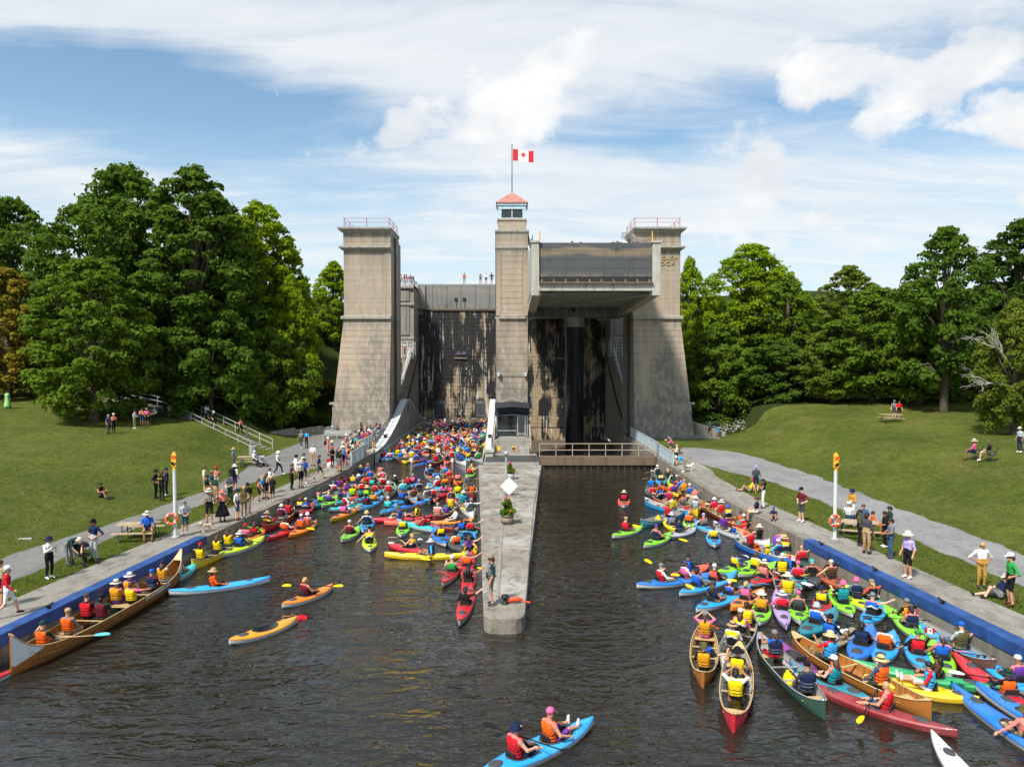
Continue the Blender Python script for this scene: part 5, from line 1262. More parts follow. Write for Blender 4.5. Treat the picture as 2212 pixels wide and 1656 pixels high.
def kayak_meshes(L, W, cockpits, seats, hatches, rocker=.10, flatdeck=False):
    n = 29; xs = [math.sin(math.pi / 2 * (-1 + 2 * i / (n - 1))) * .5 + (-1 + 2 * i / (n - 1)) * .5 for i in range(n)]
    w = lambda x: max(.012, W / 2 * (1 - abs(x) ** 2.2) ** .85); keel = lambda x: -.11 + .16 * abs(x) ** 3; sheer = lambda x: .17 + rocker * abs(x) ** 2.6
    crown = lambda x: .075 * (1 - abs(x) ** 3) + .035 * max(0, x)
    hull = MB()
    for x in xs:
        ww, k, sh = w(x), keel(x), sheer(x)
        for t in (-1, -.92, -.62, 0, .62, .92, 1):
            a = abs(t); hull.v.append((x * L / 2, ww * (0 if a == 0 else (.72 if a == .62 else (.97 if a == .92 else 1))) * (1 if t > 0 else -1), k if a == 0 else (k + .03 if a == .62 else (k + (sh - k) * .45 if a == .92 else sh))))
    for i in range(n - 1):
        for j in range(6): hull.f.append((i * 7 + j, (i + 1) * 7 + j, (i + 1) * 7 + j + 1, i * 7 + j + 1)); hull.m.append(0)
    hull.f += [tuple(range(7)), tuple((n - 1) * 7 + j for j in range(7))[::-1]]; hull.m += [0, 0]
    def yc(x):
        for c0, hl, hw in cockpits:
            u = (x * L / 2 - c0) / hl
            if abs(u) < 1: return hw * math.sqrt(1 - abs(u) ** 2.6)
        return 0.0
    xs2 = sorted(set([round(x, 4) for x in xs] + [round((c0 + hl * t) * 2 / L, 4) for c0, hl, hw in cockpits for t in (-.999, -.97, -.9, -.75, -.5, 0, .5, .75, .9, .97, .999)]))
    deck = MB()
    dz = lambda x, y: sheer(x) + crown(x) * (1 - (y / max(.02, w(x))) ** 2)
    for s in (-1, 1):
        o = len(deck.v)
        for x in xs2:
            c = min(yc(x), w(x) * .93)
            for t in (0, .3, .65, 1): y = c + (w(x) + .008 - c) * t; deck.v.append((x * L / 2, s * y, dz(x, y) + (.012 if t < 1 else 0)))
            deck.v.append((x * L / 2, s * (w(x) + .008), sheer(x) - .05))
        for i in range(len(xs2) - 1):
            for j in range(4):
                q = (o + i * 5 + j, o + (i + 1) * 5 + j, o + (i + 1) * 5 + j + 1, o + i * 5 + j + 1); deck.f.append(q if s < 0 else q[::-1]); deck.m.append(0)
    rims, seatm, hat, tub = [], [], [], []
    for c0, hl, hw in cockpits:
        r = MB(); pts = []
        for k in range(29):
            t = 2 * math.pi * k / 28; cx, sy = math.cos(t), math.sin(t); px = c0 + hl * math.copysign(abs(cx) ** .85, cx); py = hw * math.copysign(abs(sy) ** .85, sy); pts.append((px, py, dz(px * 2 / L, py) + .022))
        r.tube(pts, .018, 5); rims.append(r.mesh('cockpit_rim', True)); tb = MB(); zf = .09 if flatdeck else -.02
        for k in range(28):
            pass
        o = len(tb.v)
        for (px, py, pz) in pts[:-1]: tb.v.append((px, py * .98, pz - .01))
        for (px, py, pz) in pts[:-1]: tb.v.append((c0 + (px - c0) * .93, py * .86, zf))
        for k in range(28): tb.f.append((o + k, o + (k + 1) % 28, o + 28 + (k + 1) % 28, o + 28 + k)[::-1]); tb.m.append(0)
        tb.f.append(tuple(o + 28 + k for k in range(28))); tb.m.append(0); tub.append(tb.mesh('cockpit_well'))
    for sx in seats:
        q = MB(); q.hexa([(sx - .16, -.19, .04), (sx - .12, -.19, .04), (sx - .12, .19, .04), (sx - .16, .19, .04), (sx - .26, -.17, .42), (sx - .22, -.17, .42), (sx - .22, .17, .42), (sx - .26, .17, .42)]); q.box(sx - .16, sx + .28, -.19, .19, .0, .06); seatm.append(q.mesh('seat'))
    for hx, ha, hb in hatches:
        q = MB(); z = dz(hx * 2 / L, 0)
        q.lathe([(1, 0), (1, .02), (.86, .034), (0.01, .038)], 18, sx=ha, sy=hb); q.xf(Matrix.Translation((hx, 0, z - .008)) @ Matrix.Rotation(0, 4, 'Y')); hat.append(q.mesh('hatch', True))
    ln = MB()
    for x0, x1 in ((.52, .72), (.60, .80)):
        for s in (-1, 1): a, b = x0, x1; ya, yb = s * w(a) * .75, -s * w(b) * .75; ln.bar((a * L / 2, ya, dz(a, ya) + .022), (b * L / 2, yb, dz(b, yb) + .022), .015, .012)
    lines = ln.mesh('deck_line')
    hg = []
    for x in (-.97, .97): q = MB(); q.tube([(x * L / 2, 0, sheer(x) + .02), (x * L / 2 + .05 * (1 if x > 0 else -1), 0, sheer(x) + .07), (x * L / 2 + .10 * (1 if x > 0 else -1), 0, sheer(x) + .03)], .014, 5); hg.append(q.mesh('grab_handle'))
    res = dict(hull=hull.mesh('hull', True), deck=deck.mesh('deck', True), rims=rims, tub=tub, seats=seatm, hatch=hat, lines=lines, grab=hg)
    for k, v in res.items():
        for m in (v if isinstance(v, list) else [v]): m.materials.append(None)
    return res
KM = {'kayak': (3.2, .76, kayak_meshes(3.2, .76, [(.02, .56, .27)], [-.18], [(-.98, .24, .16)])),
      'tandem': (4.2, .84, kayak_meshes(4.2, .84, [(-.62, .52, .28), (.62, .56, .28)], [-.85, .40], [(-1.55, .22, .15)])),
      'touring': (4.6, .62, kayak_meshes(4.6, .62, [(-.1, .46, .235)], [-.30], [(-1.35, .26, .14), (1.3, .20, .12)], .13)),
      'siton': (3.3, .80, kayak_meshes(3.3, .80, [(.12, .85, .30)], [-.25], [(-1.1, .20, .14)], .09, True))}
def make_kayak(kind, col, under, length):
    L0, W0, m = KM[kind]; s = length / L0
    r = link('kayak', m['hull']); set_mats(r, [under]); r.scale = (s, (s + 1) / 2 if s < 1 else min(s, 1.08), (s + 1) / 2)
    ch = [('deck', m['deck'], hullm(col))] + [('cockpit_rim', q, M_HATCH if kind != 'siton' else hullm(col)) for q in m['rims']] + [('cockpit_well', q, M_HATCH if kind != 'siton' else hullm(col)) for q in m['tub']] + [('seat', q, M_SEAT) for q in m['seats']] + [('hatch', q, M_HATCH) for q in m['hatch']] + [('deck_line', m['lines'], M_SEAT)] + [('grab_handle', q, M_SEAT) for q in m['grab']]
    for nme, me, mt in ch:
        o = link(nme, me, r); set_mats(o, [mt])
    return r
def canoe_meshes(L, W, sheer0, up, n=31, nseat=2, tum=0.0, endpow=5):
    xs = [-1 + 2 * i / (n - 1) for i in range(n)]; xs = [.6 * math.sin(math.pi / 2 * x) + .4 * x for x in xs]
    w = lambda x: max(.02, W / 2 * (1 - abs(x) ** 2.6) ** .8); keel = lambda x: -.12 + (.05 + up * .0) * abs(x) ** 6; sheer = lambda x: sheer0 + up * abs(x) ** endpow
    hull = MB(); prof = [(-1, 1.0), (-.97, .62), (-.86, .22), (-.5, .03), (0, 0), (.5, .03), (.86, .22), (.97, .62), (1, 1.0)]
    for layer, off in ((0, 0.0), (1, .022)):
        o = len(hull.v)
        for x in xs:
            ww = max(.006, w(x) - off); k = keel(x) + off; sh = sheer(x)
            for t, hz in prof: hull.v.append((x * (L / 2 - off), ww * t, k + (sh - k) * hz))
        for i in range(n - 1):
            for j in range(8):
                q = (o + i * 9 + j, o + (i + 1) * 9 + j, o + (i + 1) * 9 + j + 1, o + i * 9 + j + 1); hull.f.append(q if layer == 0 else q[::-1]); hull.m.append(layer)
        e = o + (n - 1) * 9
        hull.f += [tuple(o + j for j in range(9)), tuple(e + j for j in range(9))[::-1]]; hull.m += [layer, layer]
    gun = []
    for s in (-1, 1): g = MB(); g.tube([(x * L / 2, s * (w(x) + .006), sheer(x) + .008) for x in xs], .022, 5); gun.append(g.mesh('gunwale', True))
    def plank(x, wd, zz, nm):
        g = MB(); yy = w(x * 2 / L) - .02; z = zz if zz is not None else sheer(x * 2 / L) - .02; g.box(x - wd / 2, x + wd / 2, -yy, yy, z - .022, z); return g.mesh(nm)
    seats = [plank(x, .26, .20 if nseat == 2 else .26, 'seat') for x in ([-L * .33, L * .27] if nseat == 2 else [L * (-.36 + .144 * k) for k in range(6)])]
    thw = [plank(x, .06, None, 'thwart') for x in ((-L * .13, L * .06) if nseat == 2 else [L * (-.29 + .144 * k) for k in range(5)])]
    dk = []
    for s in (-1, 1):
        x0 = .88 if nseat == 2 else .93; g = MB(); pts = [(s * x0 * L / 2, -w(x0), sheer(x0) + .012), (s * x0 * L / 2, w(x0), sheer(x0) + .012), (s * L / 2, 0, sheer(1) + .012)]; g.add(pts + [(p[0], p[1], p[2] - .02) for p in pts], [(0, 1, 2), (5, 4, 3), (0, 3, 4, 1), (1, 4, 5, 2), (2, 5, 3, 0)]); dk.append(g.mesh('end_deck'))
    rb = MB(); x = -.8
    while x < .81:
        ww = w(x) - .03; k = keel(x) + .03; sh = sheer(x)
        rb.tube([(x * L / 2, ww * t, k + (sh - k) * hz) for t, hz in prof], .014, 3, caps=False); x += .085 if nseat == 2 else .05
    res = dict(hull=hull.mesh('hull', True), gun=gun, seats=seats, thw=thw, dk=dk, ribs=rb.mesh('ribs'))
    res['hull'].materials.append(None); res['hull'].materials.append(None)
    for k in ('gun', 'seats', 'thw', 'dk'):
        for m in res[k]: m.materials.append(None)
    res['ribs'].materials.append(None); res['fn'] = (w, keel, sheer); return res
CM = canoe_meshes(4.9, .90, .30, .24)
def make_canoe(col, inner, length, trim=None):
    s = length / 4.9; r = link('canoe', CM['hull']); wood = col == 'w'; inn = hullm('w') if wood else (inner or M_INNER); set_mats(r, [hullm(col), inn]); r.scale = (s, (s + 1) / 2, (s + 1) / 2)
    tr = M_ASH if (trim is None or wood) else trim
    for nme, lst in (('gunwale', CM['gun']), ('seat', CM['seats']), ('thwart', CM['thw']), ('end_deck', CM['dk'])):
        for q in lst: o = link(nme, q, r); set_mats(o, [tr if nme != 'seat' else M_ASH])
    o = link('ribs', CM['ribs'], r); set_mats(o, [M_ASH if wood else inn])
    return r
def paddle_mesh(double):
    b = MB(); h = 1.12 if double else .72
    b.tube([(-h, 0, 0), (h, 0, 0)], .016, 6, 0)
    for s in ((-1, 1) if double else (1,)):
        o = len(b.v); P = [(h - .05, .025), (h + .06, .075), (h + .26, .095), (h + .40, .07), (h + .45, .0), (h + .40, -.06), (h + .26, -.085), (h + .06, -.07), (h - .05, -.025)]
        n = len(P)
        for dz in (-.006, .008):
            for (x, y) in P: b.v.append((s * x, y, dz + .02 * (abs(y) / .09) ** 2))
        f1 = tuple(o + k for k in range(n)); f2 = tuple(o + n + k for k in range(n)); b.f += [f1[::-1], f2]; b.m += [1, 1]
        for k in range(n): b.f.append((o + k, o + (k + 1) % n, o + n + (k + 1) % n, o + n + k)); b.m.append(1)
    if not double: b.bar((-h, -.06, 0), (-h, .06, 0), .03, .03, 0)
    me = b.mesh('paddle'); me.materials.append(None); me.materials.append(None); return me
PADM = {True: paddle_mesh(True), False: paddle_mesh(False)}
def paddle(loc, yaw, pitch, shaft, blade, double=True):
    o = link('paddle', PADM[double], None, loc); o.rotation_euler = (.25, -pitch, yaw); set_mats(o, [shaft, blade]); o['category'] = 'paddle'; o['group'] = 'paddles of the flotilla'; return o
# ---------------------------------------------------------------- street furniture and loose things
def on_ground(x, y, extra=0.0):
    d = ray(x, y); t = 14.0
    while t < 160:
        p = Vector((0, 0, CAMZ)) + d * t
        if p.z < ground_z(p.x, p.y): break
        t += .15
    return Vector((p.x, p.y, ground_z(p.x, p.y) + extra))
class Kit:
    """a thing whose parts are given in local coordinates"""
    def __init__(s, name, loc, label, cat, rz=0.0, group=None): s.r = empty(name, loc, rz); tag(s.r, label, cat, group)
    def p(s, name, b, m, par=None, sm=False): return b.build(name, m, par or s.r, sm)
def B(*a, **k): return MB().box(*a, **k)
def TB(p, r, n=8): return MB().tube(p, r, n)
M_LENSR = emit_mat('red_signal_lens', (.9, .05, .03), 1.2); M_LENSK = glass_mat('dark_lens', (.03, .03, .03)); M_LENSY = emit_mat('amber_signal_lens', (.95, .55, .05), .8)
M_BUOY = flat('lifebuoy_orange', hexc('e8501e'), .5, .1); M_ROPE = flat('white_rope', (.7, .68, .62), .8)
def lifebuoy(par, loc, rz=0.0):
    b = MB(); n = 32; pts = [(.32 * math.cos(2 * math.pi * k / n), 0, .32 * math.sin(2 * math.pi * k / n)) for k in range(n + 1)]; b.tube(pts, .075, 8, 0, False)
    for k in range(4):
        t0 = math.pi / 4 + math.pi / 2 * k; b.tube([(.32 * math.cos(t0 + d), 0, .32 * math.sin(t0 + d)) for d in (-.12, 0, .12)], .08, 8, 1)
    b.tube([((.42 + .02 * math.sin(k * 5)) * math.cos(2 * math.pi * k / 24), .03, (.42 + .03 * math.sin(k * 4)) * math.sin(2 * math.pi * k / 24)) for k in range(25)], .012, 4, 1, False)
    o = b.build('lifebuoy', [M_BUOY, M_ROPE], None, True); o.location = loc; o.rotation_euler.z = rz; o.scale = (.76,) * 3; return o
def signal_head(kit, x, z, lit, single=False, y0=-.10):
    par = kit.p('signal_head', MB().frus(z, z + (.36 if single else .72), (x - .14, x + .14, y0, .06), (x - .14, x + .14, y0, .06)), M_YELLOW)
    for k, on in enumerate(([lit] if single else [False, lit])):
        zc = z + .18 + .36 * k; b = MB(); b.lathe([(.11, 0), (.10, .02), (0.001, .035)], 16); b.xf(Matrix.Translation((x, y0 - .005, zc)) @ Matrix.Rotation(math.pi / 2, 4, 'X')); kit.p('lens', b, (M_LENSR if not single else M_LENSY) if on else M_LENSK, par)
        v = MB(); n = 10
        for i in range(n):
            a0, a1 = math.pi * (i / n) * 1.2 - .3, math.pi * ((i + 1) / n) * 1.2 - .3; r = .125
            q = [(x + r * math.cos(a), yy, zc + r * math.sin(a)) for a in (a0, a1) for yy in (y0, y0 - .15)]; v.add([q[0], q[1], q[3], q[2]] + [(p_[0] * 1.0, p_[1], p_[2] + .012) for p_ in (q[0], q[1], q[3], q[2])], [(0, 1, 2, 3), (7, 6, 5, 4), (0, 4, 5, 1), (1, 5, 6, 2), (2, 6, 7, 3), (3, 7, 4, 0)])
        kit.p('visor', v, M_YELLOW, par)
    if not single: kit.p('cap', MB().frus(z + .72, z + .86, (x - .12, x + .12, y0 + .02, .05), (x - .03, x + .03, -.05, .02)), M_YELLOW, par); kit.p('bracket', B(x - .08, x + .08, -.08, .08, z - .22, z), M_YELLOW, par)
    par.scale = (.78, .78, .86); par.location = (x * .22, 0, z * .14); return par
for px, py, lb, bl in ((379, 1160, 'signal mast with red lamp beside the police officers', 'orange lifebuoy hanging on the mast beside the picnic table'), (1803, 1164, 'signal mast with red lamp beside the crowded picnic table', 'orange lifebuoy hanging on the mast near the crowded picnic table')):
    p = at_z(px, py, BANK + .03); k = Kit('signal_mast', p, lb, 'signal mast'); k.p('pole', TB([(0, 0, 0), (0, 0, 3.35)], .085, 10), M_PALE); k.p('foot', MB().lathe([(.2, 0), (.2, .05), (.1, .08)], 12), M_STEEL); signal_head(k, 0, 3.5, True)
    lifebuoy(None, p + Vector((-.08, -.2, .95))).rotation_euler.z = .2; tag(bpy.data.objects[[o.name for o in COL.objects if o.name.startswith('lifebuoy')][-1]], bl, 'lifebuoy')
p = at_z(1093.5, 1068, .57); k = Kit('signal_mast', p, 'lamp mast with two amber signals standing on the pier', 'signal mast'); k.p('pole', TB([(0, 0, 0), (0, 0, 3.0)], .07, 10), M_STEEL); k.p('crossbar', MB().bar((-.6, 0, 2.98), (.6, 0, 2.98), .06, .05), M_STEEL); k.p('lamp_shade', MB().lathe([(.16, 2.72), (.14, 2.9), (.05, 3.0)], 14), M_STEEL, None, True)
signal_head(k, -.5, 3.02, True, True); signal_head(k, .5, 3.02, False, True)
ys_ = p + Vector((.12, -.35, .0))
lb = lifebuoy(None, p + Vector((.08, -.22, .62))); tag(lb, 'lifebuoy hung behind the white diamond board on the pier', 'lifebuoy')
b = MB(); b.add([(0, 0, -.62), (.62, 0, 0), (0, 0, .62), (-.62, 0, 0), (0, .03, -.62), (.62, .03, 0), (0, .03, .62), (-.62, .03, 0)], [(3, 2, 1, 0), (4, 5, 6, 7), (0, 1, 5, 4), (1, 2, 6, 5), (2, 3, 7, 6), (3, 0, 4, 7)]); o = b.build('diamond_board', M_WHITE); o.location = p + Vector((.2, -.42, .66)); o.rotation_euler.z = .12; tag(o, 'blank white diamond board leaning on the pier mast', 'board')
def planter(px, py, wood, label, h):
    p = at_z(px, py, .57); k = Kit('flower_planter', p, label, 'planter', group='planters on the pier'); prof = [(.25, 0), (.31, .2), (.31, .3), (.27, .48), (.24, .48), (.22, .40)]
    k.p('tub', MB().lathe(prof, 16), M_WOOD if wood else M_STEEL, None, True)
    for zz in ((.10, .36) if wood else (.44,)): k.p('hoop', MB().lathe([(.30 if zz < .4 else .285, zz), (.318 if zz < .4 else .285, zz + .01), (.318 if zz < .4 else .28, zz + .05), (.30, zz + .06)], 16), M_DKSTEEL)
    rg = np.random.default_rng(int(px)); q = [leaf_cloud(np.array([rg.uniform(-.22, .22), rg.uniform(-.22, .22), .5 + rg.uniform(0, .2)]), .2, .4, 60, .14, rg) for _ in range(6)] + [leaf_cloud(np.array([rg.uniform(-.1, .1), rg.uniform(-.1, .1), .7 + .1 * i]), .16, .9, 14, .32, rg) for i in range(5)]
    o = link('foliage', leaves_mesh('foliage', np.concatenate(q)), k.r); set_mats(o, [LM['mid']])
    for i in range(12):
        a, rr = rg.uniform(0, 6.28), rg.uniform(.15, .33); up_ = i < 4; c = (rr * .3 * math.cos(a), rr * .3 * math.sin(a), 1.15 + rg.uniform(0, .25)) if up_ else (rr * math.cos(a), rr * math.sin(a), .56 + rg.uniform(0, .15))
        k.p('flower', MB().lathe([(0, -.03), (.07, 0), (.05, .05), (0, .07)], 7, c), flat('petal_' + ('red' if up_ else ['pink', 'orange', 'yellow'][i % 3]), hexc({0: 'd8203c'}.get(0) if up_ else ['e8709a', 'f08a2a', 'f2c832'][i % 3]), .7), None, True)
    k.r.scale = (h,) * 3
planter(1096, 1131, True, 'half barrel of cannas and pink flowers on the pier, nearer', 1.12); planter(1103, 1034, False, 'grey tub of red flowers beside the pier mast', .95)
# picnic tables with planks
def picnic(loc, rz, label):
    k = Kit('picnic_table', loc, label, 'picnic table', rz, 'picnic tables on the banks')
    for i in range(5): k.p('table_plank', B(-.95, .95, -.38 + i * .155, -.38 + i * .155 + .145, .72, .765), M_PICNIC)
    for s in (-1, 1):
        for i in range(2): k.p('bench_plank', B(-.95, .95, s * .78 - .13 + i * .135, s * .78 - .13 + i * .135 + .125, .42, .46), M_PICNIC)
    for x in (-.65, .65):
        k.p('leg_frame', MB().tube([(x, -.85, .02), (x, -.72, .40), (x, .72, .40), (x, .85, .02)], .025, 6).tube([(x, -.36, .40), (x, -.30, .71), (x, .30, .71), (x, .36, .40)], .025, 6).tube([(x, -.4, .02), (x, -.28, .7)], .025, 6).tube([(x, .4, .02), (x, .28, .7)], .025, 6), M_DKSTEEL)
    return k.r
G = lambda x, y: at_z(x, y, BANK)
PT = [picnic(G(300, 1163), .12, 'wooden picnic table beside the signal mast where a person in blue sits'), picnic(G(540, 1005), .2, 'wooden picnic table beside the wheeled stroller near the stair'), picnic(G(1852, 1158), -.35, 'wooden picnic table crowded by a family on the lawn'), picnic(on_ground(1924, 912), -.1, 'empty wooden picnic table on the right hilltop')]
# slatted bench by the left tower
k = Kit('park_bench', G(729, 948), 'grey slatted bench against the foot of the left tower', 'bench', 0.0)
for i in range(4): k.p('seat_slat', B(-1.5, 1.5, -.2 + i * .11, -.2 + i * .11 + .09, .42, .45), M_STEEL)
for i in range(4): k.p('back_slat', B(-1.5, 1.5, .26, .29, .55 + i * .11, .55 + i * .11 + .09), M_STEEL)
for x in (-1.45, 0, 1.45): k.p('leg', B(x - .04, x + .04, -.2, .3, 0, .42).box(x - .04, x + .04, .24, .3, .42, .98), M_STEEL)
# litter bin, strollers, chairs, ball
k = Kit('litter_bin', G(546, 985), 'grey slatted litter bin at the foot of the wooden stair', 'bin'); k.p('liner', MB().lathe([(.26, 0), (.27, .85)], 14), M_DKSTEEL)
for i in range(16): a = 2 * math.pi * i / 16; k.p('slat', MB().bar((.3 * math.cos(a), .3 * math.sin(a), .02), (.3 * math.cos(a), .3 * math.sin(a), .9), .09, .03, up=(math.cos(a), math.sin(a), 0)), M_STEEL)
k.p('rim', MB().lathe([(.26, .88), (.33, .88), (.33, .93), (.26, .93)], 16), M_STEEL)
def stroller(loc, rz, label, seat_m):
    k = Kit('stroller', loc, label, 'stroller', rz, 'strollers'); 
    for x in (-.26, .26):
        k.p('frame_side', MB().tube([(x, -.45, .95), (x, -.2, .5), (x, .45, .15)], .018, 6).tube([(x, -.35, .12), (x, .05, .55)], .018, 6), M_DKSTEEL)
        for y, r_ in ((-.35, .15), (.45, .11)): b = MB(); b.lathe([(r_, -.02), (r_, .02)], 14); b.xf(Matrix.Translation((x * 1.08, y, r_)) @ Matrix.Rotation(math.pi / 2, 4, 'Y')); k.p('wheel', b, M_BLACK)
    k.p('handle', TB([(-.26, -.45, .95), (-.2, -.5, 1.0), (.2, -.5, 1.0), (.26, -.45, .95)], .02, 6), M_BLACK); k.p('seat', MB().hexa([(-.2, -.22, .42), (.2, -.22, .42), (.2, .18, .38), (-.2, .18, .38), (-.2, -.22, .47), (.2, -.22, .47), (.2, .18, .43), (-.2, .18, .43)]).hexa([(-.2, -.26, .44), (.2, -.26, .44), (.2, -.2, .44), (-.2, -.2, .44), (-.2, -.40, .85), (.2, -.40, .85), (.2, -.34, .85), (-.2, -.34, .85)]), seat_m)
    b = MB(); n = 8
    for i in range(n):
        a0, a1 = math.pi * .15 + math.pi * .6 * i / n, math.pi * .15 + math.pi * .6 * (i + 1) / n
        b.hexa([(-.22, -.25 + .32 * math.cos(a), .62 + .32 * math.sin(a)) for a in ()] or [(-.22, -.2 + .30 * math.cos(a0), .60 + .30 * math.sin(a0)), (.22, -.2 + .30 * math.cos(a0), .60 + .30 * math.sin(a0)), (.22, -.2 + .30 * math.cos(a1), .60 + .30 * math.sin(a1)), (-.22, -.2 + .30 * math.cos(a1), .60 + .30 * math.sin(a1)), (-.23, -.2 + .33 * math.cos(a0), .60 + .33 * math.sin(a0)), (.23, -.2 + .33 * math.cos(a0), .60 + .33 * math.sin(a0)), (.23, -.2 + .33 * math.cos(a1), .60 + .33 * math.sin(a1)), (-.23, -.2 + .33 * math.cos(a1), .60 + .33 * math.sin(a1))])
    k.p('sunshade', b, seat_m); return k.r
stroller(G(181, 1219), -2.0, 'black stroller under a stooping adult on the near lawn', M_BLACK); stroller(G(566, 1008), -2.4, 'pale seated stroller beside the distant picnic table', flat('stroller_grey', (.3, .3, .32), .8))
def camp_chair(loc, rz, label):
    k = Kit('camp_chair', loc, label, 'camp chair', rz, 'camp chairs on the hill'); M = fab_dark
    k.p('seat', MB().hexa([(-.27, -.24, .36), (.27, -.24, .36), (.27, .24, .42), (-.27, .24, .42), (-.27, -.24, .39), (.27, -.24, .39), (.27, .24, .45), (-.27, .24, .45)]), M); k.p('backrest', MB().hexa([(-.27, -.28, .38), (.27, -.28, .38), (.27, -.24, .38), (-.27, -.24, .38), (-.27, -.42, .9), (.27, -.42, .9), (.27, -.38, .9), (-.27, -.38, .9)]), M)
    for s in (-1, 1): k.p('leg', TB([(s * .28, -.3, 0), (s * .28, .26, .44)], .015, 5), M_DKSTEEL); k.p('leg', TB([(s * .28, .28, 0), (s * .28, -.3, .62), (s * .28, -.4, .9)], .015, 5), M_DKSTEEL); k.p('armrest', B(s * .28 - .04, s * .28 + .04, -.3, .2, .6, .63), M)
fab_dark = flat('chair_canvas', (.03, .032, .038), .8)
CC = [on_ground(2107, 993), on_ground(2139, 996)]
camp_chair(CC[0], .9, 'dark camp chair holding the sitter in a pink patterned top'); camp_chair(CC[1], .9, 'dark camp chair holding the sitter in a black top')
p = at_z(*((2800 + .21131 * 1190) * .553, (1950 + .21131 * 790) * .553), .45); b = MB(); n = 24
for i in range(13):
    for j in range(n): ph, th = math.pi * i / 12, 2 * math.pi * j / n; b.v.append((.42 * math.sin(ph) * math.cos(th), .42 * math.sin(ph) * math.sin(th), .42 * math.cos(ph)))
for i in range(12):
    for j in range(n): b.f.append((i * n + j, (i + 1) * n + j, (i + 1) * n + (j + 1) % n, i * n + (j + 1) % n)); b.m.append((j // 4) % 3)
o = b.build('beach_ball', [flat('ball_purple', hexc('7a3fc0'), .3), flat('ball_red', hexc('d8303a'), .3), flat('ball_orange', hexc('f07a2a'), .3)], None, True); o.location = p; o.rotation_euler = (.5, .9, 0); tag(o, 'big purple and red beach ball beside the quay', 'ball')
# bollard and orange throw bag at the pier nose
p = at_z(1091, 1303, .57); b = MB(); b.lathe([(.16, 0), (.15, .03), (.08, .06), (.08, .2), (.15, .25), (.14, .32), (0.01, .34)], 14); o = b.build('bollard', M_BLACK, None, True); o.location = p; tag(o, 'squat black bollard at the pier nose', 'bollard')
b = MB(); b.tube([(.1, 0, .1), (.25, .02, .16), (.5, .05, .15), (.62, .06, .12)], [.05, .09, .09, .04], 10); b.tube([(.62, .06, .1), (.8, .1, .04), (1.0, .06, .03), (.85, .0, .03)], .025, 6); o = b.build('throw_bag', M_BUOY, None, True); o.location = p; tag(o, 'orange rescue throw bag beside the black bollard', 'rescue bag')
# railings along the lock approaches: posts, rails, pale blue slats
def panel_rail(pts, label, h=1.12, z=BANK + .03):
    k = Kit('panel_railing', (pts[0][0], pts[0][1], 0), label, 'railing'); ox, oy = pts[0]
    for (x0, y0), (x1, y1) in zip(pts, pts[1:]):
        L = math.hypot(x1 - x0, y1 - y0); n = max(1, round(L / 1.9)); a = Vector((x0 - ox, y0 - oy, z)); d = Vector((x1 - x0, y1 - y0, 0)) / n
        for i in range(n + 1): q = a + d * i; k.p('post', MB().bar(q, q + Vector((0, 0, h + .04)), .07, .07), M_RAILB)
        for i in range(n):
            q, e = a + d * i, a + d * (i + 1)
            k.p('top_rail', MB().bar(q + Vector((0, 0, h)), e + Vector((0, 0, h)), .08, .05), M_RAILB); k.p('bottom_rail', MB().bar(q + Vector((0, 0, .12)), e + Vector((0, 0, .12)), .05, .05), M_RAILB)
            s_ = MB(); m = int(d.length / .095)
            for j in range(1, m): w = q.lerp(e, j / m); s_.bar(w + Vector((0, 0, .12)), w + Vector((0, 0, h)), .07, .018, up=(d.y, -d.x, 0))
            o = k.p('slats', s_, M_RAILB); o['kind'] = 'stuff'
panel_rail([(-13.35, 58.6), (-13.4, 64.3), (-14.35, 66.0), (-14.45, 80.0)], 'pale blue slatted railing lined with onlookers beside the lowered chamber')
panel_rail([(13.35, 58.4), (13.4, 64.6), (13.6, 66), (13.55, 80.6)], 'pale blue slatted railing beside the dry pit')
k = Kit('lifebuoy_stand', (-14.3, 65.0, BANK), 'orange rescue cushion hung on the black gate by the railing', 'rescue cushion'); k.p('cushion', MB().tube([(0, -.12, .35), (0, -.12, .6), (0, -.12, .95)], [.10, .14, .09], 8), M_BUOY, None, True); k.p('bracket', B(-.03, .03, -.06, 0, .3, 1.05), M_BLACK)
# wooden stair up the left hill, with handrails
A, Bp = Vector((-24.2, 68.3, BANK)), Vector((-35.5, 76.5, 0)); Bp.z = ground_z(Bp.x, Bp.y) + .25; st = Kit('hill_stair', A, 'long concrete stair with pale handrails climbing the left slope', 'stair'); d = Bp - A; hd = Vector((d.x, d.y, 0)).normalized(); sdv = Vector((-hd.y, hd.x, 0)); N = 20
for i in range(N):
    q = d * (i / N); b = MB(); c = q + Vector((0, 0, d.z / N)); w = 1.15; st_len = Vector((d.x, d.y, 0)) / N * 1.02
    P = [q - sdv * w, q + sdv * w, q + st_len + sdv * w, q + st_len - sdv * w]; b.hexa([(v.x, v.y, q.z - 1.2) for v in P] + [(v.x, v.y, c.z) for v in P]); st.p('step', b, M_CONC)
for s in (-1, 1):
    for i in range(0, N + 1, 3): q = d * (i / N) + sdv * s * 1.2; st.p('rail_post', MB().bar(q, q + Vector((0, 0, 1.1)), .06, .06), M_STEEL)
    for h in (.6, 1.08): st.p('handrail', MB().bar(sdv * s * 1.2 + Vector((0, 0, h)), d + sdv * s * 1.2 + Vector((0, 0, h)), .05, .05), M_STEEL)
STAIR = (A, d)
A2 = Vector((-38.5, 78.6, 0)); A2.z = ground_z(A2.x, A2.y) + .2; e2 = Vector((-50, 84.5, 0)); e2.z = ground_z(e2.x, e2.y) + .3
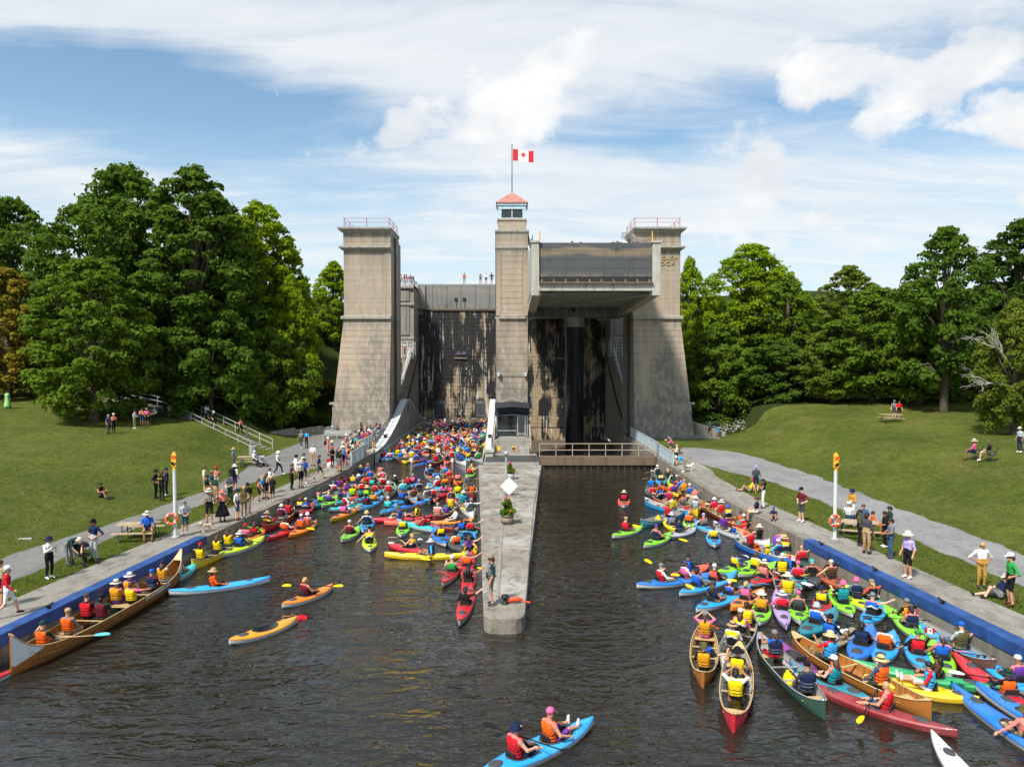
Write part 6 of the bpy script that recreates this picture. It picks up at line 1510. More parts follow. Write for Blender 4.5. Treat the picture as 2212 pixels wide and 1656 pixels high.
st = Kit('hill_stair', A2, 'upper flight of the hill stair half hidden under the maples', 'stair'); d = e2 - A2; hd = Vector((d.x, d.y, 0)).normalized(); sdv = Vector((-hd.y, hd.x, 0))
for i in range(14):
    q = d * (i / 14); b = MB(); st_len = Vector((d.x, d.y, 0)) / 14 * 1.02; P = [q - sdv, q + sdv, q + st_len + sdv, q + st_len - sdv]; b.hexa([(v.x, v.y, q.z - 1) for v in P] + [(v.x, v.y, q.z + d.z / 14) for v in P]); st.p('step', b, M_CONC)
for s in (-1, 1):
    for i in range(0, 15, 3): q = d * (i / 14) + sdv * s * 1.05; st.p('rail_post', MB().bar(q, q + Vector((0, 0, 1.1)), .06, .06), M_STEEL)
    for h in (.6, 1.08): st.p('handrail', MB().bar(sdv * s * 1.05 + Vector((0, 0, h)), d + sdv * s * 1.05 + Vector((0, 0, h)), .05, .05), M_STEEL)
# low retaining walls, kerb stone, cleats
b = MB(); pts = [(-27.2, 79.5), (-25.2, 82.2), (-22.6, 84.6), (-21.4, 84.9)]
for (x0, y0), (x1, y1) in zip(pts, pts[1:]): b.hexa([(x0, y0, .8), (x1, y1, .8), (x1 - .2, y1 + .3, .8), (x0 - .2, y0 + .3, .8), (x0, y0, 1.75), (x1, y1, 2.0), (x1 - .2, y1 + .3, 2.0), (x0 - .2, y0 + .3, 1.75)])
tag(b.build('retaining_wall', M_CONC), 'low concrete retaining wall curving to the left tower', 'wall')
b = MB(); b.hexa([(21.2, 84.4, .9), (24.6, 81.6, .9), (24.9, 81.9, .9), (21.4, 84.8, .9), (21.2, 84.4, 2.6), (24.6, 81.6, 1.45), (24.9, 81.9, 1.45), (21.4, 84.8, 2.6)]); tag(b.build('retaining_wall', M_CONC), 'low sloping retaining wall beside the right tower', 'wall')
b = MB(); p = G(25, 1172); b.hexa([(-1.2, -.25, -.1), (.7, .35, -.1), (.6, .6, -.1), (-1.3, .0, -.1), (-1.2, -.22, .16), (.7, .37, .12), (.6, .57, .12), (-1.3, -.03, .16)]); o = b.build('kerb_stone', M_TRIM); o.location = p; tag(o, 'short kerb stone beside the asphalt path at the left edge', 'kerb stone')
for side, yy, lb in ((-1, 24.5, 'black mooring cleat on the blue quay edge beside the long canoe'), (1, 33.0, 'black mooring cleat at the start of the right blue quay edge'), (1, 28.9, 'black mooring cleat beside the kayaker in yellow straps'), (1, 25.0, 'black mooring cleat nearest the camera on the blue quay edge')):
    b = MB(); b.box(-.07, .07, -.03, .03, 0, .08); b.tube([(0, -.24, .13), (0, 0, .09), (0, .24, .13)], [.022, .04, .022], 7); o = b.build('mooring_cleat', M_BLACK, None, True); o.location = (side * (quay(side, yy) + .2), yy, BANK + .085); tag(o, lb, 'cleat', 'mooring cleats on the blue quay edges')
# short turf standing up from the near lawns
rg = np.random.default_rng(12); tuf = []
def turf(n, fx, fy):
    Y = fy(n); X = fx(Y, n); Z = np.array([ground_z(x, y) for x, y in zip(X, Y)]); a = rg.uniform(0, 6.28, n); h = rg.uniform(.02, .06, n); w = rg.uniform(.012, .03, n)
    c = np.stack([X, Y, Z], 1); t = np.stack([np.cos(a), np.sin(a), 0 * a], 1) * w[:, None]; ln = rg.normal(size=(n, 2)) * .05; tip = c + np.stack([ln[:, 0], ln[:, 1], h], 1)
    tuf.append(np.stack([c - t, c + t, tip + t * .3, tip - t * .3], 1))
for side in (-1, 1):
    ip = LP_IN if side < 0 else RP_IN; op = LP_OUT if side < 0 else RP_OUT
    turf(26000, lambda Y, n: side * (np.array([quay(side, y) + 2.28 for y in Y]) + rg.random(n) * np.array([max(.05, interp(ip, y) - quay(side, y) - 2.3) for y in Y])), lambda n: 18 + 36 * rg.random(n) ** 1.3)
    turf(30000, lambda Y, n: side * (np.array([interp(op, y) - .05 for y in Y]) + 13 * rg.random(n) ** 1.5), lambda n: 24 + 45 * rg.random(n) ** 1.2)
q = np.concatenate(tuf); me = leaves_mesh('turf', q); o = link('turf', me); tag(o, 'short mown grass blades on the lawns beside the paths', 'grass', kind='stuff'); set_mats(o, [leaf_mat('grass_blades', (.13, .185, .030), (.20, .24, .05), .45)])
# ---------------------------------------------------------------- the flotilla, read off the photograph
REG = {'A': (1150, 1750, .24155), 'B': (1500, 1750, .27174), 'C': (2400, 1700, .42261), 'D': (2650, 2150, .45278), 'E': (3250, 2250, .44991), 'F': (0, 1500, .60381), 'G': (0, 2100, .58770), 'H': (880, 1950, .18116),
       'I': (1640, 2080, .24155), 'J': (2520, 1780, .19318), 'K': (2800, 1950, .21131), 'L': (1850, 2750, .24864), 'Q': (1480, 1620, .20344), 'W': (3100, 1500, .54348), 'P': (1100, 1650, .24155), 'S': (1900, 1050, .5133), 'V': (0, 0, 1 / .553)}
def RV(r, x, y):
    a, b, s = REG[r]; return ((a + s * x) * .553, (b + s * y) * .553)
LIM = {'kayak': (2.75, 3.7), 'tandem': (3.8, 4.5), 'touring': (4.0, 5.0), 'siton': (2.9, 3.8), 'canoe': (4.5, 5.2)}
KNAME = {'kayak': 'kayak', 'tandem': 'two seat kayak', 'touring': 'long kayak', 'siton': 'sit on top kayak', 'canoe': 'canoe'}
def zone(x, y):
    if y > 66: return 'in the lowered chamber'
    if x < 0:
        if x > -5.2 and y < 66: return 'against the pier' if x > pier_l(max(25.2, min(62, y))) - 1.5 and y > 25 else 'near the pier'
        if x < -quay(-1, y) + 2.6: return 'by the long canoe' if y < 37 else ('under the police officers' if y < 46 else 'below the railing crowd')
        return 'in open water' if y < 43 else 'before the chamber'
    if x > quay(1, y) - 2.6: return 'along the blue quay' if y < 35 else ('below the seated father' if y < 50 else 'near the footbridge')
    if y < 24: return 'in the nearest raft'
    if y < 31: return 'in the big raft'
    return 'behind the big raft' if y < 50 else 'near the footbridge'
BOATS = []
def boat(r, bx, by, sx, sy, kind, col, crew=(), under=None, length=None, z=.12, fine=True, group=None):
    b = at_z(*RV(r, bx, by), z); s = at_z(*RV(r, sx, sy), z)
    for p in (b, s):
        if p.y < 66:
            p.x = max(-quay(-1, p.y) + .45, min(quay(1, p.y) - .45, p.x))
            if 25 < p.y < 62.3:
                l_, r_ = pier_l(p.y) - .45, pier_r(p.y) + .45
                if l_ < p.x < r_: p.x = l_ if p.x < (l_ + r_) / 2 else r_
    d = b - s; lo, hi = LIM[kind]; ln = length or max(lo, min(hi, d.length)); d.normalize(); c = (b + s) / 2
    if length: c = b - d * ln / 2
    elif (b - s).length > hi * 1.15: c = s + d * ln / 2 if s.y < b.y else b - d * ln / 2
    return boat_at(c, d, kind, col, crew, under, ln, group)
def boat_at(c, d, kind, col, crew=(), under=None, ln=3.2, group=None, simple=False):
    ang = math.atan2(d.y, d.x); face = math.atan2(d.x, d.y)
    if kind == 'canoe': o = make_canoe(col, None, ln, M_ASH if col in 'RMwYrE' else M_ALU)
    else: o = make_kayak(kind, col, {'w': M_UNDER, None: M_UNDER if col in 'LAQUB' else hullm(col)}.get(under, None) or hullm(under), ln)
    o.location = (c.x, c.y, rnd.uniform(-.01, .015)); o.rotation_euler = (rnd.uniform(-.03, .03), rnd.uniform(-.015, .015), ang); kn = 'canoe' if kind == 'canoe' else 'kayak'
    o['category'] = kn; o['group'] = group or ('canoes in the flotilla' if kn == 'canoe' else 'kayaks in the flotilla')
    defs = {'kayak': [-.20], 'tandem': [-.87, .38], 'touring': [-.32], 'siton': [-.25, .5], 'canoe': [-.33 * 4.9, .27 * 4.9, 0]}[kind]
    sz = {'kayak': .05, 'tandem': .05, 'touring': .03, 'siton': .13, 'canoe': .21}[kind]; L0 = 4.9 if kind == 'canoe' else KM[kind][0]
    ppl = []
    for i, cr in enumerate(crew):
        spec = cr[0]; pz = cr[1] if len(cr) > 1 else ('canoe' if kind == 'canoe' else 'sit'); x = cr[2] if len(cr) > 2 and cr[2] is not None else defs[min(i, len(defs) - 1)]; fl = cr[3] if len(cr) > 3 else 0; size = cr[4] if len(cr) > 4 else rnd.uniform(.94, 1.04)
        x *= ln / L0; z = sz; 
        if kind == 'canoe' and pz in ('sit', 'ground', 'legsup', 'lounge', 'paddle', 'reachL', 'reachR'): z = -.02
        if kind == 'canoe' and size < .8: z = .05
        p = person(pz, spec, (c.x + d.x * x, c.y + d.y * x, z), face + math.radians(fl), size, group='paddlers in the boats'); ppl.append(p)
        ALL.append((p, 'P', spec, BPAL[col][0], kn, zone(c.x, c.y)))
    ALL.append((o, 'B', crew[0][0] if crew else None, BPAL[col][0], KNAME[kind], zone(c.x, c.y))); BOATS.append((o, c, d, kind, face, ppl)); return o
Z = boat
# --- left lane, quay side
Z('F', 1720, 995, 1408, 1118, 'kayak', 'U', [('B N1 k1 bW -', 'paddle')])
Z('H', 430, 650, 90, 1060, 'kayak', 'U', [('P S0 - cR sB', 'reachL')])
Z('H', 820, 660, 480, 900, 'kayak', 'O', [('R E1 N1 - lB', 'reachL')])
Z('H', 1310, 330, 815, 650, 'canoe', 'R', [('M i2 k1 bt -', 'canoereach'), ('M l2 i1 kC -', 'canoe', .5), ('R g2 K2 cK sK', 'canoereach', 1.6)])
Z('H', 1700, 530, 955, 850, 'touring', 'R', [('O W2 K1 - sK',  'paddle')])
Z('H', 1970, 510, 1380, 800, 'siton', 'O', [('O B0 k1 cW -', 'side'), ('O l1 k1 kW -', 'sit')])
Z('H', 1570, 150, 1430, 290, 'kayak', 'g', [('^Y K1 K1 - sR', 'reachL')])
Z('H', 1880, 130, 1620, 340, 'kayak', 'R', [('^B N0 K1 cC -', 'sit')])
Z('A', 370, 770, 230, 890, 'kayak', 'A', [('S S0 K1 cg sK', 'reachR')])
Z('A', 520, 845, 365, 930, 'kayak', 'T', [('L Q1 K1 - lB', 'sit')])
Z('A', 690, 800, 450, 950, 'kayak', 'L', [('V S0 K1 - lY', 'reachR')])
Z('A', 540, 650, 465, 760, 'kayak', 'Q', [('R W2 G1 cT -', 'reachL')])
Z('A', 690, 590, 560, 700, 'siton', 'c', [('V c1 k1 - pB', 'sit')])
Z('A', 900, 558, 735, 600, 'kayak', 'B', [('- M2 g1 cK sB', 'reachL')])
Z('A', 1000, 545, 920, 605, 'kayak', 'B', [('Y k1 K1 cK -', 'sit')])
Z('A', 1110, 395, 1005, 470, 'kayak', 'A', [('N B1 K1 bH -', 'reachL')])
Z('A', 1180, 400, 1235, 545, 'canoe', 'R', [('B S0 J1 cN -', 'canoe'), ('B Z1 k1 bt -', 'canoe')])
Z('A', 1385, 420, 1430, 555, 'canoe', 'M', [('R W1 k1 cg -', 'canoepad'), ('S S0 K1 - sK', 'canoe')])
Z('A', 1060, 560, 1025, 640, 'kayak', 'O', [('N V1 K1 bW -', 'sit')])
Z('A', 1150, 560, 1130, 630, 'kayak', 'R', [('R O1 K1 - sB', 'sit')])
Z('A', 1440, 560, 1430, 640, 'kayak', 'M', [('R W1 K1 cP -', 'sit')])
Z('A', 1330, 590, 1225, 640, 'kayak', 'E', [('Q N1 K1 - sB', 'reachR')])
Z('A', 1440, 690, 1220, 740, 'kayak', 'L', [('R S0 K1 cK sB', 'side')])
Z('A', 1130, 650, 1080, 740, 'kayak', 'T', [('R W1 G1 bt -', 'sit')])
Z('A', 880, 660, 840, 750, 'kayak', 'c', [('V b0 K1 - lB', 'sit')])
Z('A', 960, 745, 930, 830, 'siton', 'c', [('L Y1 K1 kG -', 'sit')])
Z('A', 1330, 745, 1080, 835, 'touring', 'A', [('L b1 k1 bH -', 'sit')])
Z('A', 705, 775, 600, 780, 'kayak', 'B', [('N g1 K1 cW -', 'sit')])
Z('A', 860, 800, 690, 900, 'kayak', 'Q', [('N B0 K1 kg sB', 'sit')])
Z('A', 1060, 925, 680, 985, 'siton', 'Q', [('R W1 W1 - sB', 'legsup')])
Z('A', 1430, 800, 1035, 1000, 'tandem', 'A', [('M K1 N1 cK sK', 'sit'), ('Z O0 N1 - sB', 'legsup')])
Z('A', 1040, 970, 610, 1165, 'touring', 'O', [('P V0 G1 - sB', 'sit'), ('- W1 k1 cW -', 'sit', .35, 0, .68)], 'Y')
Z('A', 1240, 1140, 1110, 1350, 'kayak', 'A', [('N W0 K1 kH -', 'side')])
Z('A', 1045, 1300, 765, 1505, 'kayak', 'L', [('M S0 K1 cW -', 'side')])
Z('A', 1205, 1450, 1225, 1640, 'siton', 'U', [('^Y S0 K1 cK -', 'side')])
Z('A', 1640, 935, 1420, 1050, 'kayak', 'A', [('- Q2 k1 cW -', 'sit')])
# --- left lane, middle and pier side
Z('B', -85, 1040, 660, 985, 'tandem', 'R', [('Y K1 k1 - sB', 'legsup'), ('B b1 k1 ko -', 'paddle')])
Z('B', 110, 1078, 560, 1050, 'kayak', 'c', [])
Z('B', 300, 1085, 245, 1265, 'kayak', 'L', [('Y A2 K1 cg sK', 'sit')])
Z('B', 270, 1075, 780, 1185, 'touring', 'Q', [('R G1 K1 - sB', 'sit')])
Z('B', 690, 1085, 1320, 1030, 'kayak', 'O', [('- W2 k1 cG sK', 'sit')])
Z('B', 650, 1110, 1230, 1165, 'touring', 'M', [])
Z('B', 1010, 850, 735, 1045, 'canoe', 'M', [('S W1 G1 - sG', 'canoe'), ('Y P1 k1 - sB', 'canoe'), ('V B1 k1 kT -', 'canoe', .2, 0, .66)])
Z('B', 1110, 790, 1310, 975, 'canoe', 'W', [('g W2 J1 kG -', 'canoereachR'), ('T A2 k1 bW -', 'canoepad'), ('- i1 k1 cB -', 'canoe', .3, 0, .68)])
Z('B', 730, 1165, 890, 1400, 'kayak', 'B', [('Y b1 K1 - sB', 'side')])
Z('B', 1145, 1120, 1090, 1270, 'kayak', 'A', [('B K2 K1 - sK', 'side')])
Z('B', 1320, 1145, 1240, 1255, 'kayak', 'Q', [('R G1 K1 - sY', 'reachR')])
Z('B', 930, 1300, 1120, 1495, 'kayak', 'g', [('O W2 k1 bK sB', 'sit')])
Z('B', 1330, 1275, 1150, 1400, 'kayak', 'A', [('N A1 K1 cR sB', 'sit')])
Z('B', 1350, 1390, 1190, 1580, 'siton', 'Y', [('- V0 K1 - lB', 'reachR')])
Z('B', 90, 1400, 640, 1500, 'kayak', 'R', [('^Y S0 K1 - sY', 'paddle')])
Z('B', 70, 1550, 1110, 1550, 'touring', 'Y', [('N A1 k1 bi -', 'lounge')])
Z('I', 690, 450, 375, 855, 'touring', 'R', [('E S0 K1 cW -', 'paddle')], 'i')
Z('I', 925, 340, 700, 750, 'touring', 'R', [('O S0 K1 - sG', 'reachR')], 'i')
Z('I', 945, 600, 735, 1010, 'touring', 'R', [('- K0 K1 - lK', 'reachR')], 'i')
Z('I', 960, 870, 640, 1490, 'touring', 'R', [('- K1 K1 - sK', 'reachR')], 'i')
Z('B', 600, 365, 810, 520, 'canoe', 'i', [('N A1 N1 cW -', 'canoepad', .9), ('B A1 k1 - sB', 'canoe', -1.4)])
Z('B', 850, 340, 960, 495, 'canoe', 'M', [('R S0 k1 cg -', 'canoe'), ('- P1 g1 cl -', 'canoepad'), ('B Q1 k1 - sB', 'canoe', .2)])
Z('B', 1330, 345, 1195, 430, 'kayak', 'L', [('R P0 K1 - sG', 'reachR'), ('Y H1 k1 - lY', 'sit', .7)])
Z('B', 1085, 430, 1045, 525, 'kayak', 'O', [('S O1 K1 - sB', 'sit')])
Z('B', 890, 480, 870, 600, 'kayak', 'o', [('O Y1 k1 - sK', 'sit')])
Z('B', 690, 545, 820, 580, 'kayak', 'A', [('R W2 k1 bW -', 'sit')])
Z('B', 1050, 610, 1070, 715, 'kayak', 'L', [('Y L2 K1 cR -', 'sit')])
Z('B', 950, 595, 785, 710, 'kayak', 'R', [('- P1 K1 - lK', 'sit')])
Z('B', 965, 690, 970, 800, 'kayak', 'c', [('N S0 K1 cP -', 'sit')])
Z('B', 235, 625, 455, 760, 'canoe', 'i', [('b S0 k1 cg sB', 'canoe'), ('Q W1 k1 - sG', 'canoe')])
Z('B', 480, 640, 640, 770, 'canoe', 'g', [('g W2 k1 bH -', 'canoe'), ('K l1 k1 cl -', 'canoe')])
Z('B', 660, 645, 735, 775, 'kayak', 'S', [('R W1 k1 kG -', 'side')])
Z('B', 1180, 480, 1290, 720, 'canoe', 'M', [('O K1 K1 - sB', 'canoe'), ('g g1 k1 - sG', 'canoereachR')])
Z('B', 115, 565, 60, 690, 'canoe', 'k', [('R i2 k1 kW -', 'canoe')])
Z('B', 350, 500, 330, 570, 'kayak', 'T', [('R g1 k1 cD -', 'sit')])
Z('B', 425, 475, 405, 545, 'kayak', 'A', [('P M1 k1 - sG', 'sit')])
Z('B', 130, 500, 180, 590, 'kayak', 'E', [('- K2 k1 cW sK', 'sit')])
Z('B', 490, 800, 245, 860, 'touring', 'B', [('- K1 K1 cN -', 'paddle')])
Z('B', 330, 720, 210, 780, 'kayak', 'A', [('B N1 k1 cB -', 'sit')])
# --- left lane, near
Z('G', 1290, 185, 1085, 305, 'kayak', 'Q', [('B S0 k1 bQ -', 'sit')])
Z('G', 1710, 292, 1215, 358, 'touring', 'A', [('O O2 K1 bt lB', 'side')])
Z('G', 2200, 332, 1890, 450, 'kayak', 'O', [('M S0 K1 - sY', 'paddle')], 'w')
Z('G', 1940, 555, 1565, 682, 'kayak', 'Z', [], 'w')
Z('F', 1470, 1045, 1195, 1165, 'canoe', 'Y', [('Y K0 K1 cR sB', 'canoereach'), ('Y J1 J1 - lB', 'canoe', .1), ('Y S0 J1 cg lB', 'canoe', 1.3)])
Z('G', 72, 850, -60, 915, 'kayak', 'R', [], 'w')
Z('L', 1875, 290, 90, 1120, 'tandem', 'A', [('R S0 N1 kN -', 'paddle'), ('O S0 V1 cP -', 'legsup')], 'w')
# --- right lane, far
Z('C', 88, 570, 90, 665, 'kayak', 'c', [('R K2 K1 bC -', 'sit')], 'w')
Z('C', 262, 850, -20, 945, 'kayak', 'L', [('R M1 k1 ct -', 'paddle')], 'w')
Z('C', 525, 920, 272, 1030, 'kayak', 'L', [('N S0 K1 cV -', 'paddle')])
Z('C', 705, 880, 530, 930, 'siton', 'i', [('N N1 k1 cN -', 'legsup')])
Z('C', 480, 800, 565, 875, 'kayak', 'Y', [('G B1 k1 bW -', 'sit')])
Z('C', 690, 775, 690, 860, 'kayak', 'L', [('O S0 k1 - sY', 'sit')])
Z('J', 580, 1240, 140, 1360, 'canoe', 'T', [('R k1 K1 bt -', 'canoe', .6)])
Z('J', 120, 985, 770, 1170, 'canoe', 'A', [('Y W1 k1 - pB', 'canoe', -.6)])
Z('J', 160, 860, 890, 1110, 'canoe', 'R', [('G O1 k1 - sK', 'canoe'), ('^B K1 K1 - sB', 'canoe'), ('R V1 k1 cR -', 'canoe', .1)])
Z('J', 880, 930, 1030, 1145, 'canoe', 'Y', [('- i1 k1 bW -', 'canoe')])
Z('J', 1050, 960, 1390, 1120, 'canoe', 'w', [('M K1 k1 - sB', 'canoereach')])
Z('J', 1130, 810, 1300, 930, 'kayak', 'B', [('S k1 k1 cB -', 'reachR')])
Z('J', 960, 750, 1120, 825, 'kayak', 'M', [('B k1 k1 cW -', 'reachR')])
Z('J', 440, 700, 260, 810, 'kayak', 'c', [('- O1 K1 - sK', 'side')])
Z('J', 120, 690, 150, 830, 'canoe', 'N', [('R S0 K1 - sR', 'canoe'), ('B T1 k1 cJ -', 'canoe')])
Z('J', 480, 690, 650, 800, 'kayak', 'Y', [('V S0 k1 cV sB', 'side'), ('Y k1 k1 - sB', 'sit', .6)])
Z('J', 470, 510, 670, 640, 'kayak', 'L', [('D N1 N1 - sK', 'sit')])
Z('J', 640, 480, 740, 590, 'kayak', 'E', [('K W1 k1 - sB', 'reachR')])
Z('J', 270, 420, 470, 490, 'canoe', 'k', [('D W2 J1 kC -', 'canoe', 1.2), ('D b2 k1 - lY', 'canoereachR', -.8)])
Z('J', 300, 440, 340, 590, 'kayak', 'A', [('^Y N1 K1 - sK', 'sit')])
Z('J', 700, 700, 900, 850, 'canoe', 'w', [('Z O0 k1 ct -', 'canoe', .2), ('B A1 k1 cg -', 'canoe', 1.2), ('R S0 k1 - lB', 'canoe', 2.0)])
# --- right lane, below the seated father
Z('C', 740, 800, 890, 890, 'kayak', 'A', [('G R0 K1 cl -', 'side')])
Z('C', 915, 850, 1435, 1030, 'canoe', 'W', [('- K0 K1 bC -', 'canoepad'), ('V V1 k1 - sB', 'canoe', 1.5), ('B N1 N1 co -', 'canoe', .6, 0, .68), ('O P1 k1 cP -', 'canoe', -.4, 0, .7)])
Z('C', 1130, 990, 1615, 1190, 'canoe', 'B', [('N A1 i1 cW -', 'canoe', -1.4), ('R S0 g1 kb -', 'canoepad', 1.0), ('Y k1 k1 bY -', 'canoe', -.5, 0, .66)])
Z('C', 900, 900, 930, 1030, 'kayak', 'A', [('Y W1 K1 - sB', 'sit')])
Z('C', 1010, 735, 1290, 870, 'canoe', 'R', [('O o2 k1 - sB', 'canoe'), ('Y M1 k1 - sY', 'canoe', 1.6), ('^Y k1 k1 kB -', 'canoe', .4)])
Z('C', 1080, 690, 1230, 800, 'canoe', 'M', [('R S1 k1 bW -', 'canoereachR', -.3), ('R P1 k1 kW -', 'canoe', 1.0)])
Z('C', 1220, 815, 1425, 910, 'kayak', 'O', [('R Q2 k1 cW -', 'reachR')], 'w')
Z('K', 990, 845, 1400, 1060, 'kayak', 'E', [('Y S0 k1 bH -', 'side')])
Z('K', 1370, 905, 1690, 1030, 'kayak', 'O', [('^Y G2 K1 bH -', 'sit')])
Z('D', 1005, 10, 1335, 165, 'touring', 'D', [('R S0 k1 - - 1', 'reachR')])
# --- the big raft
Z('D', 690, 100, 335, 200, 'kayak', 'L', [('Y B1 k1 cD sB', 'sit')], 'i')
Z('D', 860, 118, 515, 215, 'kayak', 'L', [('Y i0 k1 - sB 2', 'sit')], 'i')
Z('C', 840, 1220, 560, 1300, 'kayak', 'c', [('B N2 k1 cN -', 'paddle')])
Z('C', 950, 1290, 205, 1400, 'tandem', 'B', [('R W2 k1 cG -', 'paddle'), ('P W1 k1 - sB', 'sit')], 'w')
Z('C', 1130, 1288, 600, 1470, 'tandem', 'A', [('B G1 k1 - sK', 'paddle'), ('c K2 K1 cW -', 'sit')], 'w')
Z('C', 1258, 1400, 755, 1625, 'tandem', 'A', [('- N0 k1 cg lB', 'sit'), ('B S0 k1 cW -', 'sit', None, 0, .75)], 'w')
Z('D', 740, 348, 450, 515, 'kayak', 'O', [('P b0 K1 - sY 2', 'side')])
Z('D', 865, 195, 645, 285, 'kayak', 'R', [('S M0 K1 bC -', 'side')], 'i')
Z('D', 880, 165, 955, 465, 'canoe', 'g', [('Y t2 t2 bC -', 'canoe'), ('Y N1 N1 bW -', 'canoe')])
Z('D', 1005, 195, 1050, 305, 'kayak', 'Q', [('R P1 k1 cP -', 'sit')])
Z('D', 1095, 155, 1195, 300, 'kayak', 'g', [('K S0 K1 cQ sG', 'side')])
Z('D', 1215, 175, 1400, 315, 'siton', 'r', [('b S0 k1 cC -', 'side')])
Z('D', 1375, 175, 1545, 270, 'siton', 'r', [('- K1 K1 cK -', 'reachR')])
Z('D', 730, 425, 700, 635, 'kayak', 'L', [('Z S0 k1 bW -', 'side')])
Z('D', 845, 355, 935, 680, 'touring', 'l', [('R P1 k1 bW -', 'side')])
Z('D', 1015, 405, 1050, 635, 'kayak', 'L', [('g S0 K1 cP -', 'side')])
Z('D', 1245, 390, 1225, 545, 'kayak', 'R', [('Y J1 K1 kN -', 'sit')])
Z('D', 1320, 350, 1500, 555, 'siton', 'L', [('T K1 K1 kP -', 'paddle')])
Z('D', 1370, 515, 1035, 765, 'kayak', 'T', [('B W2 k1 ki -', 'sit')])
Z('D', 1540, 690, 1130, 865, 'siton', 'k', [('B K1 W2 cK -', 'legsup', None, 0)])
Z('D', 230, 700, 215, 1125, 'canoe', 'w', [('Z K1 K1 ko -', 'canoereachR'), ('Z P1 P1 cG pB', 'handshead')])
Z('D', 630, 610, 390, 985, 'canoe', 'W', [('^Y W2 G1 bt -', 'canoe', -1.0), ('^Y P1 k1 cC lB', 'canoe', .3), ('Y S0 K1 - sK', 'canoe', 1.4)])
Z('D', 525, 900, 475, 1535, 'canoe', 'R', [('Y W1 K1 - sK 2', 'handshead', -1.0), ('Y K0 J1 bK - 1', 'canoepad', .5)])
Z('D', 695, 805, 1265, 1430, 'canoe', 'D', [('N g2 g2 cK - 1', 'canoe', -1.3), ('N B0 R1 cG pB', 'canoepad', 1.1)])
Z('D', 920, 855, 1130, 1050, 'kayak', 'V', [])
Z('D', 1170, 1080, 1425, 1195, 'kayak', 'T', [('T S0 K1 cW lB', 'sit')])
Z('D', 980, 805, 2190, 1428, 'canoe', 'w', [('O J1 g1 bH -', 'canoe', -.9), ('A R1 g1 bH pB', 'canoepad', .9)])
Z('E', -150, 975, 955, 1335, 'touring', 'M', [('R S0 J1 - - 1', 'sit')])
Z('E', 115, 85, 290, 295, 'siton', 'U', [('N G1 k1 kP -', 'side')])
Z('E', 335, 165, 490, 240, 'kayak', 'Q', [('K c1 K1 ck pY', 'reachR')])
Z('E', 615, 265, 285, 405, 'kayak', 'A', [('^B S0 K1 cG -', 'reachR')])
Z('E', 565, 325, 815, 575, 'kayak', 'L', [('N S0 N1 - sK 1', 'sit')])
Z('E', 640, 285, 970, 460, 'kayak', 'L', [('Z K1 K1 cG -', 'reachR')])
Z('E', 825, 405, 1345, 795, 'canoe', 'b', [('o i1 k1 cB -', 'canoe', -.8)])
Z('E', 985, 485, 1450, 770, 'touring', 'A', [('N S0 K1 bo -', 'reachR')])
Z('E', 350, 445, 175, 765, 'kayak', 'B', [('N K1 K1 - sK', 'side')])
Z('E', 540, 505, 390, 765, 'kayak', 'A', [('O W1 k1 - sK 3', 'sit')])
Z('E', 690, 545, 790, 815, 'kayak', 'A', [('R K1 K1 cE -', 'side')])
Z('E', 870, 585, 1025, 865, 'kayak', 'L', [('B S0 k1 cG pB', 'side')])
Z('E', 350, 805, 1305, 965, 'touring', 'E', [('- b1 K1 - lK 2', 'sit')])
Z('E', 480, 935, 1055, 1040, 'siton', 'Y', [('A R1 W1 - sK', 'legsup')])
Z('E', 1045, 695, 1660, 1150, 'touring', 'R', [('O K2 J2 bD -', 'paddle')], length=4.9)
Z('E', 1040, 970, 1800, 1500, 'touring', 'B', [('- S2 k1 bo -', 'side')], length=4.9)
Z('E', 1240, 975, 1850, 1290, 'touring', 'B', [('O K1 K1 - sB', 'sit')], length=4.8)
Z('E', 860, 1395, 1160, 1760, 'touring', 'W', [], length=4.6)
Z('E', 1615, 805, 1850, 1000, 'kayak', 'A', [('V S0 K1 cW -', 'sit')])
# --- front of the lowered chamber
Z('Q', 110, 790, 70, 860, 'kayak', 'B', [('M M1 K1 - sK', 'sit')])
Z('Q', 260, 810, 170, 865, 'kayak', 'A', [('P W1 k1 cG -', 'side')])
Z('Q', 345, 790, 430, 885, 'canoe', 'b', [('B A1 K1 cG -', 'canoe'), ('Y g1 K1 - sB', 'canoe')])
Z('Q', 500, 840, 520, 930, 'kayak', 'Y', [('- t1 k1 cW -', 'sit')])
Z('Q', 615, 770, 640, 900, 'canoe', 'W', [('Y W1 k1 cG -', 'canoe', -.6), ('B B1 k1 cg -', 'canoe', .9)])
Z('Q', 760, 830, 690, 920, 'kayak', 'r', [('B S0 K1 cN -', 'side')])
Z('Q', 1000, 895, 745, 965, 'touring', 'B', [('V V1 K1 - sB', 'side')])
Z('Q', 1195, 865, 1015, 965, 'canoe', 'M', [('R k1 K1 - sB', 'canoe', -.4), ('N W1 k1 bW -', 'canoereach', 1.0)])
Z('Q', 1290, 850, 1330, 930, 'kayak', 'c', [('K S1 K1 - sG', 'sit')])
Z('Q', 1380, 790, 1415, 890, 'canoe', 'W', [('R W1 J1 cR -', 'canoe', -.6), ('R S0 J1 cC -', 'canoe', .8)])
Z('Q', 1480, 850, 1635, 935, 'canoe', 'W', [('B b1 K1 bG -', 'canoepad', -.8), ('B V0 k1 bC -', 'canoe', .9)])
Z('Q', 1660, 810, 1740, 870, 'kayak', 'A', [('Y b1 K1 - sB', 'sit')])
Z('Q', 1740, 810, 1935, 880, 'canoe', 'i', [('E C1 K1 - sB', 'canoe', -1.2), ('K K0 K1 cG -', 'canoe', .6)])
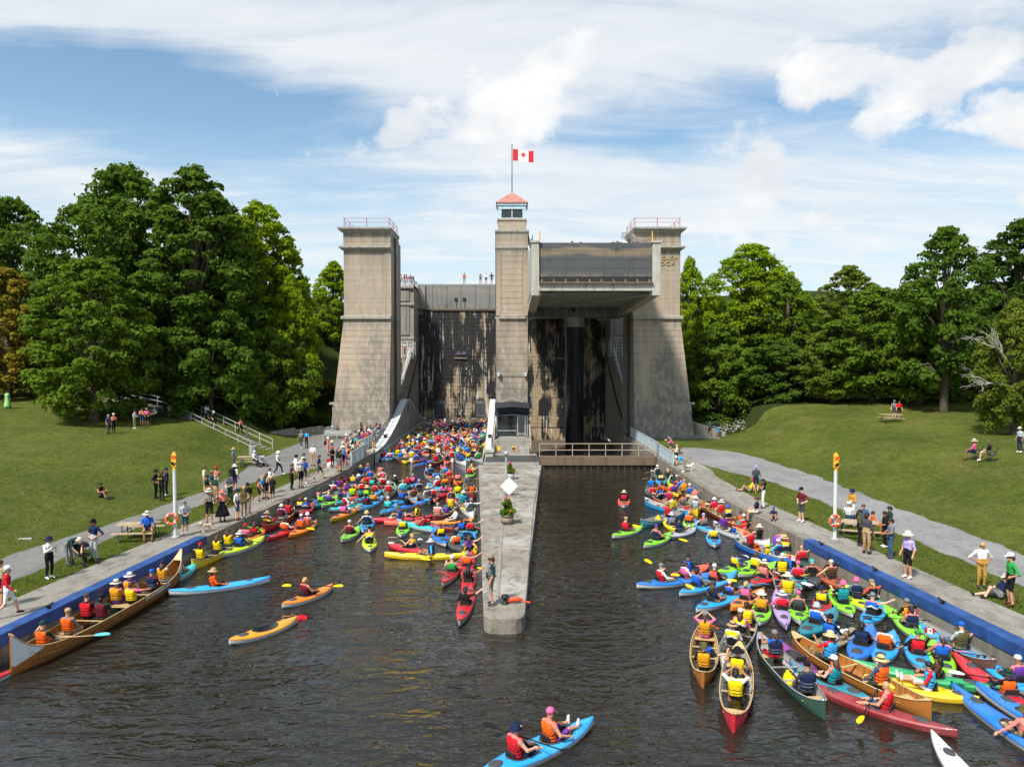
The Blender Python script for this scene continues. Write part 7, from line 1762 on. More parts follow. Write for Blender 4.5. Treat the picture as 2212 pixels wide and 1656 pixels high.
# --- the raised chamber: only heads and a paddle blade show over its gate
for X, Y, col, sp in ((5.9, 69.6, 'B', 'R W1 K1 cK -'), (6.75, 69.7, 'Y', 'M S0 K1 - sB'), (9.9, 69.7, 'R', 'N K1 K1 bt -'), (10.7, 69.6, 'L', 'S S0 K1 - sK'), (12.2, 69.6, 'O', 'M M1 K1 cM -')):
    o = boat_at(Vector((X, Y, 0)), Vector((.2, 1, 0)).normalized(), 'kayak', col, [(sp, 'sit')], None, 3.1)
    for q in [o] + BOATS[-1][5]: q.location.z += 20.40
    for k in range(1, 3): ALL[-k] = ALL[-k][:5] + ('in the raised chamber',)

# --- the packed rows inside the lowered chamber
rc_ = random.Random(21); cols_ = 'BALRYOQcTEMLRAiWwg'; CROWDSPOTS = []
row = 0; Y = 73.6
while Y < 107:
    hw = 4.65; n = 9
    for k in range(n):
        X = -7.9 - hw + 2 * hw * (k + .5) / n + rc_.uniform(-.2, .2); yy = Y + rc_.uniform(-.8, .8); d = Vector((rc_.uniform(-.35, .35), 1, 0)).normalized()
        kind = 'canoe' if rc_.random() < .22 else 'kayak'; col = rc_.choice(cols_); ln = 4.6 if kind == 'canoe' else rc_.uniform(2.8, 3.4)
        if kind == 'canoe': o = link('canoe', CM['hull']); set_mats(o, [hullm(col), M_INNER]); o.scale.x = ln / 4.9
        else:
            o = link('kayak', KM['kayak'][2]['hull']); set_mats(o, [M_UNDER if rc_.random() < .5 else hullm(col)]); o.scale.x = ln / 3.2; dk = link('deck', KM['kayak'][2]['deck'], o); set_mats(dk, [hullm(col)])
        o.location = (X, yy, 0); o.rotation_euler.z = math.atan2(d.y, d.x); o['category'] = kind; o['group'] = 'boats packed in the lowered chamber'
        ALL.append((o, 'C', None, BPAL[col][0], kind, (row, k)))
        for t in ((-.15,) if kind == 'kayak' else (-1.4, .1, 1.3)): CROWDSPOTS.append((X + d.x * t + rc_.uniform(-.1, .1), yy + d.y * t, .22 if kind == 'canoe' else .05, math.atan2(d.x, d.y) + rc_.uniform(-.5, .5)))
        CROWDSPOTS.append((X + rc_.uniform(-.3, .3), yy + 1.1 + rc_.uniform(-.3, .3), .12, rc_.uniform(-.8, .8)))
    Y += 2.75; row += 1

def crowd(spots):
    PV = [Pose(n, .05, False) for n in ('sit', 'reachL', 'paddle')]; keys = list('WKGgNBATQROYLEPSVCHbtMZ'); slots = [fab(k) for k in keys]; base_sk = len(slots); slots += SKIN[:3]; hb = len(slots); slots += [hair_mat(k) for k in 'KBYG']
    ki = {k: i for i, k in enumerate(keys)}; Vs, Fs, Ms = [], [], []; n0 = 0; rg = random.Random(4)
    lowh = {}
    for k in 'bck': 
        me = HATS[k]; V = np.array([v.co[:] for v in me.vertices]); F = []
        for p in me.polygons:
            ids = list(p.vertices)
            if len(ids) == 4: F.append(ids)
            else:
                for q in range(1, len(ids) - 1, 2): F.append((ids[0], ids[q], ids[q + 1], ids[min(q + 2, len(ids) - 1)]))
        lowh[k] = (V, np.array(F))
    vests = {id(p): p.vest(.05) for p in PV}
    def addm(V, F, M):
        nonlocal n0
        Vs.append(V); Fs.append(F + n0); Ms.append(np.broadcast_to(np.asarray(M), (len(F),)).copy()); n0 += len(V)
    for (x, y, z, face) in spots:
        P = rg.choice(PV); c, s = math.cos(-face), math.sin(-face); Rz = np.array([[c, -s, 0], [s, c, 0], [0, 0, 1]]); sc = rg.uniform(.92, 1.05); tr = np.array([x, y, z]); xf = lambda V: (V * sc) @ Rz.T + tr
        sk = base_sk + rg.randrange(3); sh = ki[rg.choice('WWKGNBRSQPVgA')]; pa = ki[rg.choice('KgNtG')]; bare = rg.random() < .5
        lut = np.array([sk, sh, sk if bare else sh, sk, pa, sk, ki['g'], sk]); addm(xf(P.V), P.F, lut[P.ft])
        if rg.random() < .85:
            V, F, zz = vests[id(P)]; vc = ki[rg.choice('RRRYYYOOBBNNKEVZAMPG')]; tri = rg.random() < .15
            addm(xf(V), F, np.where(zz == 0, vc, np.where(zz == 1, ki['W'], ki['K'])) if tri else np.where(zz == 3, ki['K'], vc))
        hc = rg.choice('WWWCHHtGgNKBRPTQY')
        if rg.random() < .72: V, F = lowh[rg.choice('bbbcck')]; addm(xf(V + P.hc + (0, 0, .05)), F, ki[hc])
        else: V, F = lowh['c']; V = V.copy(); V[:, 1] = np.minimum(V[:, 1], .09); addm(xf(V + P.hc + (0, -.02, .02)), F, hb + rg.randrange(4))
    me = np_mesh('crowd', np.concatenate(Vs), np.concatenate(Fs), np.concatenate(Ms), 0)
    for m in slots: me.materials.append(m)
    o = link('crowd', me); tag(o, 'dense crowd of paddlers in bright life vests filling the lowered chamber', 'crowd', kind='stuff'); return o
crowd(CROWDSPOTS)
# ---------------------------------------------------------------- the long wooden canoe and its crew
VC = canoe_meshes(9.9, 1.42, .46, .85, 41, 6, endpow=9)
sp, bp = Vector((-15.42, 21.6, 0)), Vector((-14.78, 31.3, 0)); d = (bp - sp).normalized(); vc = link('canoe', VC['hull']); set_mats(vc, [hullm('w'), hullm('w')]); c = (sp + bp) / 2; vc.location = (c.x, c.y, .02); vc.rotation_euler.z = math.atan2(d.y, d.x)
tag(vc, 'very long wooden canoe with white upswept ends moored along the blue quay', 'canoe')
for nme, lst in (('gunwale', VC['gun']), ('seat', VC['seats']), ('thwart', VC['thw']), ('end_deck', VC['dk'])):
    for q in lst: o = link(nme, q, vc); set_mats(o, [M_ASH])
o = link('ribs', VC['ribs'], vc); set_mats(o, [hullm('w')])
w_, k_, s_ = VC['fn']; prof = [(1, 1.0), (.97, .62), (.86, .22), (.5, .03), (0, 0)]
def side_pt(x, hz, s, off=.006):
    pr = sorted([(h, t) for t, h in prof]); t = interp(pr, hz); return (x * 9.9 / 2, s * (w_(x) * t + off), k_(x) + (s_(x) - k_(x)) * hz)
for e in (-1, 1):
    b = MB()
    for s in (-1, 1):
        xs = [.80 + .2 * i / 12 for i in range(13)]; g = len(b.v)
        for i, x in enumerate(xs):
            u = i / 12; lo = 1 - (.80 * u ** .8 if i else .02)
            if i == 12: lo = .30
            for j in range(5): b.v.append(side_pt(e * x, lo + (.985 - lo) * j / 4, s))
        for i in range(12):
            for j in range(4): q = (g + i * 5 + j, g + (i + 1) * 5 + j, g + (i + 1) * 5 + j + 1, g + i * 5 + j + 1); b.f.append(q if s * e < 0 else q[::-1]); b.m.append(0)
    b.build('end_panel', M_WHITE, vc, True)
b = MB()
for s in (-1, 1):
    for hz in (.40, .68): b.tube([side_pt(-.9 + 1.8 * i / 30, hz, s, .003) for i in range(31)], .009, 4)
    for i in range(9):
        x = -.84 + .21 * i
        for h0, h1, dx in ((.40, .68, 0), (.68, .97, .1), (.12, .40, .1)):
            if abs(x + dx) < .9: b.tube([side_pt(x + dx, h0, s, .003), side_pt(x + dx, h1, s, .003)], .008, 4)
b.build('seam', flat('pitch_seam', (.045, .028, .016), .6), vc)
b = MB()                                                       # the name along the gunwale: pale bars too blurred to read
for i in range(15):
    x = .22 + .027 * i
    for dx in ((0, .012) if i % 3 else (0, .006, .014)):
        p0, p1 = side_pt(x + dx, .74, -1, .010), side_pt(x + dx, .93, -1, .010); b.bar(p0, p1, .028, .008, up=(0, 1, 0))
b.build('painted_name', M_WHITE, vc)
CREWV = [('O D1 o2 cD -', -.36), ('O G2 k1 ct -', -.24), ('M D2 g2 cK sK', -.10, -.28), ('R K1 K1 cg -', -.10, .28), ('Z S0 V1 bC -', .075, .30), ('Y P1 K1 - sB', .075, -.30), ('Z V0 V1 bW -', .16, .28), ('N M1 K1 cB -', .22, -.28), ('Z i0 i1 cN lB', .35)]
for i, cr in enumerate(CREWV):
    x = cr[1] * 9.9; y = cr[2] if len(cr) > 2 else 0; n = Vector((-d.y, d.x, 0)); p = c + d * x + n * y
    pz = ['canoepad', 'canoe', 'canoepad', 'canoe', 'canoe', 'canoereachR', 'canoe', 'canoe', 'canoe'][i]
    o = person(pz, cr[0], (p.x, p.y, .30), math.atan2(d.x, d.y), rnd.uniform(.96, 1.05), group='crew of the long wooden canoe'); w = describe(cr[0]); ALL.append((o, 'X', f"crew member in {w[0]} and {w[1]} in the long wooden canoe", '', '', ''))
paddle((c.x - d.x * 3.2 + .65, c.y - d.y * 3.2, .55), .35, -.05, M_ASH, flat('blade_sky', hexc('5fb8c8'), .5), False); tag(bpy.context.scene.objects[[o.name for o in COL.objects if o.name.startswith('paddle')][-1]], 'pale blue bladed paddle over the side of the long wooden canoe', 'paddle')

# ---------------------------------------------------------------- onlookers
def who(spec): 
    w = describe(spec); return w
def S(r, x, y, pz, spec, face, where, size=1.0, z=None, Yd=None, dz=0.0):
    u = RV(r, x, y)
    if Yd is not None: p = at_y(*u, Yd); p.z = z
    elif z is not None: p = at_z(*u, z)
    else:
        p = at_z(*u, BANK + .03)
        if abs(p.x) > 22.5: p = on_ground(*u, .0)
    p.z += dz; o = person(pz, spec, p, math.radians(face), size, group='onlookers on the banks'); w = describe(spec); ALL.append((o, 'X', f"person in {w[0]} and {w[1]} {where}", '', '', '')); return o
ST = 'standing '
S('F', 50, 1505, 'walk', '- R2 W1 cW sG', 60, 'walking at the left edge', .98)
S('F', 2, 1440, 'stand', '- t1 N1 - sB', 30, 'cut off by the left edge', .95)
S('F', 320, 1258, 'phone', '- W2 K2 kN sB', 110, 'taking a picture on the near lawn', .96)
S('F', 455, 1172, 'bend', '- D1 G2 cC -', 110, 'stooping over the stroller', 1.0)
S('F', 610, 1140, 'hips', '- N1 i2 cK sK 2', 200, 'standing beside the stroller', 1.03)
S('F', 955, 1006, 'bench', '- B1 N1 bC sG', 150, 'sitting at the picnic table', 1.02, dz=.44)
S('F', 1197, 972, 'hold', '- i1 J1 - sG', 150, 'holding a dog lead by the signal mast', .97)
S('F', 1355, 905, 'phone', '- G1 K1 bC sB', 170, 'photographing from the quay', 1.08)
o = S('F', 1440, 890, 'hips', '- S1 K1 bS sB', 150, 'in a long dark skirt on the quay', .98)
S('F', 1535, 880, 'stand', '- W1 J1 kN -', 95, 'standing on the quay', .97); S('F', 1580, 866, 'hold', '- o0 k1 ct sB', 165, 'standing on the quay', 1.0); S('F', 1603, 838, 'stand', '- K1 k1 cK sK', 140, 'behind others on the quay', 1.0)
S('F', 1008, 740, 'hips', '- K1 K2 bK -', 80, 'one of three police officers', 1.04); S('F', 1047, 755, 'hips', '- K1 K2 - sB', 20, 'police officer with yellow back lettering', 1.06); S('F', 1080, 722, 'stand', '- N1 N2 cN -', 250, 'one of three police officers', 1.02)
S('F', 652, 735, 'ground', '- K0 g1 - sK 2', 110, 'sitting alone on the slope', 1.0)
S('F', 1322, 700, 'stand', '- C1 t1 - sB', 60, 'on the path behind the quay group', 1.0); S('F', 1338, 775, 'hold', '- D1 k1 cD -', 90, 'beside the quay photographer', 1.0); S('F', 1395, 775, 'stand', '- D1 t1 ct -', 30, 'behind the pink topped woman', 1.0); S('F', 1400, 705, 'hold', '- S1 C1 cR sB', 330, 'on the path behind the quay group', 1.0); S('F', 1370, 740, 'hold', '- J1 k1 ck sB', 90, 'in the middle of the quay group', 1.0)
S('F', 1490, 775, 'hold', '- g1 D2 cD -', 200, 'in green trousers on the grass strip', 1.04); S('F', 1520, 690, 'stand', '- W1 V1 bW lK', 20, 'carrying a large backpack on the path', 1.0)
S('F', 1675, 757, 'stand', '- S0 K1 - lB', 60, 'child at the quay edge', .82); S('F', 1700, 742, 'stand', '- A1 J1 - lY', 90, 'child at the quay edge', .85); S('F', 1726, 738, 'hold', '- t0 K1 - lB', 40, 'among the children on the quay', .92); S('F', 1762, 758, 'phone', '- K1 K1 - pY', 20, 'among the children on the quay', .92); S('F', 1745, 705, 'stand', '- W1 g1 - sB', 60, 'behind the children on the quay', .95)
S('F', 1648, 530, 'bench', '- W2 K2 - sW', 110, 'sitting at the far picnic table', 1.0, dz=.40); S('F', 1510, 545, 'stand', '- A0 J1 bH sB', 80, 'beside the far picnic table', .95)
S('F', 1800, 590, 'walk', '- W2 N2 kW -', 95, 'striding along the path in a pale hood', 1.05); S('F', 1888, 682, 'phone', '- g1 K2 - sB', 95, 'looking at a phone on the quay', 1.0); S('F', 1915, 610, 'walk', '- W1 W1 kK -', 60, 'crossing the grass to the quay', 1.0)
S('F', 1945, 670, 'stand', '- C1 K1 bC -', 120, 'in white socks on the quay', 1.05); S('F', 1968, 645, 'stand', '- B1 N1 cN -', 150, 'close behind the cream shirted onlooker', 1.02); S('F', 1967, 590, 'hold', '- C1 k1 - lK', 120, 'reading beside the grass strip', .97); S('F', 2025, 530, 'stand', '- W2 t2 - sG', 10, 'with back turned on the asphalt', 1.05); S('F', 2065, 615, 'walk', '- N1 g1 - sB', 80, 'walking along the quay in shorts', 1.03)
S('F', 1950, 416, 'walk', '- G1 g2 - sG', 190, 'walking arm in arm on the forecourt', 1.03); S('F', 1985, 411, 'stand', '- A1 K2 - lK', 200, 'walking beside a grey haired companion', .97); S('P', 750, 535, 'phone', '- S1 S1 kC sB', 90, 'in a salmon dress with black backpack', .97)
for (x, y, pz, sp_, fc, wh) in [(820, 730, 'hold', '- K1 K2 cO sK', 120, 'holding the red and white flag end'), (818, 610, 'hold', '- J1 g1 bH -', 80, 'at the end of the blue railing'), (925, 800, 'stand', '- K1 G1 cS sK', 40, 'in front of the railing end'), (900, 745, 'stand', '- g1 J1 bG -', 90, 'at the end of the blue railing'), (960, 785, 'stand', '- E1 P1 - lB', 70, 'child in front of the railing end'), (1003, 725, 'hold', '- A1 K1 cW sB', 90, 'beside the railing end'), (1045, 690, 'lean', '- S0 V1 - lB', 60, 'leaning on the railing end')]: S('P', x, y, pz, sp_, fc, wh, .98)
RC = ['- N1 J1 cW -', '- W1 k1 bC -', '- C1 k1 - lB', '- t0 K1 - sB', '- S0 g1 - lY', '- K1 k1 bG -', '- W1 J1 - sB', '- S1 k1 cW -', '- Q1 k1 - sB', '- i1 N1 - lB', '- V1 k1 cC -', '- C0 K1 - sK', '- R1 k1 - sG', '- N1 g1 - sW', '- P1 k1 bW -', '- b1 k1 - sB', '- W0 K1 - lB', '- K0 J1 - sK', '- A1 k1 cR -', '- o1 k1 - sB', '- M1 J1 cK -']
for i, sp_ in enumerate(RC):
    Y = 59.6 + (i // 2) * 1.9 + (i % 2) * .9; X = (-13.95 if Y < 64.4 else -15.0) - (i % 2) * .55
    o = person('lean' if i % 2 == 0 else 'stand', sp_, (X, Y, BANK + .03), math.radians(75 + (i * 37) % 40), rnd.uniform(.93, 1.04), group='onlookers along the lock railing'); w = describe(sp_); ALL.append((o, 'X', f"onlooker in {w[0]} and {w[1]} at the slatted railing", '', '', ''))
S('P', 825, 245, 'bench', '- G1 t2 cW -', 180, 'sitting on the tower bench', 1.0, dz=.42); S('P', 905, 245, 'bench', '- K1 S1 - sB', 180, 'cross legged on the tower bench', .98, dz=.42); S('P', 1285, 245, 'phone', '- K0 K1 cK sK', 120, 'shading the eyes near the tower foot', .98)
o = person('point', '- D1 G1 ct sB', (-13.6, 70.0, 1.12), math.radians(95), 1.02, group='onlookers along the lock railing'); ALL.append((o, 'X', 'person in green top and shorts standing on the white chamber truss', '', '', ''))
for X, Y, sp_, wh in ((-15.1, 79.2, '- Q1 k1 - sB', 'by the truss foot'), (-15.6, 79.9, '- M1 K1 - sK', 'by the truss foot'), (-15.3, 80.5, '- A1 k1 - sG', 'by the truss foot')): o = person('lean', sp_, (X, Y, BANK + .03), 1.5, 1.0, group='onlookers along the lock railing'); ALL.append((o, 'X', f"onlooker in {describe(sp_)[0]} and {describe(sp_)[1]} {wh}", '', '', ''))
for (x, y, pz, sp_, fc, wh) in [(702, 322, 'stand', '- J1 g2 - sG', 100, 'of the couple under the bushy maple'), (735, 316, 'phone', '- S2 K2 cC -', 110, 'of the couple under the bushy maple'), (872, 290, 'crossed', '- i2 k2 cK -', 100, 'under the tall maples'), (918, 272, 'crossed', '- S0 J1 - lB', 150, 'under the tall maples'), (950, 272, 'hips', '- P0 K1 - sY', 160, 'under the tall maples'), (1000, 262, 'hold', '- G1 K2 - lB', 190, 'under the tall maples'), (1098, 205, 'stand', '- g1 C1 cK -', 160, 'deep in the maple shade')]: S('F', x, y, pz, sp_, fc, wh)
A_, d_ = STAIR
for t, sd_, sp_, fc in ((.30, .3, '- S1 K2 - sB', 300), (.52, -.4, '- K1 K2 cW -', 120), (.72, .2, '- W1 J1 - lB', 300)): o = person('walk', sp_, A_ + d_ * t + Vector((sd_, sd_, .28)), math.radians(fc), 1.0, group='onlookers on the banks'); ALL.append((o, 'X', f"person in {describe(sp_)[0]} and {describe(sp_)[1]} on the hill stair", '', '', ''))
sr = S('F', 50, 155, 'stand', '- f2 f2 - lK', 160, 'draped in green, upper path', .98)
sk_ = MB().lathe([(.34, .02), (.30, .3), (.24, .7), (.20, 1.0), (.22, 1.25), (.24, 1.42), (.12, 1.52)], 16); skm = sk_.mesh('dress', True); skm.materials.append(None); o = link('dress', skm, sr); set_mats(o, [flat('pale_green_silk', hexc('9ccf7e'), .6, .25, 9)])
sk2 = MB().lathe([(.40, .35), (.30, .6), (.20, .9), (.165, 1.06)], 16).mesh('skirt', True); sk2.materials.append(None)
for o_ in [q for q, *_ in ALL if q.get('label') is None]:
    pass
for q, t, L_, *_ in ALL:
    if t == 'X' and ('skirt' in L_): o = link('skirt', sk2, q); set_mats(o, [fab('K')])
# right bank
S('C', 1308, 525, 'stand', '- g1 N1 bl -', 10, 'standing with back turned on the lawn', 1.0); S('C', 1250, 520, 'recline', '- Y0 k1 cR sB', 285, 'sitting on the grass at the walkway', .98); S('C', 1375, 672, 'phone', '- K0 W2 - lK', 285, 'photographing from the right quay', 1.0); S('C', 1727, 800, 'hips', '- M1 g1 cK -', 250, 'looking down at the father', 1.06)
o = person('bench', '- N1 C1 - sB', (quay(1, 40.0) + .22, 40.0, BANK + .08), math.radians(285), 1.04, group='onlookers on the banks'); ALL.append((o, 'X', 'father in navy top sitting with legs over the quay edge', '', '', ''))
o = person('ground', '- N1 g1 cB sB', (quay(1, 38.6) + .55, 38.6, BANK + .05), math.radians(200), .72, group='onlookers on the banks'); ALL.append((o, 'X', 'child in blue cap sitting beside the father on the quay', '', '', ''))
S('C', 578, 275, 'phone', '- W1 K1 - sY', 290, 'in a dark skirt at the blue railing', .99); S('C', 640, 340, 'bend', '- A1 k2 cW -', 280, 'stooping over the water', 1.02); S('C', 540, 180, 'lean', '- P1 g1 - sG', 270, 'leaning on the right railing', .98); S('C', 520, 150, 'lean', '- J1 g1 - sB', 270, 'leaning on the right railing', 1.0)
for (x, y, pz, sp_, fc, wh, dz, sz) in [(420, 985, 'hold', '- m2 W2 kN sK', 250, 'behind the family picnic table', 0, 1.0), (395, 1035, 'bench', '- W1 J1 cW -', 40, 'sitting at the family table', .44, 1.0), (470, 1160, 'crossed', '- o1 K2 - lK 2', 120, 'in a black skirt at the family table', 0, .98), (522, 1218, 'stand', '- g2 t1 - sK 2', 60, 'in shorts at the family table', 0, 1.06), (570, 1075, 'bench', '- O1 k1 - sK', 120, 'child in orange at the family table', .44, .78), (655, 1172, 'hold', '- K1 K2 - lK 2', 280, 'at the family table', 0, .97), (697, 1250, 'hold', '- G1 J2 - sK 2', 280, 'at the family table', 0, 1.02), (690, 1120, 'hold', '- D1 g2 - sK 2', 280, 'at the family table', 0, .95), (500, 1050, 'bench', '- J1 g1 - sB', 200, 'hidden at the family table', .44, 1.0), (820, 1395, 'stand', '- l1 K1 bC -', 250, 'in pale hat on the right walkway', 1.08 * 0, 1.07), (1350, 1462, 'hips', '- W1 m2 - sY', 185, 'in mustard trousers on the near lawn', 0, 1.0), (1478, 1535, 'recline', '- N1 G1 cW sB', 275, 'reclining on the near lawn', 0, 1.0), (1557, 1592, 'hips', '- E1 K1 cW sB', 285, 'beside the reclining person', 0, 1.06), (1625, 492, 'stand', '- i1 N2 cC -', 260, 'beside the tree trunk on the hill', 0, .98), (722, 248, 'stand', '- G1 g1 cG -', 200, 'of the couple behind the hilltop table', 0, 1.02), (757, 250, 'stand', '- R1 K1 - sB', 190, 'of the couple behind the hilltop table', 0, 1.0)]: S('W', x, y, pz, sp_, fc, wh, sz, dz=dz)
for q, sp_, wh in ((CC[0], '- P1 N1 bC -', 'sitting in a camp chair, nearer the slope'), (CC[1], '- K1 k1 bo -', 'sitting in a camp chair, nearer the tree')): o = person('bench', sp_, q + Vector((-.1, 0, .42)), math.radians(308), 1.0, group='onlookers on the banks'); ALL.append((o, 'X', f"person in {describe(sp_)[0]} and {describe(sp_)[1]} {wh}", '', '', ''))
S('V', 1533, 941, 'walk', '- J1 g1 - sB', 190, 'beside the right tower base', 1.0); S('V', 1550, 943, 'hold', '- K1 A1 cK -', 180, 'beside the right tower base', 1.02); S('S', 1200, 1235, 'hold', '- K1 K1 - sB', 200, 'behind the right railing', 1.0, z=BANK + .03); S('S', 1228, 1240, 'stand', '- K1 K1 - lK', 230, 'behind the right railing', .97, z=BANK + .03)
for x, sp_, pz in ((1003, 'O k1 k1 - sB', 'crossed'), (1038, '- G1 J2 cW -', 'phone'), (1050, '- W1 g1 cY -', 'hold'), (1062, '- K1 g1 kR -', 'hips')): S('V', x, 612, pz, sp_, 180, 'high on the upper gate', 1.0, z=21.7, Yd=111.0)
for i, sp_ in enumerate(['- R1 K1 - sK', '- M1 K1 - lB', '- K1 g1 - sB', '- W1 g1 cR -', '- g1 K1 - sK', '- S1 K1 cK -', '- V1 K1 - sG', '- b1 g1 bC -', '- N1 K1 - lB']):
    X = -17.6 + i * .42 if i < 7 else -14.95; Y = 105.4 if i < 7 else 106.2 + (i - 7) * 1.4; o = person('lean' if i % 2 else 'phone', sp_, (X, Y, 20.8), math.radians(165 + i * 7), 1.0, group='onlookers on the upper deck'); ALL.append((o, 'X', f"onlooker in {describe(sp_)[0]} and {describe(sp_)[1]} on the high viewing deck", '', '', ''))
for X, sp_ in ((-8.35, '- B1 K1 - sB'), (-7.85, '- N1 K1 - lB'), (-7.4, '- A1 K1 cM -')): o = person('lean', sp_, (X, 110.5, 9.85), math.pi, .9, group='onlookers on the upper deck'); ALL.append((o, 'X', f"onlooker in {describe(sp_)[0]} and {describe(sp_)[1]} in the wall's middle arch", '', '', ''))
for t, sp_ in ((.2, '- R1 K1 - sB'), (.45, '- M1 g1 cK -'), (.7, '- C1 K1 - lB'), (.98, '- S1 k1 bW -')): o = person('stand', sp_, (-15.6, 90.7 + 12.4 * t, 3.45 + 7 * t), math.radians(120), 1.0, group='onlookers on the abutment stair'); ALL.append((o, 'X', f"onlooker in {describe(sp_)[0]} and {describe(sp_)[1]} on the abutment stair", '', '', ''))
pm = S('V', 1062, 1306, 'stand', 'G D1 k1 ck sB', 265, 'standing at the pier nose', 1.06, z=.58); bp_ = MB().box(-.13, .13, .10, .2, .98, 1.12); o = bp_.build('belt_pouch', fab('D'), pm)
bk_ = MB().hexa([(-.16, -.34, 1.02), (.16, -.34, 1.02), (.16, -.14, 1.02), (-.16, -.14, 1.02), (-.13, -.30, 1.46), (.13, -.30, 1.46), (.13, -.14, 1.46), (-.13, -.14, 1.46)]).mesh('backpack'); bk_.materials.append(None)
for q, t, L_, *_ in ALL:
    if t == 'X' and 'backpack' in L_: o = link('backpack', bk_, q); set_mats(o, [fab('K')]); o.scale = (1.25, 1.2, 1.1) if 'large' in L_ else (1, 1, 1); o.location.z = -.1 if 'large' in L_ else 0
    if t == 'X' and 'yellow back lettering' in L_:
        cu = bpy.data.curves.new('lettering', 'FONT'); cu.body = 'POLICE'; cu.size = .11; cu.align_x = 'CENTER'; cu.extrude = .004; tmp = bpy.data.objects.new('tmp', cu); COL.objects.link(tmp); me = bpy.data.meshes.new_from_object(tmp.evaluated_get(bpy.context.evaluated_depsgraph_get())); bpy.data.objects.remove(tmp); me.materials.append(fab('Y'))
        o = link('lettering', me, q, (0, -.150, 1.30)); o.rotation_euler = (math.pi / 2, 0, 0)
# swimmer behind the empty orange kayak
p = at_z(*RV('G', 1990, 535), 0); o = person('swim', '- R1 K1 - sB', (p.x + .1, p.y, -.03), math.radians(255), 1.0, group='swimmers'); ALL.append((o, 'X', 'swimmer in red vest holding the stern of the empty orange kayak', '', '', ''))
# dogs
def dog(loc, rz, coat, label, s=1.0):
    Sg = [((0, -.26, .40), (0, .20, .42), .095, .115, 0), ((0, .20, .44), (0, .34, .56), .085, .06, 0), ((0, .36, .60), (0, .40, .60), .068, .06, 0), ((0, .42, .59), (0, .52, .56), .042, .032, 0), ((0, -.30, .43), (.02, -.48, .56), .03, .018, 0)]
    for sx in (-.07, .07):
        Sg += [((sx, .20, .36), (sx, .19, .20), .048, .032, 0), ((sx, .19, .20), (sx, .20, .03), .03, .024, 0), ((sx, .20, .025), (sx, .24, .025), .026, .024, 0), ((sx, -.26, .38), (sx, -.20, .24), .065, .042, 0), ((sx, -.20, .24), (sx, -.31, .14), .036, .026, 0), ((sx, -.31, .14), (sx, -.28, .03), .026, .022, 0), ((sx, -.28, .025), (sx, -.23, .025), .026, .024, 0), ((sx * .85, .36, .66), (sx * 1.25, .36, .58), .026, .02, 0)]
    def fn(p):
        d = None
        for a, b, r0, r1, t in Sg: e = cone_d(p, a, b, r0, r1); d = e if d is None else smin(d, e, .025)
        return d
    V, F = surface_nets(fn, np.array([-.2, -.58, -.02]), np.array([.2, .6, .76]), .022); ft = np.where(V[F[:, 0]][:, 1] > .515, 1, 0); me = np_mesh('dog', V, F, ft, 0); me.materials.append(coat); me.materials.append(M_BLACK); o = link('dog', me, None, loc); o.rotation_euler.z = rz; o.scale = (s,) * 3; tag(o, label, 'dog', 'dogs on the quays'); return o
dog(at_z(*RV('F', 1335, 957), BANK + .03), 2.6, flat('dog_cream', hexc('d9c3a0'), .9, .2, 12), 'small cream dog on a lead on the left quay', .85); dog(at_z(*RV('C', 690, 328), BANK + .03), -1.3, flat('dog_pale', hexc('e2dac4'), .9, .15, 12), 'pale dog standing behind the stooping person', .95)
# the flag held over the water and little flags on boats
p = at_z(*RV('P', 842, 700), BANK); fo = link('flag', flag_mesh('flag_held', 1.15, .60, .25, .12), None, (p.x, p.y - .3, BANK + .75)); fo.rotation_euler = (0, math.radians(72), math.radians(10)); tag(fo, 'red and white maple leaf flag hanging from the quay edge', 'flag')
SF = flag_mesh('flag_small', .36, .2, .2, .1)
for r, x, y, lb in (('K', 1335, 1130, 'small maple leaf flag at the stern of the blue canoe'), ('E', 655, 330, 'small maple leaf flag on a lime kayak by the blue quay'), ('E', 800, 500, 'small maple leaf flag on the stern of a lime kayak'), ('Q', 1985, 130, 'small maple leaf flag far back in the lowered chamber')):
    p = at_z(*RV(r, x, y), .55); o = link('small_flag', SF, None, p + Vector((.02, 0, .22))); tag(o, lb, 'flag', 'small flags on boats'); s2 = MB().tube([(-.01, 0, -.5), (-.01, 0, .03)], .008, 5); q = s2.build('staff', M_DKSTEEL, o)
p = at_z(*RV('D', 1040, 265), .33); o = link('deck_flag', flag_mesh('flag_deck', .8, .42, 0, .02), None, p + Vector((-.15, -.2, .06))); o.rotation_euler = (math.radians(-80), math.radians(20), .7); tag(o, 'maple leaf flag spread over the stern of an aqua kayak', 'flag')
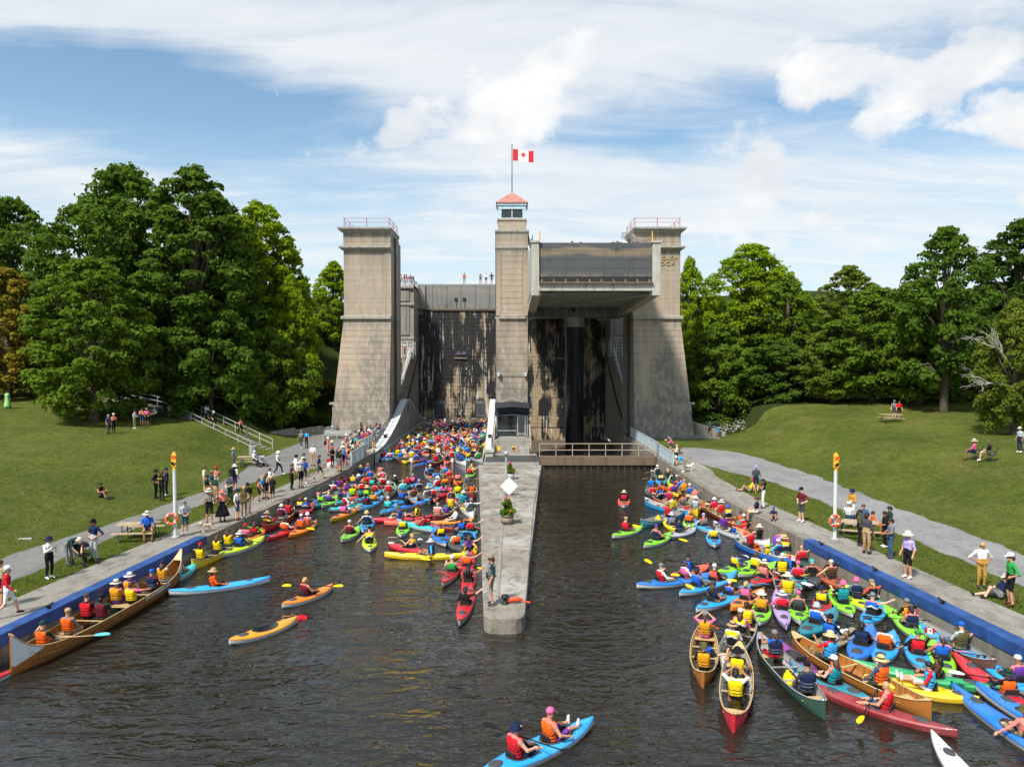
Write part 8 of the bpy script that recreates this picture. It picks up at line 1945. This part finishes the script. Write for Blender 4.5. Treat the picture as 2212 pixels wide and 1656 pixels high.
# ---------------------------------------------------------------- paddles in hand or across the decks
BL = {'K': fab('K'), 'Y': fab('Y'), 'W': fab('W'), 'w': M_ASH, 'A': fab('A'), 'R': fab('R'), 'O': fab('O')}; padn = 0
for i, (o, c, dd, kind, face, ppl) in enumerate(BOATS):
    if c.y > 66 or not ppl: continue
    for P_ in ppl[:1]:
        nm = {v.mesh.name: k for k, v in POSE.items()}[P_.data.name]
        if nm not in ('paddle', 'canoepad') and (i * 13) % 10 > 3: continue
        q = P_.location + dd * .36; key = 'KYWKYAOK'[(i * 5) % 8] if c.y > 20 or c.x > 3 else 'K'; dbl = kind != 'canoe'
        if nm in ('paddle',): pd = paddle((q.x, q.y, P_.location.z + .45), -P_.rotation_euler.z * -1 + .12, .12 if i % 2 else -.16, BL['K'], BL[key], True)
        elif nm == 'canoepad': pd = paddle((q.x + .2 * dd.y, q.y - .2 * dd.x, P_.location.z + .42), math.atan2(-dd.x, dd.y) * 1.0, -.85, BL['w'], BL['w'], False)
        else: pd = paddle((q.x, q.y, P_.location.z + .30), math.atan2(dd.y, dd.x) + math.pi / 2 + rnd.uniform(-.5, .5), rnd.uniform(-.05, .05), BL['K'], BL[key], dbl)
        w = describe([a for a in ALL if a[0] == P_][0][2]); ALL.append((pd, 'X', f"{'' if dbl else 'wooden '}paddle of the one in {w[0].replace('life vest', 'vest')}, {w[1]}, {zone(c.x, c.y)}", '', '', ''))
for r, x, y, yaw, key, lb in (('I', 310, 530, .6, 'Y', None), ('E', 510, 205, -.6, 'A', 'blue paddle floating beside the blue quay'), ('E', 1460, 695, -.5, 'A', 'blue paddle beside the camouflage hatted kayaker'), ('B', 20, 1165, .1, 'K', 'black paddle floating in open water beside the lime kayaks')):
    if lb: p = at_z(*RV(r, x, y), .1); o = paddle(p, yaw, .0, BL['K'], BL[key], True); tag(o, lb, 'paddle')

# bags and packs stowed in the open canoes
BG = MB(); BG.lathe([(.10, 0), (.15, .05), (.16, .25), (.12, .40), (.05, .47), (.06, .52)], 12); BG.tube([(-.15, 0, .12), (-.19, 0, .25), (-.13, 0, .38)], .02, 5); bgm = BG.mesh('dry_bag', True); bgm.materials.append(None); nb = 0
for i, (o, c, dd, kind, face, ppl) in enumerate(BOATS):
    if kind != 'canoe' or c.y > 60: continue
    k = 'RBEKYOgT'[nb % 8]; q = c + dd * (.55 if nb % 2 else -.35) + Vector((-dd.y, dd.x, 0)) * .12 * (-1) ** nb
    g = link('dry_bag', bgm, None, (q.x, q.y, -.05)); g.rotation_euler = (.9 if nb % 3 else 0, 0, nb); set_mats(g, [fab(k)]); g['category'] = 'bag'; g['group'] = 'bags stowed in the canoes'; nb += 1
    cr_ = [a for a in ALL if a[0] == o][0]; w = describe(cr_[2]) if cr_[2] else ['', '']; ALL.append((g, 'X', f"{PAL[k][0]} bag in {cr_[3]} canoe of {w[0].replace('life vest', 'vest')}, {w[1]}, {cr_[5]}", '', '', ''))
# ---------------------------------------------------------------- labels: each one singles out its thing
ORD = ['nearest', 'second', 'third', 'fourth', 'fifth', 'sixth', 'seventh', 'eighth', 'ninth', 'tenth', 'eleventh', 'twelfth', 'thirteenth', 'fourteenth', 'fifteenth', 'sixteenth']
lab = []
for o, typ, spec, col, kn, zn in ALL:
    if typ == 'P':
        w = describe(spec); w[0] = w[0].replace('life vest', 'vest'); L_ = f"paddler in {w[0]}, {w[1]}, in {col} {kn} {zn}"
    elif typ == 'B':
        if spec:
            w = describe(spec); w[0] = w[0].replace('life vest', 'vest'); L_ = f"{col} {kn} with paddler in {w[0]}, {w[1]}, {zn}"
        else: L_ = f"{col} {kn} with nobody aboard {zn}"
    elif typ == 'C': L_ = f"{col} {kn} in the {['frontmost'] + ORD[1:16]} row" if False else f"{col} {kn} under the crowd, {(['frontmost'] + ORD[1:])[zn[0]]} row of the lowered chamber"
    else: L_ = spec
    lab.append((o, L_))
def trim(L_):
    for a, b_ in ((' life vest', ' vest'), (' with paddler in ', ' under '), (' and ', ', '), (' standing ', ' '), (' of the couple', ''), (' one of three ', ' '), (' sitting ', ' '), (' at the ', ' by '), (' in the ', ' in '), (' the ', ' ')):
        if len(L_.split()) <= 14: break
        L_ = L_.replace(a, b_)
    return L_
lab = [(o, trim(L_)) for o, L_ in lab]
seen = {}
for o, L_ in lab: seen.setdefault(L_, []).append(o)
for L_, os_ in seen.items():
    if len(os_) == 1: os_[0]['label'] = L_; continue
    row_ = 'row of the lowered chamber' in L_
    os_.sort(key=lambda o: (o.location.x if row_ else o.location.y))
    for i, o in enumerate(os_):
        if row_: o['label'] = L_ + (', leftmost' if i == 0 else f', {ORD[i]} from left')
        else: o['label'] = L_ + (', nearer' if i == 0 and len(os_) == 2 else (', farther' if len(os_) == 2 else f', {ORD[i]}'))
